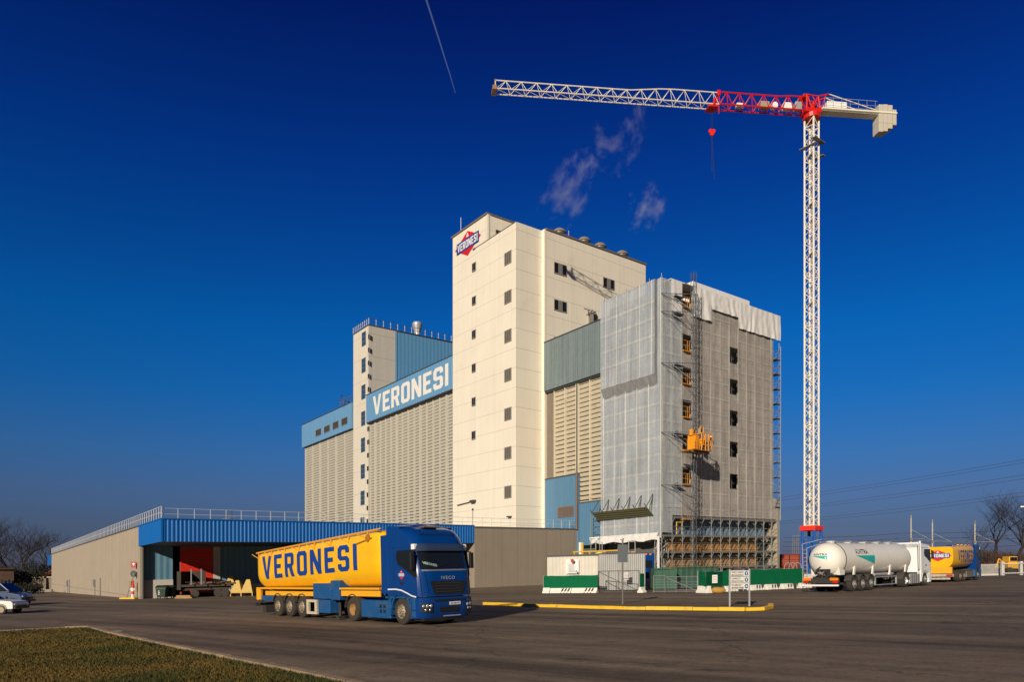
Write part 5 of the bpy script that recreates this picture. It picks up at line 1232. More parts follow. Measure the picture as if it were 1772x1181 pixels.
q = MB(); a = [(xr2 + 1.25, rc + .02)]; q.lathe([(-.05, rc + .012), (.05, rc + .012)], (xr2 + 1.25, 0, zc2), 'x', 36, cap=False); q.build('tank_band', m_black, tb2)
for i, x in enumerate((xr2 + 1.6, xr2 + 4.0, xr2 + 6.4, xr2 + 8.6, xr2 + 10.6)):
    q = MB(); q.lathe([(0, .3), (.06, .3), (.08, .34), (.11, .34), (.14, .2), (.15, .01)], (x, 0, zc2 + rc - .03), 'z', 14); q.build('manhole', m_white, tb2, smooth=40)
q = MB(); q.box(xr2 + 1.0, xf2 - 1.5, -.5, -.38, zc2 + rc + .0, zc2 + rc + .06); q.box(xr2 + 1.0, xf2 - 1.5, .38, .5, zc2 + rc, zc2 + rc + .06); q.build('top_walkway', m_galv, tb2)
q = MB()
for x in (xr2 + 1.7, xr2 + 4.6, xr2 + 7.5, xr2 + 10.3):        # discharge cones and saddle ribs
    q.lathe([(-1.55, .16), (-1.0, .55), (-.3, 1.0)], (x, 0, zc2), 'z', 18)
    for s in (-1, 1): q.prism([(x + .7, 1.0), (x + .95, 1.0), (x + 1.15, 2.1), (x + 1.05, 2.1)], .08 * s, 'y', 1.02 * s)
q.build('discharge_cone', m_tw, tk2, smooth=40)
q = MB(); q.loft([[(xr2 + .55, y, 2.0), (xr2 + .75, y * 1.05, 1.15), (xr2 + 1.35, y * 1.05, 1.15), (xr2 + 1.5, y, 2.0)] for y in (-.95, -.5, .5, .95)]); q.build('rear_saddle', m_tw, tk2)
m_teal = mat('teal_sign', (.015, .42, .38), .5)
def tside(x, th, s, o=.008): return Vector((x, s * (rc + o) * math.cos(th), zc2 + (rc + o) * math.sin(th)))
v, f, w = font2d('AINTRA', .50, 1.05, bold=.012)
for s in (-1, 1): q = MB(); q.decal(v, f, lambda x, y: tside((-11.75 if s < 0 else -9.7) - s * x * 2.0 / w, .32 + y / rc, s)); q.build('tank_lettering', m_black, tb2)
q = MB()
for s in (-1, 1):
    n = 8; x0, x1 = (-11.85, -8.95) if s < 0 else (-9.6, -12.5); P = [tside(x0 + (x1 - x0) * i / n, .22 - .50 * (i / n) * (1 - j / 5), s, .012) for j in range(6) for i in range(n + 1)]
    q.raw(P, [[j * (n + 1) + i, j * (n + 1) + i + 1, (j + 1) * (n + 1) + i + 1, (j + 1) * (n + 1) + i] for j in range(5) for i in range(n)]); q.build('teal_wedge', m_teal, tb2); q = MB()
def rdome(y, z, o=.01):
    r_ = math.hypot(y, z)
    for (t0, r0), (t1, r1) in zip(prof, prof[1:]):
        if r_ <= r1: return Vector((t0 + (t1 - t0) * (r_ - r0) / (r1 - r0) - o, y, zc2 + z))
    return Vector((xr2 + 1, y, zc2 + z))
P = [rdome(y, z) for y, z in ((.55, .25), (-.45, .28), (-.45, .02), (.2, .14))]
P = [rdome(.6 - 1.05 * i / 6, .27 if j else .27 - .26 * i / 6) for j in (0, 1) for i in range(7)]; q.raw(P, [[i, i + 1, 8 + i, 7 + i] for i in range(6)])
q.build('teal_wedge', m_teal, tb2)
v, f, w = font2d('AINTRA', .19, 1.05, bold=.004); q = MB(); q.decal(v, f, lambda x, y: rdome(.5 - x * .95 / w, .31 + y, .014)); q.build('rear_lettering', m_black, tb2)
q = MB(); xb = xr2 + .1
q.box(xb - .25, xb - .1, -1.24, 1.24, .42, .54); q.build('rear_bumper', m_white, tk2, bevel=.02)
q = MB(); q.box(xb - .1, xb + .1, -1.2, 1.2, .6, .95); q.box(xb, xb + 1.6, -.5, .5, .6, 1.0); q.build('light_beam', m_chas, tk2)
for s in (-1, 1):
    q = MB(); q.box(xb - .14, xb - .1, min(.65 * s, 1.2 * s), max(.65 * s, 1.2 * s), .80, .98); q.build('reflector_board', m_amber, tk2)
    q = MB(); q.box(xb - .14, xb - .1, min(.85 * s, 1.15 * s), max(.85 * s, 1.15 * s), .62, .76); q.build('tail_light', m_rl, tk2)
q = MB(); random.seed(4)
for k in range(26):
    p = Vector((xb + random.uniform(-.15, .25), random.uniform(-.75, .35), random.uniform(.95, 1.5))); q.tube(p, p + Vector((random.uniform(-.1, .2), random.uniform(-.35, .35), random.uniform(-.25, .3))), random.uniform(.03, .07), 6)
q.box(xb - .1, xb + .1, -.55, .3, 1.5, 1.56); q.build('valve_gear', m_chas, tk2)
q = MB()
for s in (.95, 1.25):
    q.tube((xb - .05, s, .6), (xb + .0, s, 3.0), .03, 5)
for i in range(9): q.tube((xb - .04, .95, .8 + i * .26), (xb - .04, 1.25, .8 + i * .26), .02, 4)
q.tube((xb, .95, 3.0), (xb + 1.4, .45, 3.35), .03, 4); q.tube((xb, 1.25, 3.3), (xb + 1.4, .6, 3.6), .03, 4); q.tube((xb, 1.25, 3.0), (xb, 1.25, 3.3), .03, 4)
q.build('rear_ladder', m_galv, tk2)
trailer_wheels(tk2, (-12.4, -11.09, -9.78), m_rimS)
q = MB(); q.box(-9.0, -5.3, -1.2, -1.12, .3, .36); q.box(-9.0, -5.3, -1.2, -1.12, .85, .92); q.box(-9.0, -8.9, -1.2, -1.1, .3, .92); q.box(-5.4, -5.3, -1.2, -1.1, .3, .92); q.tube((-8.6, -.9, 1.05), (-5.4, -.9, 1.05), .12, 8); q.build('side_guard', m_galv, tk2)
for y in (-.8, .8): q = MB(); q.tube((-5.2, y, .2), (-5.2, y, 1.1), .07, 6); q.build('landing_leg', m_chas, tk2)
# --- yellow rigid tanker behind
H3 = (.714, .70); O3r = Vector((38.2, 62.0, 0))         # near rear corner
R3 = Vector((H3[1], -H3[0], 0)); O3 = O3r - R3 * 1.25 + Vector((H3[0], H3[1], 0)) * 8.1; O3.z = G(O3.x)
tk3 = thing('tank_lorry', 'yellow tank lorry with blue cab and red emblem on its rear, beyond the white tanker', 'lorry', O3, ground_rot(*H3), 'lorries in the yard')
cab(tk3, m_tblue, m_tblue2, zr=3.4, rear=-.8)
ring3, side3 = tank_shape(-1.1, -8.0, 1.25, 1.15, 3.25, 3.15, 1.24, 3)
q = MB(); q.loft([ring3(-1.1 - 6.9 * t, t, s) for t, s in ((0, .9), (.02, .98), (.05, 1), (.5, 1), (.97, 1), (1.0, .97))]); tb3 = q.build('tank', m_tyel, tk3, smooth=40)
v, f, w3 = word2d('VERONESI', .2, cuts=6); q = MB(); q.decal(v, f, lambda x, y: Vector((-6.4 + 4.9 * x / w3, -(side3(-4, 1.75 + y * 1.05) + .008), 1.75 + y * 1.05))); q.build('tank_lettering', mat('lettering_blue', (.008, .07, .33), .4), tb3)
q = MB(); emblem(q, lambda x, y, l: Vector((-8.02 - l * .012, -.05 - x * .98, 2.35 + y * .8))); q.build('rear_emblem', lm, tb3)
q = MB(); q.box(-8.06, -7.7, -1.1, 1.1, .78, 1.35); q.build('rear_locker', m_tyel2, tk3, bevel=.03)
q = MB(); q.box(-8.15, -7.9, -1.24, 1.24, .5, .74); q.box(-8.2, -8.05, -1.0, 1.0, .25, .42); q.build('rear_bumper', mat('dusty_bumper', (.45, .38, .30), .6, var=.3, vs=5), tk3, bevel=.02)
for s in (-1, 1): q = MB(); q.box(-8.19, -8.15, min(.7 * s, 1.2 * s), max(.7 * s, 1.2 * s), .55, .7); q.build('tail_light', m_rl, tk3)
q = MB(); q.lathe([(-.25, .3), (.25, .3)], (-7.9, .9, 3.1), 'x', 14); q.box(-8.1, -7.7, .95, 1.3, 2.9, 3.3); q.build('blower', m_tyel2, tk3)
q = MB()
for i in range(4): q.lathe([(0, .12), (.1, .12), (.14, .02)], (-5.6 + i * 1.25, -1.0, 3.2), 'z', 10)
q.tube((-7.6, -1.1, 3.2), (-1.2, -1.1, 3.28), .04, 4); q.build('hatch', m_tyel, tb3)
q = MB(); q.box(-7.9, .5, -.5, .5, .75, 1.1); q.box(-3.6, -1.4, -1.2, -.7, .35, .85); q.box(-3.6, -1.4, .7, 1.2, .35, .85); q.build('chassis', mat('dusty_chassis', (.16, .13, .10), .8, var=.3, vs=3), tk3)
for s in (-1, 1):
    wheel(tk3, 0, 1.22 * s)
    for x in (-5.9, -4.55): wheel(tk3, x, 1.22 * s, w=.5)

# ================================================================ CARS ON THE LEFT
def car(label, O_, hx, hy, paint, L_, Wd, H_, bonnet, wr, van=False, group='cars passing on the left'):
    t = thing('parked_car' if not van else 'people_carrier', label, 'car', O_, ground_rot(hx, hy), group)
    hw = Wd / 2
    if van: low = [(-L_ + .1, .35), (-L_, .7), (-L_ + .02, 1.0), (-L_ + .05, H_ * .55), (0 - .9, H_ * .55), (-.15, H_ * .47), (0, H_ * .36), (.0, .35)]
    else: low = [(-L_ + .05, .32), (-L_, .6), (-L_ + .02, H_ * .58), (-1.45, H_ * .60), (-.12, H_ * .52), (0, H_ * .44), (0, .32)]
    q = MB(); q.loft([[(x - (.07 if abs(y) > hw - .05 else 0) * (1 if x > -1 else 0), y, z) for x, z in low] for y in (-hw, -hw + .04, -hw * .5, 0, hw * .5, hw - .04, hw)]); body = q.build('body', paint, t, smooth=30, bevel=.03)
    xb_ = -.95 if van else -1.45
    gl = [(-L_ + .08, H_ * .57), (-L_ + .25, H_ - .06), (-L_ + .6, H_), (xb_ - .95, H_ - .01), (xb_, H_ * .58)]
    q = MB(); q.loft([[(x, y * (1 if z < H_ * .7 else .86), z) for x, z in gl] for y in (-hw + .03, -hw * .4, hw * .4, hw - .03)]); gh = q.build('roof', paint, t, smooth=30, bevel=.03)
    q = MB()
    zA, zB_ = H_ * .61, H_ - .13
    def P(x, z, s): k = 1 - .14 * max(0, (z - H_ * .57)) / (H_ * .43); return (x, s * ((hw - .03) * k + .006), z)
    for s in (-1, 1):
        n_w = 3 if van else 2; xs0, xs1 = -L_ + .35, xb_ - .12
        for i in range(n_w):
            a0_, a1_ = xs0 + (xs1 - xs0) * i / n_w + .04, xs0 + (xs1 - xs0) * (i + 1) / n_w - .04
            topx = min(a1_, xb_ - .95)
            q = MB(); q.poly([P(a0_, zA, s), P(a1_, zA, s), P(topx if i == n_w - 1 else a1_, zB_, s), P(a0_ + .05, zB_, s)]); q.build('side_window', m_wglass, t)
    q = MB(); z0, z1 = H_ * .61, H_ - .08; f0 = (z0 - H_ * .58) / (H_ * .41); f1 = (z1 - H_ * .58) / (H_ * .41)
    q.raw([(xb_ - .95 * f0 + .02, -hw + .12, z0), (xb_ - .95 * f0 + .02, hw - .12, z0), (xb_ - .95 * f1 + .02, hw * .80, z1), (xb_ - .95 * f1 + .02, -hw * .80, z1)], [[0, 1, 2, 3]]); q.build('windscreen', m_wglass, t)
    q = MB(); q.box(-.03, .015, -hw * .5, hw * .5, H_ * .28, H_ * .36); q.box(-.02, .03, -hw + .08, hw - .08, .34, .5); q.build('grille', m_black, t)
    for s in (-1, 1):
        q = MB(); ya, yb = sorted(((hw - .42) * s, (hw - .08) * s)); q.box(-.1, .02, ya, yb, H_ * .36, H_ * .43); q.build('headlight', m_lens, t, bevel=.02)
        q = MB(); ya, yb = sorted(((hw) * s, (hw + .16) * s)); q.box(xb_ - .15, xb_ - .02, ya, yb, H_ * .6, H_ * .7); q.build('mirror', m_black, t, bevel=.03)
        for x in (-.78, -L_ + .72):
            q = MB(); sg = s; q.lathe([(0, wr - .12), (0, wr - .03), (-.03 * sg, wr), (-.17 * sg, wr), (-.2 * sg, wr - .04)], (x, (hw + .01) * s, wr), 'y', 20); w_ = q.build('wheel', m_tyre, t, smooth=35)
            q = MB(); q.lathe([(.012 * sg, wr - .11), (.0, wr - .14), (.02 * sg, .05), (.02 * sg, .003)], (x, (hw + .01) * s, wr), 'y', 16); q.build('rim', m_rim, w_, smooth=35)
        q = MB()
        for x in (-.78, -L_ + .72): arch(q, x, wr + .01, wr + .06, *sorted(((hw - .2) * s, (hw + .012) * s)), 0, 180, wr, 8)
        q.build('wheel_arch', m_black, t)
    return t
p = ground(55, 1063)
car('small white hatchback at the left edge, nearest the lawn', Vector((p.x - 1.15, p.y + .8, G(p.x - 1.15))), .999, .04, mat('car_white', (.80, .76, .70), .35, coat=.5, var=.02), 3.6, 1.6, 1.55, 1, .30)
p = ground(62, 1048.5)
car('dark blue people carrier at the left edge behind the white hatchback', Vector((p.x - 1.15, p.y + .9, G(p.x - 1.15))), .999, .04, mat('car_blue', (.03, .07, .17), .3, coat=.6, var=.02), 4.9, 1.9, 1.98, 1, .34, van=True)
# ================================================================ SITE HOARDING AND CABINS
def quadbox(q, p0, p1, th, z0, z1):      # upright slab between two ground points
    p0, p1 = Vector((p0.x, p0.y, 0)), Vector((p1.x, p1.y, 0)); d = (p1 - p0).normalized(); n = Vector((-d.y, d.x, 0)) * th
    lo = [Vector((p.x, p.y, G(p.x) + z0)) for p in (p0, p1, p1 + n, p0 + n)]; hi = [Vector((p.x, p.y, G(p.x) + z1)) for p in (p0, p1, p1 + n, p0 + n)]
    q.raw(lo + hi, [[3, 2, 1, 0], [4, 5, 6, 7], [0, 1, 5, 4], [1, 2, 6, 5], [2, 3, 7, 6], [3, 0, 4, 7]])
D1 = gd(990, 1027)
m_cabw = mat('cabin_cream', (.60, .56, .47), .6, rib=((1, 0, 0), .3, .04, .01), streak=.1)
m_cabg = mat('corrugated_grey', (.40, .40, .38), .5, .2, rib=((1, 0, 0), .16, .15, .015), streak=.12)
cbn = thing('site_cabin', 'cream site cabin with white notice board behind the green hoarding', 'cabin', at(990, D1 + 1.4))
dC = D1 + 1.2
q = MB(); quadbox(q, at(947, dC + .8), at(1034.5, dC), 2.4, .1, 3.05); q.build('walls', m_cabw, cbn, world=True)
q = MB(); quadbox(q, at(946, dC + .75), at(1035, dC - .05), 2.5, 3.05, 3.2); q.build('roof', m_dkgrey, cbn, world=True)
q = MB(); quadbox(q, at(979.5, dC + .3), at(1001.5, dC + .1), .05, hz(990, 993.5, dC), hz(990, 969, dC)); nb = q.build('notice_board', m_white, cbn, world=True)
q = MB(); random.seed(2)
def onboard(px, py, dd=.02): return at(px, dC + .5 - (px - 947) / 87.5 * .8 - .28 - dd, hz(px, py, dC))
for j in range(11):
    y = 974.5 + j * 1.65; x1 = 996 - random.uniform(0, 4); x0 = 981.5
    while x0 < x1:
        w_ = random.uniform(.8, 2.2); q.raw([onboard(x0, y), onboard(min(x0 + w_, x1), y), onboard(min(x0 + w_, x1), y - .55), onboard(x0, y - .55)], [[0, 1, 2, 3]]); x0 += w_ + .5
q.raw([onboard(996, 991), onboard(998.5, 991), onboard(998.5, 987.5), onboard(996, 987.5)], [[0, 1, 2, 3]])
q.build('notice_text', mat('print_grey', (.2, .2, .21), .7), nb, world=True)
q = MB(); c = onboard(990.3, 971.2); q.raw([c + Vector((.16 * math.cos(k * .785), 0, .16 * math.sin(k * .785))) for k in range(8)], [list(range(8))]); q.build('notice_crest', mat('crest_red', (.4, .06, .02), .5), nb, world=True)
cg = thing('container', 'grey corrugated container with closed doors beside the cream cabin', 'container', at(1076, dC + 1))
q = MB(); quadbox(q, at(1035.3, dC + .1), at(1116.5, dC - .3), 2.4, .12, 3.15); q.build('walls', m_cabg, cg, world=True)
q = MB(); quadbox(q, at(1035.1, dC + .05), at(1117, dC - .38), 2.5, 3.15, 3.24); q.build('roof', m_dkgrey, cg, world=True)
# green-clad hoardings on jersey barriers
m_green = mat('green_hoarding_sheet', (.0015, .115, .045), .8, spec=.15, var=.15, vs=1.2, streak=.12, bump=.02, bs=3)
m_jer = mat('barrier_white', (.74, .71, .63), .8, var=.12, vs=2, dirt=((.2, .16, .1), 2, .6, .5))
def hoarding(label, p0, p1, z0, z1, grp='green hoardings round the site'):
    t = thing('site_hoarding', label, 'hoarding', (p0 + p1) / 2, group=grp)
    q = MB(); n = max(4, int((p1 - p0).length / .35)); P = []
    for j in range(7):
        for i in range(n + 1):
            p = p0.lerp(p1, i / n); f = j / 6
            P.append(Vector((p.x, p.y - .05 - .03 * math.sin(i * 1.7 + j) - .03 * mnoise.noise(Vector((i * .4, j * .5, 1))), G(p.x) + z0 + (z1 - z0) * f + .02 * math.sin(i * .9) * (j == 6) - .03 * math.sin(i * .35) * (j == 0))))
    q.raw(P, [[j * (n + 1) + i, j * (n + 1) + i + 1, (j + 1) * (n + 1) + i + 1, (j + 1) * (n + 1) + i] for j in range(6) for i in range(n)])
    q.build('sheet', m_green, t, world=True, smooth=60)
    q = MB(); k = max(1, int((p1 - p0).length / 2))
    for i in range(k + 1): p = p0.lerp(p1, i / k); q.tube((p.x, p.y + .06, G(p.x)), (p.x, p.y + .06, G(p.x) + z1 + .05), .03, 5)
    q.tube((p0.x, p0.y + .06, G(p0.x) + z1 - .02), (p1.x, p1.y + .06, G(p1.x) + z1 - .02), .025, 5)
    q.build('frame', m_galv, t, world=True); return t
def jersey(label, p0, p1, h=.5, stripes=(), w=.28):
    t = thing('jersey_barrier', label, 'barrier', (p0 + p1) / 2, group='white barrier blocks under the hoarding')
    d = (p1 - p0); L_ = d.length; d.normalize(); n = Vector((d.y, -d.x, 0)); 
    def T(x, y, z): p = p0 + d * x + n * y; return Vector((p.x, p.y, G(p.x) + z))
    q = MB(T); prof = [(-w, 0), (w, 0), (w, .1), (w * .5, h * .55), (w * .4, h), (-w * .4, h), (-w * .5, h * .55), (-w, .1)]
    e = .05; q.loft([[(x, y * s, z) for y, z in prof] for x, s in ((0, .9), (e, 1), (L_ - e, 1), (L_, .9))]); q.build('block', m_jer, t, world=True, bevel=.02)
    if stripes:
        q = MB(T)
        for x in stripes: q.poly([(x, w + .012, .02), (x + .13, w + .012, .02), (x + .3, w * .4 + .02, h - .02), (x + .17, w * .4 + .02, h - .02)])
        q.build('black_stripes', m_black, t, world=True)
    return t
hA, hB = ground(940.5, 1027.5), ground(1034, 1027)
hoarding('straight green hoarding in front of the cream site cabin', hA, hB, hz(990, 1018, D1), hz(990, 997, D1))
L1 = (hB - hA).length
jersey('plain barrier end block at the left foot of the first hoarding', hA, hA.lerp(hB, .13), .46)
jersey('barrier with diagonal black stripes left of the middle of the first hoarding', hA.lerp(hB, .14), hA.lerp(hB, .53), .42, (1.0, 1.28, 1.56))
jersey('barrier with diagonal black stripes at the right foot of the first hoarding', hA.lerp(hB, .54), hB, .42, (1.15, 1.45, 1.72))
gA, gB = ground(1107, 1027), ground(1114.5, 1026.5)
hoarding('narrow upright green hoarding panel right of the grey container', gA, gB, .45, hz(1110, 993, D1))
jersey('small white block under the narrow green panel', gA, gB, .45)
sA, sB, sC, sD = ground(1208, 1026.8), ground(1222, 1027.5), ground(1250, 1025), ground(1391, 1018.5)
hoarding('short green hoarding return with a white block at its foot', sA, sB, .52, hz(1210, 990, sA.y))
hoarding('green hoarding with a small white notice, left of the direction sign', sB, sC, .5, hz(1236, 990.5, sB.y))
hoarding('long green hoarding running right behind the direction sign', sC, sD, .38, hz(1300, 987, (sC.y + sD.y) / 2))
jersey('large white block at the corner of the notice hoarding', sA + Vector((0, -.1, 0)), sB + Vector((.25, -.1, 0)), .52)
dS = sD - sC; LS = dS.length
for i, (f0, lab) in enumerate(((.02, 'white barrier block behind the left post of the direction sign'), (.31, 'white barrier block just right of the direction sign'), (.50, 'white barrier block midway along the long hoarding'), (.70, 'white barrier block towards the right of the long hoarding'), (.93, 'white barrier block at the rear of the white tanker'))):
    p0 = sC + dS * f0; p1 = p0 + dS.normalized() * 1.15; jersey(lab, p0 + Vector((0, -.1, 0)), p1 + Vector((0, -.1, 0)), .42, (.45, .72))
mb = MB(); c = sC + dS * .82; tg = None
q = MB(); p = sB.lerp(sC, .5); 
# yellow sandbag
mb = MB(); mb.lathe([(0, .05), (.1, .2), (.5, .24), (.9, .2), (1.0, .05)], (sB.x + .35, sB.y - .15, G(sB.x) + .22), 'x', 10); tag(mb.build('sandbag', mat('sandbag_ochre', (.42, .24, .05), .9), world=True, smooth=50), 'ochre sandbag on the ground beside the corner barrier block', 'sandbag')
# notices on the hoardings and the gate
def notice(label, px0, px1, py0, py1, d, m_p, parent=None):
    t = thing('notice', label, 'notice', at((px0 + px1) / 2, d, hz(px0, py1, d)))
    q = MB(); quadbox(q, at(px0, d), at(px1, d), .03, hz(px0, py1, d), hz(px0, py0, d)); q.build('board', m_p, t, world=True)
    q = MB(); w_ = px1 - px0
    for j in range(4):
        for i in range(3):
            x0 = px0 + w_ * (.12 + i * .28); y = py0 + (py1 - py0) * (.15 + j * .2); q.raw([at(x0, d - .01, hz(x0, y, d)), at(x0 + w_ * .2, d - .01, hz(x0, y, d)), at(x0 + w_ * .2, d - .01, hz(x0, y + (py1 - py0) * .09, d)), at(x0, d - .01, hz(x0, y + (py1 - py0) * .09, d))], [[0, 1, 2, 3]])
    q.build('symbols', mat('notice_marks', (.35, .16, .16), .7), t, world=True)
notice('small white safety notice on the green hoarding corner', 1232.5, 1241.5, 996, 1010, sB.y - 1.0 + .25, m_white)
notice('pale pink safety notice on the mesh gate in front of the grey container', 1079.5, 1089, 992, 1004.5, D1 - .05, m_white)
# mesh gates
def gate(label, p0, p1, h, n=4, brace=True, m_g=None):
    t = thing('site_gate', label, 'gate', (p0 + p1) / 2); m_g = m_g or m_grey
    q = MB(); P = lambda f, z: (p0.x + (p1.x - p0.x) * f, p0.y + (p1.y - p0.y) * f, G(p0.x + (p1.x - p0.x) * f) + z)
    q.tube(P(0, .08), P(1, .08), .03, 5); q.tube(P(0, h), P(1, h), .03, 5)
    for i in range(n + 1): q.tube(P(i / n, 0), P(i / n, h), .035 if i in (0, n) else .025, 5)
    if brace: q.tube(P(0, h * .97), P(1, .1), .03, 5)
    q.build('gate_frame', m_g, t, world=True)
    q = MB(); N_ = int((p1 - p0).length / .12)
    for i in range(1, N_): q.tube(P(i / N_, .08), P(i / N_, h), .006, 3)
    for i in range(1, int(h / .2)): q.tube(P(0, i * .2), P(1, i * .2), .006, 3)
    q.build('wire_mesh', m_galv, t, world=True); return t
m_gp = mat('gate_dark', (.09, .085, .085), .5)
gate('dark framed mesh gate with a long diagonal brace before the grey container', ground(1036, 1026.5), ground(1106, 1026), hz(1060, 989, D1), 4, True, m_gp)
gate('pale mesh gate with diagonal brace in front of the green skips', ground(1152, 1026.2), ground(1207, 1026.2), hz(1180, 991, D1) - .3, 3, True)
gate('narrow mesh gate beside the green skip corner', ground(1131, 1026.4), ground(1151, 1026.4), hz(1180, 991, D1) - .2, 1, False)
# green steel skips
m_sk = mat('skip_green', (.018, .075, .048), .75, var=.25, vs=1.5, streak=.3, rib=((1, 0, 0), .5, .12, .02), dirt=((.12, .06, .03), 1.5, .55, .7))
m_sk2 = mat('skip_green_light', (.03, .11, .07), .75, var=.25, vs=1.5, streak=.3, dirt=((.12, .06, .03), 1.5, .52, .8))
def skip(label, px0, px1, d, h, dep, m_, step=False):
    t = thing('steel_skip', label, 'skip', at((px0 + px1) / 2, d)); p0, p1 = at(px0, d), at(px1, d)
    q = MB(); quadbox(q, p0, p1, dep, .12, h); q.build('hull', m_, t, world=True)
    q = MB(); n = max(3, int((p1 - p0).length / .7))
    for i in range(n + 1): p = p0.lerp(p1, i / n); q.box(p.x - .04, p.x + .04, p.y - .07, p.y + .0, G(p.x) + .1, G(p.x) + h)
    quadbox(q, at(px0, d - .1), at(px1, d - .1), .12, h - .1, h + .02); quadbox(q, at(px0, d - .1), at(px1, d - .1), .12, .1, .22)
    q.build('ribs', m_, t, world=True); return t
skip('light green rusty skip at the left end of the skip row', 1132.5, 1170, 60.5, hz(1150, 984, 60.5), 2.4, m_sk2)
skip('dark green ribbed skip behind the mesh gate', 1171, 1243, 62.5, hz(1200, 981.5, 62.5), 2.4, m_sk)
# blue loader and white machine glimpsed between container and skips
ld = thing('blue_truck', 'blue cab of a lorry parked in the gap right of the grey container', 'lorry', at(1126, 67))
q = MB(); c = at(1121.5, 67); q.box(c.x - .9, c.x + .6, c.y, c.y + 3, c.z + .9, c.z + 3.3); q.build('cab', m_tblue, ld, world=True, bevel=.12)
q = MB(); q.box(c.x - .7, c.x + .4, c.y - .02, c.y + .02, c.z + 1.9, c.z + 2.6); q.build('windscreen', m_wglass, ld, world=True)
q = MB(); [q.box(c.x - .7 + i * .4, c.x - .5 + i * .4, c.y - .04, c.y - .0, c.z + 3.12, c.z + 3.24) for i in range(3)]; q.build('marker_lamps', m_amber, ld, world=True)
q = MB(); q.box(c.x - 1.2, c.x + 1.2, c.y - .1, c.y + .1, c.z + .5, c.z + .85); q.build('bumper', m_white, ld, world=True); q = MB(); q.lathe([(0, .45), (.3, .45)], (c.x - .9, c.y + .8, c.z + .45), 'x', 14); q.build('wheel', m_tyre, ld, world=True); q = MB(); q.lathe([(0, .45), (.3, .45)], (c.x + .4, c.y + .8, c.z + .45), 'x', 14); q.build('wheel', m_tyre, ld, world=True)
# yellow posts, rail and stock under the wrapped wing
for k, (px, h, m_, lab) in enumerate(((1003.8, 3.6, m_white, 'white post at the mouth of the dark passage'), (1007.8, 3.6, mat('post_ochre', (.62, .36, .04), .6), 'ochre post beside the white post at the passage mouth'))):
    mb = MB(); p = at(px, 88); mb.tube((p.x, p.y, p.z), (p.x, p.y, p.z + 5.2), .17, 8); tag(mb.build('gate_post', m_, world=True), lab, 'post')
yr = thing('yellow_barrier_rail', 'yellow tubular guard rail crossing the dark passage', 'guard rail', at(1040, 80))
q = MB()
for z in (3.4, 3.9): q.tube(at(992, 82, z), at(1080, 79, z), .08, 5)
for px in (994, 1020, 1045, 1070): q.tube(at(px, 81, 0), at(px, 81, 3.9), .07, 5)
q.build('rails', mat('rail_yellow', (.62, .40, .03), .5), yr, world=True)
for i, (px, d, r_, h, c_, lab) in enumerate(((1038, 78, .42, .75, (.65, .50, .03), 'yellow drum on the passage deck, left of the group'), (1046, 78, .36, .85, (.52, .30, .16), 'tan drum on the passage deck beside the yellow one'), (1095, 76, .5, .75, (.55, .32, .14), 'round tan drum on the passage deck behind the grey container'), (1101, 76, .3, .55, (.55, .45, .3), 'small pale drum on the passage deck behind the grey container'))):
    q = MB(); p = at(px, d, hz(px, 958.5, d) if i < 2 else hz(px, 958, d)); q.lathe([(0, r_), (h * .1, r_), (h * .12, r_ * 1.04), (h * .5, r_), (h * .52, r_ * 1.04), (h * .9, r_), (h, r_ * .9), (h, .02)], (p.x, p.y, p.z - .6), 'z', 14); tag(q.build('drum', mat('drum_paint_%d' % i, c_, .5), world=True, smooth=35), lab, 'drum', 'drums on the passage deck')
dk = MB(); quadbox(dk, at(1010, 74), at(1125, 73), 7, .0, hz(1060, 958.5, 76) - .62); tag(dk.build('passage_deck', m_concw, world=True), 'raised concrete deck inside the dark passage', 'platform')
wf = thing('window_frame_stand', 'pair of thin metal frames standing on the passage deck', 'frames', at(1045, 75.5))
q = MB()
for px in (1031, 1088):
    a_, b_ = at(px, 75, 3.2), at(px + 11, 75, 3.2)
    for p0, p1 in ((a_, a_ + Vector((0, 0, 1.5))), (b_, b_ + Vector((0, 0, 1.5))), (a_ + Vector((0, 0, 1.5)), b_ + Vector((0, 0, 1.5)))): q.tube(p0, p1, .05, 5)
q.build('frames', m_galv, wf, world=True)

# ================================================================ SIGNS
sp = thing('signpost', 'tall pole with the grey back of a rectangular sign, on the traffic island', 'sign', ground(1077.5, 1047))
P0 = ground(1077.5, 1047); dpole = P0.y
q = MB(); q.tube((0, 0, 0), (0, 0, hz(1077, 936, dpole)), .045, 8); q.build('pole', mat('pole_grey', (.20, .18, .16), .5, .4), sp)
q = MB(); q.box(-.27, .27, -.05, -.03, hz(1077, 974, dpole), hz(1077, 943, dpole)); q.build('sign_plate', mat('sign_back', (.10, .115, .125), .5, .3), sp, bevel=.004)
q = MB(); q.box(-.28, .28, -.028, -.01, hz(1077, 950, dpole), hz(1077, 950, dpole) + .04); q.box(-.28, .28, -.028, -.01, hz(1077, 968, dpole), hz(1077, 968, dpole) + .04); zt2 = hz(1077, 936, dpole); q.tube((0, 0, zt2), (.02, -.05, zt2 + .1), .05, 6); q.tube((0, 0, zt2 - .02), (-.12, 0, zt2 + .06), .035, 5); q.build('bracket', m_galv, sp)
dd = gd(1280, 1050.5); S0, S1 = at(1262.5, dd), at(1296.5, dd)
ds = thing('direction_sign', 'three row white direction sign with blue arrow discs on two grey posts', 'sign', (S0 + S1) / 2)
for p in (S0, S1): q = MB(); q.box(p.x - .035, p.x + .035, p.y - .035, p.y + .035, p.z, p.z + hz(1280, 985.5, dd)); q.build('post', m_galv, ds, world=True)
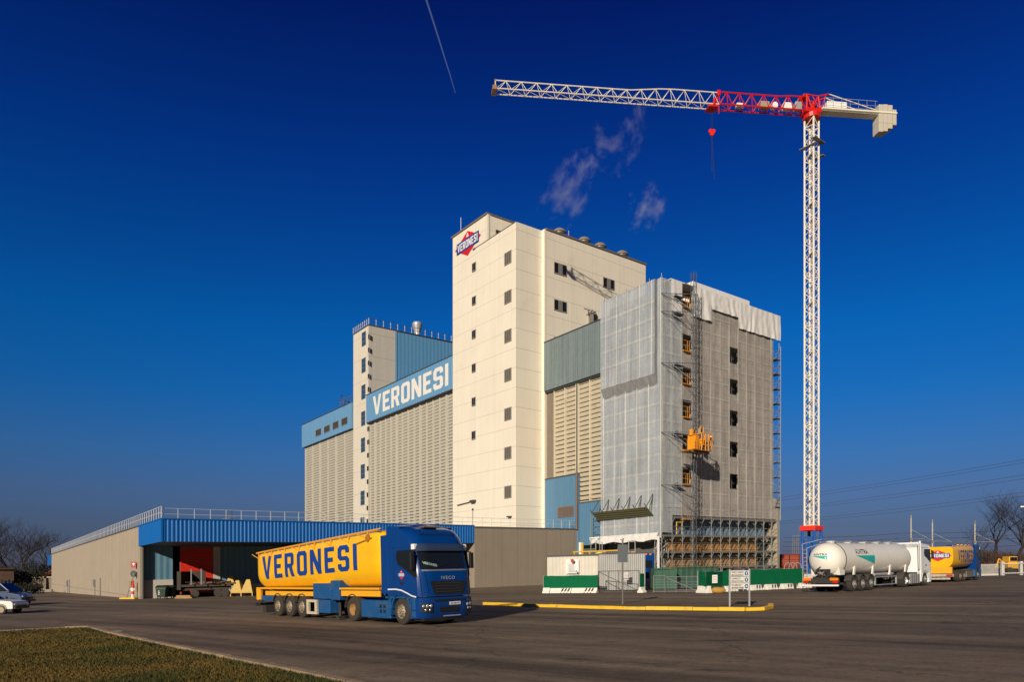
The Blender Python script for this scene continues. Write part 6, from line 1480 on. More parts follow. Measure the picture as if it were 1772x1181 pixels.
rows = [(988.2, 998.2, ('CARICO SCARICO', 'MAGAZZINO'), 'u'), (999.0, 1009.4, ('CARICO', 'PRODOTTI FINITI'), 'u'), (1010.2, 1020.6, ('SCARICO', 'MATERIE PRIME'), 'l')]
for y0, y1, tx, ar in rows:
    z0, z1 = hz(1280, y1, dd), hz(1280, y0, dd); X0, X1 = at(1264, dd).x, at(1295.3, dd).x; Y = dd - .04; g = G((X0 + X1) / 2); Wd = X1 - X0
    q = MB(); q.box(X0, X1, Y - .02, Y, g + z0, g + z1); bo = q.build('sign_board', mat('sign_board_white', (.62, .60, .55), .5), ds, world=True)
    q = MB()
    for j, s_ in enumerate(tx):
        v, f, w = font2d(s_, .112, 1.0, bold=.003); k = min(1.0, Wd * .66 / w); q.decal(v, f, lambda x, y: Vector((X0 + .035 + x * k, Y - .026, g + z1 - .125 - j * .135 + y)))
    q.build('sign_text', m_black, bo, world=True)
    q = MB(); cx_, cz_ = X1 - .12, g + (z0 + z1) / 2; q.raw([(cx_ + .085 * math.cos(k * math.pi / 9), Y - .026, cz_ + .105 * math.sin(k * math.pi / 9)) for k in range(18)], [list(range(18))]); q.build('blue_disc', mat('sign_blue', (.01, .06, .22), .4), bo, world=True)
    A_ = [(-.055, 0), (-.0, .05), (-.0, .018), (.055, .018), (.055, -.018), (0, -.018), (0, -.05)] if ar == 'l' else [(0, .06), (-.04, .01), (-.016, .01), (-.016, -.055), (.016, -.055), (.016, .01), (.04, .01)]
    q = MB(); q.raw([(cx_ + x, Y - .031, cz_ + z) for x, z in A_], [list(range(7))]); q.build('arrow', m_white, bo, world=True)
# signs and hydrant at the warehouse corner
sg = thing('hydrant_sign', 'red square hydrant sign over a dark round plate on a bracket by the warehouse corner', 'sign', W(AB + .1, BL - .8, 0))
_a = apx(231.5, BL - .3); DS_ = 83 + UY * _a + VY * (BL - .3); pA = at(231.5, DS_)
q = MB(); q.tube((pA.x + .55, pA.y + .1, pA.z + 2.2), (pA.x + .55, pA.y + .1, pA.z + 4.2), .05, 6); q.build('bracket', m_grey, sg, world=True)
def zz2(py): return pA.z + hz(231, py, DS_)
q = MB(); q.box(pA.x - .27, pA.x + .25, pA.y - .04, pA.y, zz2(983.5), zz2(973)); rs = q.build('red_plate', mat('sign_red', (.35, .02, .02), .5), sg, world=True)
q = MB(); q.box(pA.x - .05, pA.x + .05, pA.y - .05, pA.y - .045, zz2(980), zz2(975)); q.box(pA.x - .14, pA.x + .14, pA.y - .06, pA.y - .055, zz2(977.5), zz2(976)); q.build('hydrant_symbol', m_white, rs, world=True)
q = MB(); q.lathe([(0, .34), (.03, .34), (.032, .01)], (pA.x + .0, pA.y - .05, zz2(994)), 'y', 20); rd = q.build('round_plate', mat('plate_dark', (.02, .022, .03), .4), sg, world=True)
q = MB(); q.box(pA.x - .12, pA.x + .12, pA.y - .065, pA.y - .06, zz2(994) - .02, zz2(994) + .02); q.box(pA.x - .08, pA.x + .08, pA.y - .065, pA.y - .06, zz2(994) - .12, zz2(994) - .09); q.build('plate_marks', m_grey, rd, world=True)
hy = thing('fire_hydrant', 'red and white striped hydrant post on a yellow base by the warehouse corner', 'hydrant', at(229.5, DS_ - .5))
pB = at(229.5, DS_ - .5); q = MB(); q.box(-1.1, .45, -.5, .5, 0, .16); q.build('yellow_base', Yk, hy, bevel=.04)
q = MB(); q.tube((0, 0, .1), (0, 0, 1.15), .14, 8); q.tube((-.25, 0, 1.0), (.25, 0, 1.0), .07, 6); q.build('post', m_white, hy)
q = MB(); q.tube((0, 0, .5), (0, 0, .78), .15, 8); q.tube((.05, 0, 1.15), (.05, 0, 1.9), .16, 8, r1=.06); q.build('red_bands', m_red, hy)
q = MB(); q.box(-.3, -.02, -.2, .1, 1.25, 1.85); q.build('hose_box', mat('hose_box', (.3, .18, .10), .7), hy)
mb = MB(); mb.tube((pB.x - .65, pB.y, pB.z), (pB.x + .05, pB.y + .3, pB.z + 2.7), .04, 5); tag(mb.build('leaning_bar', m_grey, world=True), 'long dark bar leaning on the warehouse corner wall', 'bar')

# ================================================================ THINGS IN THE LOADING BAY
m_bin = mat('bin_green', (.008, .03, .014), .5)
def bin_(label, px, d):
    p = at(px, d); t = thing('waste_bin', label, 'bin', p, group='green bins at the dock'); t.scale = (.8, .8, .9)
    q = MB(); q.loft([[(-.5, -.38, .2), (.5, -.38, .2), (.5, .38, .2), (-.5, .38, .2)], [(-.62, -.5, 1.15), (.62, -.5, 1.15), (.62, .5, 1.15), (-.62, .5, 1.15)]]); q.build('tub', m_bin, t, bevel=.04)
    q = MB(); q.loft([[(-.66, y, 1.16), (.66, y, 1.16), (.66, y, z), (-.66, y, z)] for y, z in ((-.54, 1.2), (-.3, 1.42), (.1, 1.5), (.54, 1.3))]); q.build('lid', m_bin, t, smooth=50)
    q = MB(); [q.lathe([(0, .1), (.06, .1)], (x, y, .1), 'x', 10) for x in (-.45, .4) for y in (-.3, .3)]; q.build('castors', m_black, t)
    q = MB(); [q.poly([(-.3, -.46, .45 + i * .18), (-.1, -.465, .52 + i * .18), (-.1, -.475, .6 + i * .18), (-.3, -.47, .53 + i * .18)]) for i in range(3)]; q.build('reflective_stripes', m_white, t)
bin_('green wheeled bin against the white dock wall, left of the pair', 281, 70.5); bin_('green wheeled bin right of its pair, by the dark bay', 293, 71.5)
fb = thing('flatbed_trailer', 'long dark flatbed trailer parked in the shaded loading bay', 'trailer', at(355, 71))
q = MB(); p0, p1 = at(310, 73), at(402, 74.5); quadbox(q, p0, p1, 2.3, 1.1, 1.32); quadbox(q, at(314, 73.4), at(400, 74.8), .25, .75, 1.1); q.build('deck', mat('deck_brown', (.06, .045, .035), .8, var=.4, vs=3), fb, world=True)
for px in (322, 338, 378, 390):
    p = at(px, 73.3); q = MB(); q.lathe([(0, .3), (.02, .42), (.23, .42), (.25, .3)], (p.x, p.y - .1, p.z + .42), 'y', 16); q.build('wheel', m_tyre, fb, world=True)
q = MB()
for px in (331, 348.5): q = MB(); q.tube(at(px, 73, 1.3), at(px, 73, 2.9), .06, 5); q.build('stake', m_galv, fb, world=True)
q = MB(); quadbox(q, at(306, 73), at(313, 73), 2, .6, 2.7); quadbox(q, at(314, 74.9), at(356, 75.4), .08, 1.33, 2.7); q.build('headboard', mat('headboard_brown', (.04, .028, .02), .8), fb, world=True)
q = MB(); random.seed(9)
for k in range(30):
    px = random.uniform(312, 398); z = random.uniform(1.35, 1.6); q.tube(at(px, 73.5 + random.random(), z), at(px + random.uniform(5, 18), 73.5 + random.random(), z + random.uniform(-.03, .1)), random.uniform(.03, .09), 5)
q.build('steel_load', mat('rusty_steel', (.12, .06, .035), .7, var=.4, vs=4), fb, world=True)
m_hop = mat('hopper_yellow', (.52, .34, .06), .6, var=.12, dirt=((.2, .12, .05), 2, .55, .6))
for i, (px, d, s, lab) in enumerate(((400.5, 77, .95, 'yellow tapered hopper at the left of the row of three'), (412, 74, 1.2, 'middle yellow tapered hopper beside the yellow tank trailer'), (430.5, 74, 1.25, 'yellow tapered hopper nearest the yellow tank trailer'))):
    t = thing('tapered_hopper', lab, 'hopper', at(px, d, .9 if i == 0 else 0), group='yellow hoppers in the bay')
    w_ = .46 * s; h0, h1 = .42, 1.38 * s
    q = MB(); q.loft([[(-w_, -w_, h0), (w_, -w_, h0), (w_, w_, h0), (-w_, w_, h0)], [(-w_ * .97, -w_ * .97, h0 + .15), (w_ * .97, -w_ * .97, h0 + .15), (w_ * .97, w_ * .97, h0 + .15), (-w_ * .97, w_ * .97, h0 + .15)], [(-w_ * .35, -w_ * .35, h1 - .05), (w_ * .35, -w_ * .35, h1 - .05), (w_ * .35, w_ * .35, h1 - .05), (-w_ * .35, w_ * .35, h1 - .05)], [(-w_ * .25, -w_ * .25, h1), (w_ * .25, -w_ * .25, h1), (w_ * .25, w_ * .25, h1), (-w_ * .25, w_ * .25, h1)]]); q.build('hopper_body', m_hop, t, bevel=.02)
    q = MB(); q.box(-w_ - .06, w_ + .06, -w_ - .04, -w_ + .02, .34, .42); q.box(-w_ - .06, w_ + .06, w_ - .02, w_ + .04, .34, .42); [q.box(x - .05, x + .05, y - .05, y + .05, 0, .36) for x in (-w_, w_) for y in (-w_, w_)]; q.build('base_frame', m_hop, t)
pc = MB(); p = at(318, 70.5); pc.box(p.x - .9, p.x + .8, p.y, p.y + 1.1, p.z, p.z + .14); pc.box(p.x - .8, p.x + .6, p.y + .1, p.y + .9, p.z + .15, p.z + .3); tag(pc.build('pallet', mat('pallet_wood', (.35, .22, .09), .8, var=.3, vs=5), world=True), 'low wooden pallet on the asphalt before the dark flatbed trailer', 'pallet')
# ================================================================ BEHIND THE YARD
def tree(label, base, h, seed, spread=.38, m_=None, lev=5, grp='bare trees beyond the yard', lean=0):
    h *= 1.38; t = thing('bare_tree', label, 'tree', base, group=grp); r = random.Random(seed); tr = MB(); cr_ = MB()
    def br(p, d, ln, rad, k, q):
        n = 3 if k < 2 else 2; 
        for i in range(n):
            d2 = (d + Vector((r.uniform(-1, 1), r.uniform(-1, 1), r.uniform(-.25, .6))) * .16).normalized(); e = p + d2 * ln / n; q.tube(p, e, rad, 5 if k < 2 else 3, r1=rad * .82); p, d = e, d2; rad *= .82
            if k >= 1 and k < lev and i < n - 1 and r.random() < .85:
                s_ = Vector((r.uniform(-1, 1), r.uniform(-1, 1), r.uniform(.0, .7))).normalized(); br(p, (d * .6 + s_ * .8).normalized(), ln * r.uniform(.5, .7), rad * .6, k + 1, cr_)
        if k < lev:
            for i in range(3 if k < 4 else 2):
                A = r.uniform(0, 6.28); s_ = Vector((math.cos(A), math.sin(A), r.uniform(-.1, .5))); br(p, (d * (1 - spread) + s_ * spread * 1.4).normalized(), ln * r.uniform(.6, .8), rad * .72, k + 1, cr_)
    br(Vector((0, 0, -.2)), Vector((lean, 0, 1)).normalized(), h * .30, h * .025, 0, tr)
    tr.build('trunk', m_ or m_bark, t, keep=True); cr_.build('crown', m_ or m_bark, t, keep=True); return t
m_bark = mat('winter_bark', (.024, .018, .016), .95, var=.2)
m_bark2 = mat('pale_bark', (.12, .10, .085), .95, var=.2)
tl = [(1727, 118, 11.0, 21, 'tall bare tree behind the white fence, left of the pair'), (1752, 116, 10.6, 22, 'tall bare tree behind the white fence, right of the pair'), (1700, 150, 8.5, 23, 'lower bare tree behind the yellow tank lorry'), (1772, 140, 9, 24, 'bare tree cut by the right edge of the picture'), (1790, 120, 8, 33, 'bare tree just beyond the right edge')]
for px, d, h, s, lab in tl: tree(lab, at(px, d), h, s, grp='bare trees behind the white fence', lev=6 if d < 119 and px < 1780 else 5)
tl = [(-6, 150, 14.5, 25, 'bare tree at the far left edge of the picture'), (12, 158, 14.5, 26, 'bare tree above the dark blue people carrier'), (42, 165, 15, 27, 'tallest bare tree between the people carrier and the warehouse'), (62, 185, 13, 28, 'bare tree left of the small walled house'), (88, 190, 14.5, 29, 'bare tree partly behind the far end of the warehouse'), (28, 205, 14, 30, 'bare tree standing farther back at the left')]
for px, d, h, s, lab in tl: tree(lab, at(px, d), h, s, grp='bare trees at the left')
# far woodland that reads as one mass: twiggy, uneven
def wood(name, label, x0, x1, d0, d1, hmin, hmax, n, seed, m_):
    r = random.Random(seed); q = MB()
    for k in range(n):
        d = r.uniform(d0, d1); p = at(r.uniform(x0, x1), d); h = r.uniform(hmin, hmax) * (.75 + .5 * mnoise.noise(Vector((p.x * .06, 0, seed))))
        base = p + Vector((0, 0, 0)); 
        for j in range(7):
            e = base + Vector((r.uniform(-1.6, 1.6), r.uniform(-1, 1), h * r.uniform(.55, 1))); q.tube(base + Vector((0, 0, h * .1)), e, .09 * d / 150, 3, r1=.02)
            for i in range(3): m2 = base.lerp(e, r.uniform(.4, .9)); q.tube(m2, m2 + Vector((r.uniform(-1.2, 1.2), r.uniform(-1, 1), r.uniform(.2, 1.6))), .045 * d / 150, 3, r1=.01)
    tag(q.build(name, m_, keep=True), label, 'woodland', kind='stuff')
wood('woodland', 'dark leafless thicket along the left horizon', -60, 110, 195, 260, 7, 10.5, 420, 5, mat('thicket_dark', (.035, .030, .032), .95, var=.3, vs=.1))
wood('woodland', 'low dark brown thicket behind the white fence on the right', 1655, 1830, 112, 135, 1.6, 3.6, 520, 6, mat('thicket_brown', (.07, .04, .03), .95, var=.3, vs=.1))
wood('far_woodland', 'faint distant trees on the right horizon', 1340, 1700, 420, 520, 5, 9, 260, 7, mat('thicket_far', (.10, .10, .13), .95, var=.2, vs=.1))
# evergreen bulk at left
def bush(name, label, c, rx, ry, rz, n, seed, cols, cat='shrub', kind=None):
    r = random.Random(seed); vs, fs, mi = [], [], []
    lobes = [(Vector((r.uniform(-.6, .6) * rx, r.uniform(-.6, .6) * ry, r.uniform(.25, .8) * rz)), r.uniform(.35, .6)) for _ in range(9)]
    for k in range(n):
        l, s = r.choice(lobes); v = Vector((r.gauss(0, 1), r.gauss(0, 1), r.gauss(0, 1))).normalized() * r.uniform(.7, 1.05)
        p = l + Vector((v.x * rx * s, v.y * ry * s, v.z * rz * s * .8)); p.z = max(.05, p.z); n0 = len(vs); sz = r.uniform(.1, .28)
        for i in range(3): vs.append(tuple(p + Vector((r.uniform(-1, 1), r.uniform(-1, 1), r.uniform(-1, 1))) * sz))
        fs.append((n0, n0 + 1, n0 + 2)); mi.append(r.randrange(len(cols)))
    me = bpy.data.meshes.new(name); me.from_pydata(vs, [], fs)
    for m in cols: me.materials.append(m)
    me.polygons.foreach_set('material_index', mi); o = bpy.data.objects.new(name, me); col.objects.link(o); o.location = c; return tag(o, label, cat, kind=kind)
lf = [mat('evergreen_dark', (.014, .018, .012), .9), mat('evergreen_mid', (.03, .035, .018), .9)]
bush('evergreen_shrub', 'dark evergreen shrub beside the small walled house', at(66, 172), 3.2, 3, 6.5, 3500, 3, lf)
bush('evergreen_shrub', 'dark evergreen mass above the people carrier roof', at(30, 150), 5, 3, 4.6, 4500, 4, lf)
bush('evergreen_shrub', 'dark hedge bushes right of the people carrier', at(52, 120), 2.2, 2, 1.6, 1800, 5, lf)
hs_ = thing('small_house', 'small pale walled shed with red tiled roof left of the warehouse end', 'house', at(72, 178))
q = MB(); quadbox(q, at(56, 170), at(96, 170), 5, 0, 2.9); q.build('wall', mat('shed_wall', (.20, .16, .11), .9, var=.3, vs=1), hs_, world=True)
q = MB(); quadbox(q, at(55, 169.6), at(97, 169.6), .5, 2.9, 3.15); q.build('wall_coping', mat('coping_pale', (.45, .38, .28), .8), hs_, world=True)
q = MB(); a_, b_ = at(58, 175, 3.0), at(98, 175, 3.0); q.raw([a_, b_, b_ + Vector((-3, 4, 2.6)), a_ + Vector((3, 4, 2.6)), b_ + Vector((0, 8, 0)), a_ + Vector((0, 8, 0))], [[0, 1, 2, 3], [3, 2, 4, 5], [0, 3, 5], [1, 4, 2]]); q.build('roof', mat('red_tiles', (.16, .055, .03), .9, var=.25, vs=2), hs_, world=True)
h2 = thing('brown_house', 'dim brown building behind the cars at the left edge', 'house', at(8, 140))
q = MB(); quadbox(q, at(-30, 140), at(24, 143), 8, 0, 4.6); q.build('wall', mat('brick_brown', (.085, .05, .032), .9, var=.3, vs=1), h2, world=True)
q = MB(); quadbox(q, at(-32, 139.6), at(25, 142.6), 9, 4.6, 4.9); q.build('roof', mat('roof_brown', (.06, .035, .025), .9), h2, world=True)
q = MB(); quadbox(q, at(2, 141.45), at(6, 141.7), .05, 1.2, 2.6); quadbox(q, at(14, 142.1), at(18, 142.3), .05, 1.2, 2.6); q.build('window', m_glass, h2, world=True)
mb = MB(); quadbox(mb, at(40, 138), at(89, 138), .4, 0, .5); tag(mb.build('low_wall', mat('low_wall_pale', (.25, .23, .2), .9), world=True), 'low pale boundary wall at the far left end of the yard', 'wall')
# fence and sliding gate on the right
fr0, fr1 = at(1652, 84), at(1735, 84)
fn_ = thing('white_fence', 'white picket railing fence at the right, before the bare trees', 'fence', fr0)
q = MB(); n = 52
for i in range(n + 1): p = fr0.lerp(fr1, i / n); q.box(p.x - .025, p.x + .025, p.y, p.y + .03, p.z + .15, p.z + 1.35)
for z in (.2, 1.25): q.tube(fr0 + Vector((0, .05, z)), fr1 + Vector((0, .05, z)), .035, 4)
q.build('pickets', mat('fence_white', (.50, .49, .45), .6), fn_, world=True)
q = MB(); quadbox(q, fr0 + Vector((0, -.1, 0)), fr1 + Vector((0, -.1, 0)), .3, 0, .15); q.build('kerb', m_concw, fn_, world=True)
gt = thing('sliding_gate', 'white framed sliding gate with dark infill at the right edge', 'gate', at(1760, 83))
q = MB()
for px in (1736, 1768, 1800): p = at(px, 83); q.box(p.x - .16, p.x + .16, p.y, p.y + .3, p.z, p.z + 1.6)
for z in (.25, 1.35): q.tube(at(1736, 82.9, z), at(1800, 82.9, z), .07, 4)
q.build('gate_frame', mat('fence_white', (.5, .49, .45), .6), gt, world=True)
q = MB()
a_, b_ = at(1737, 83.1), at(1800, 83.1)
for i in range(60): p = a_.lerp(b_, i / 60); q.tube((p.x, p.y, p.z + .25), (p.x, p.y, p.z + 1.3), .012, 3)
q.build('wire_infill', m_dkgrey, gt, world=True)
yv = thing('yellow_digger', 'small yellow vehicle glimpsed through the sliding gate', 'vehicle', at(1757, 92))
p = at(1757, 92); q = MB(); q.box(p.x - .9, p.x + .9, p.y, p.y + 2.2, p.z + .6, p.z + 1.5); q.box(p.x - .5, p.x + .6, p.y + .4, p.y + 1.8, p.z + 1.5, p.z + 2.2); q.build('body', mat('digger_yellow', (.75, .40, .03), .5), yv, world=True, bevel=.1)
q = MB(); q.box(p.x - .4, p.x + .5, p.y + .37, p.y + .395, p.z + 1.6, p.z + 2.1); q.build('window', m_wglass, yv, world=True)
q = MB(); q.tube((p.x - .9, p.y + .8, p.z + 1.3), (p.x - 1.7, p.y + .6, p.z + 1.9), .09, 6); q.tube((p.x - 1.7, p.y + .6, p.z + 1.9), (p.x - 2.2, p.y + .5, p.z + .7), .08, 6); q.build('arm', MATS['digger_yellow'], yv, world=True)
for dx in (-.7, .7): q = MB(); q.lathe([(0, .4), (.3, .4)], (p.x + dx, p.y - .1, p.z + .4), 'y', 14); q.build('wheel', m_tyre, yv, world=True)
# railway: posts, wires, wagon
posts = [(1576.5, 895, 108, 'pale catenary mast behind the white tanker cab'), (1613.5, 903, 108, 'rust stained catenary mast above the yellow tank lorry'), (1687, 905, 108, 'catenary mast with round head left of the bare trees')]
for i, (px, py, d, lab) in enumerate(posts):
    h = hz(px, py, d); t = thing('catenary_mast', lab, 'mast', at(px, d), group='railway masts behind the lorries')
    q = MB(); q.tube((0, 0, 0), (0, 0, h), .14, 8, r1=.09); q.build('pole', mat('mast_pale', (.42, .40, .36), .7, dirt=((.22, .10, .06), .8, .5, .9 if i == 1 else .2)), t, smooth=40)
    q = MB(); q.tube((0, 0, h * .62), (-2.6, 1, h * .62), .03, 5); q.tube((0, 0, h * .62), (2.4, -1, h * .60), .03, 5); q.tube((0, 0, h * .78), (2.2, -1, h * .6), .03, 4); q.lathe([(0, .1), (.4, .2 if i == 2 else .1), (.5, .05)], (0, 0, h - .2), 'z', 8); q.box(-.2, .2, -.15, .15, h * .58, h * .63); q.build('cantilever', m_grey, t)
ow = thing('overhead_wires', 'railway contact wires strung low behind the lorries', 'wires', at(1560, 107))
q = MB()
for z0, z1, dd_ in ((5.9, 6.3, 107), (5.2, 5.5, 107), (4.6, 5.0, 109), (3.9, 3.9, 107.5)): q.path([at(1355 + (1772 - 1355) * i / 8, dd_, z0 + (z1 - z0) * i / 8 - .25 * math.sin(math.pi * ((i * .75) % 1))) for i in range(9)], .03, 3)
q.build('wires', m_black, ow, world=True)
# power line: three pairs coming from a far pylon behind the crane
pw = thing('power_lines', 'three pairs of high voltage cables rising to the right edge of the sky', 'cables', at(1500, 300))
q = MB()
for ya, yb_ in ((861, 795.5), (866, 801), (880.5, 822.5), (884.5, 829), (903, 852.5), (907, 859)):
    pts = []
    for i in range(13):
        f = i / 12; px = 1240 + (1860 - 1240) * f; d = 1 / ((1 - f) / 420 + f / 200)
        # measured rows at 1355 and 1772, slightly sagging between
        yy = ya + (yb_ - ya) * (px - 1355) / 417 + 3.0 * math.sin(math.pi * max(0, min(1, (px - 1355) / 417))) * .9
        pts.append(at(px, d, hz(px, yy, d)))
    q.path(pts, .065, 4)
q.build('cables', mat('cable_grey', (.06, .065, .08), .6), pw, world=True)
py_ = thing('pylon', 'grey lattice substation gantry behind the crane foot', 'pylon', at(1381, 260))
q = MB(); 
for px in (1373, 1380, 1387): 
    for o in (-.6, .6): q.tube(at(px, 260, 0) + Vector((o, 0, 0)), at(px, 260, hz(px, 928, 260)) + Vector((o * .4, 0, 0)), .12, 4)
    for k in range(9): z = 1.2 * k; q.tube(at(px, 260, z) + Vector((-.6, 0, 0)), at(px, 260, z + 1.2) + Vector((.6, 0, 0)), .07, 3); q.tube(at(px, 260, z) + Vector((.6, 0, 0)), at(px, 260, z + 1.2) + Vector((-.6, 0, 0)), .07, 3)
for y in (928, 940): q.tube(at(1371, 260, hz(1371, y, 260)), at(1392, 260, hz(1392, y - .5, 260)), .14, 4)
q.tube(at(1382, 260, hz(1382, 928, 260)), at(1382, 260, hz(1382, 912, 260)), .1, 4)
q.build('lattice', mat('pylon_grey', (.16, .16, .17), .7), py_, world=True)
wg = thing('railway_wagon', 'rust red railway wagon seen between the building and the crane foot', 'wagon', at(1372, 112))
q = MB(); p0, p1 = at(1340, 112), at(1440, 112)
q.loft([[(x, 112, G(x) + z) for x in (p0.x, p1.x)][0:1] + [] for z in ()]) if False else None
def TW(x, y, z): return Vector((p0.x + x, 112 + y, G(p0.x + x) + z))
q = MB(TW); Lw = p1.x - p0.x
q.loft([[(x, 1.2 * c_, 2.15 + 1.3 * s_) for c_, s_ in [(math.cos(k * math.pi / 8), math.sin(k * math.pi / 8)) for k in range(16)]] for x in (0, Lw)]); q.build('tank', mat('wagon_rust', (.30, .055, .025), .6, var=.25, vs=.6), wg, world=True, smooth=40)
q = MB(TW); q.box(0, Lw, -1.2, 1.2, .9, 1.15)
for i in range(6): q.box(.3 + i * 1.5, .45 + i * 1.5, -1.3, -1.2, 1, 3.3)
q.build('underframe', m_chas, wg, world=True)
for x in (.8, 2.2, 6.5, 8): q = MB(TW); q.lathe([(0, .45), (.12, .45)], (x, -.9, .5), 'y', 16); q.build('wheel', m_chas, wg, world=True)
tb_ = thing('cement_mixer_drums', 'pale tubular frames and red and white drum on the ground beside the tanker', 'site equipment', at(1372, 60))
q = MB()
for px in (1364, 1372, 1380):
    c = at(px, 62, 1.6)
    for k in range(6):
        t0, t1 = math.pi * k / 6, math.pi * (k + 1) / 6; q.tube(c + Vector((.35 * math.cos(t0), 0, .45 * math.sin(t0))), c + Vector((.35 * math.cos(t1), 0, .45 * math.sin(t1))), .03, 4)
    q.tube(c + Vector((.35, 0, 0)), c + Vector((.35, 0, -1.6)), .03, 4); q.tube(c + Vector((-.35, 0, 0)), c + Vector((-.35, 0, -1.6)), .03, 4)
q.build('tubular_frames', m_galv, tb_, world=True)
mb = MB(); 
for px, dd_ in ((1330, 64), (1300, 66)): mb.box(at(px, dd_).x - 1.6, at(px, dd_).x + 1.6, dd_, dd_ + 1.5, at(px, dd_).z, at(px, dd_).z + hz(px, 984, dd_))
tag(mb.build('plant_stack', m_dkgrey, world=True), 'dark stacked plant showing over the long green hoarding', 'equipment')
# ================================================================ STEAM AND CONTRAIL
def steam(label, px, py, d, rx, ry, rz, dens, seed, rot=0):
    bm = bmesh.new(); bmesh.ops.create_icosphere(bm, subdivisions=3, radius=1); me = bpy.data.meshes.new('steam_puff'); bm.to_mesh(me); bm.free()
    m = bpy.data.materials.new('steam'); m.use_nodes = True; t = m.node_tree; N = t.nodes; L_ = t.links; N.remove(N['Principled BSDF'])
    pv = N.new('ShaderNodeVolumePrincipled'); pv.inputs['Color'].default_value = (.90, .93, 1.0, 1); pv.inputs['Anisotropy'].default_value = 0
    tc = N.new('ShaderNodeTexCoord').outputs['Object']; ln = N.new('ShaderNodeVectorMath'); ln.operation = 'LENGTH'; L_.new(tc, ln.inputs[0])
    nz = N.new('ShaderNodeTexNoise'); nz.inputs['Scale'].default_value = 1.7; nz.inputs['Detail'].default_value = 7; nz.inputs['Roughness'].default_value = .6; nz.inputs['Distortion'].default_value = .0
    mp = N.new('ShaderNodeMapping'); mp.inputs['Location'].default_value = (seed, seed * 2, 0); L_.new(tc, mp.inputs[0]); L_.new(mp.outputs[0], nz.inputs['Vector'])
    def M(op, a, b, c_=False):
        n = N.new('ShaderNodeMath'); n.operation = op; n.use_clamp = c_
        for i, v in enumerate((a, b)):
            if isinstance(v, (int, float)): n.inputs[i].default_value = v
            else: L_.new(v, n.inputs[i])
        return n.outputs[0]
    fall = M('SUBTRACT', 1, ln.outputs['Value'], True)
    dn = M('MULTIPLY', M('POWER', M('ADD', M('MULTIPLY', fall, 1.5), M('MULTIPLY', M('SUBTRACT', nz.outputs['Fac'], .61), 7.0), True), 1.5), 1.5)
    L_.new(M('MULTIPLY', dn, dens * .30), pv.inputs['Density']); L_.new(pv.outputs[0], N['Material Output'].inputs['Volume'])
    me.materials.append(m); o = bpy.data.objects.new('steam_puff', me); col.objects.link(o); o.location = at(px, d, hz(px, py, d)); o.scale = (rx, ry, rz); o.rotation_euler = (0, R(rot), 0)
    tag(o, label, 'steam', 'steam drifting from the roof ventilators')
steam('broad wispy steam puff just above the tower roof, lowest of the drifting plume', 978, 335, 112, 4.6, 3.5, 6.4, .36, 1.3, 30)
steam('ragged steam wisp second in the drifting plume', 1008, 292, 113, 3.0, 3, 4.6, .30, 3.1, 15)
steam('ragged steam wisp third up the drifting plume', 1055, 258, 116, 5.0, 3.5, 4.6, .26, 4.7, 35)
steam('topmost faint steam wisp under the crane jib', 1098, 218, 118, 3.0, 3, 5.2, .22, 8.1, 5)
steam('compact rounded steam puff alone at the right of the plume', 1116, 360, 116, 3.6, 3.0, 4.6, .40, 11.4, 25)
q = MB(); D_ = 6000
pts = [at(px, D_, hz(px, py, D_)) for px, py in ((726, -35), (738, 0), (753, 47), (768, 95), (780, 133), (788, 161))]
for i in range(len(pts) - 1): q.tube(pts[i], pts[i + 1], 10 - i * 1.5, 8, r1=10 - (i + 1) * 1.5)
m = bpy.data.materials.new('contrail_vapour'); m.use_nodes = True; t = m.node_tree; t.nodes.remove(t.nodes['Principled BSDF']); a_ = t.nodes.new('ShaderNodeBsdfTransparent'); b_ = t.nodes.new('ShaderNodeBsdfDiffuse'); c_ = t.nodes.new('ShaderNodeMixShader'); b_.inputs[0].default_value = (.55, .75, .95, 1); c_.inputs[0].default_value = .05
t.links.new(a_.outputs[0], c_.inputs[1]); t.links.new(b_.outputs[0], c_.inputs[2]); t.links.new(c_.outputs[0], t.nodes['Material Output'].inputs['Surface'])
ct = q.build('contrail', m, world=True); tag(ct, 'thin straight aircraft vapour trail high in the left sky', 'contrail')

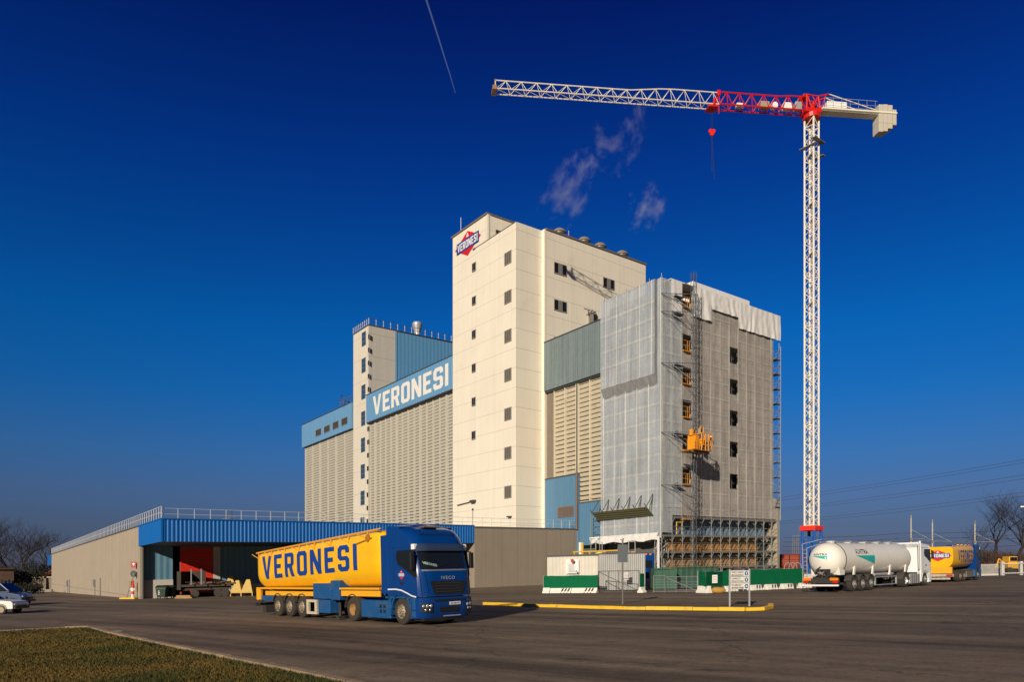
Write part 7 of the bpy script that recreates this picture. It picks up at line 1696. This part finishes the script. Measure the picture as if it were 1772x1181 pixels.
# thin roof pole, far lattice masts over the warehouse railing, lamp at the right edge
pl_ = thing('roof_pole', 'thin dark pole with a small head on the warehouse roof before the cream tower', 'pole', W(24, bpx(818, 24), HW - .2))
q = MB(); zt3 = zab(818, 884, 24, bpx(818, 24)) - HW + .2; q.tube((0, 0, 0), (0, 0, zt3), .05, 6); q.build('pole', m_grey, pl_)
q = MB(); q.lathe([(0, .06), (.05, .13), (.25, .13), (.3, .02)], (0, 0, zt3 - .02), 'z', 10); q.build('head', m_dkgrey, pl_)
fm = thing('far_lattice_masts', 'two tiny lattice masts far off above the warehouse railing', 'masts', at(397, 700))
for px, y0 in ((391, 887), (401, 884)):
    q = MB(); zt4 = hz(px, y0, 700)
    for o in (-1, 1): q.tube(at(px, 700, 0) + Vector((o * 2.2, 0, 0)), at(px, 700, zt4) + Vector((o * .3, 0, 0)), .22, 3)
    for k in range(12): z = zt4 * k / 12; f = 2.2 - 1.9 * k / 12; q.tube(at(px, 700, z) + Vector((-f, 0, 0)), at(px, 700, z + zt4 / 12) + Vector((f, 0, 0)), .14, 3)
    for f in (.8, .9): q.tube(at(px, 700, zt4 * f) + Vector((-4, 0, 0)), at(px, 700, zt4 * f) + Vector((4, 0, .5)), .18, 3)
    q.build('lattice_mast', mat('pylon_grey', (.16, .16, .17), .7), fm, world=True)
la = thing('street_lamp', 'pale lamp head reaching in at the right edge over the bare trees', 'street lamp', at(1795, 62))
b_ = at(1795, 62); q = MB(); zl = hz(1770, 878, 62); q.tube((0, 0, 0), (0, 0, zl - .2), .08, 8, r1=.05); e_ = at(1773, 62, zl) - b_; q.tube((0, 0, zl - .2), (e_.x, e_.y, e_.z), .04, 6); q.build('pole', m_galv, la)
q = MB(); q.loft([[(e_.x + dx, e_.y + dy * w_, e_.z + dz) for dy, dz in ((-.12, -.04), (.12, -.04), (.08, .07), (-.08, .07))] for dx, w_ in ((-.35, .5), (-.28, 1), (.2, 1), (.3, .4))]); q.build('lamp_head', m_white, la, bevel=.01)
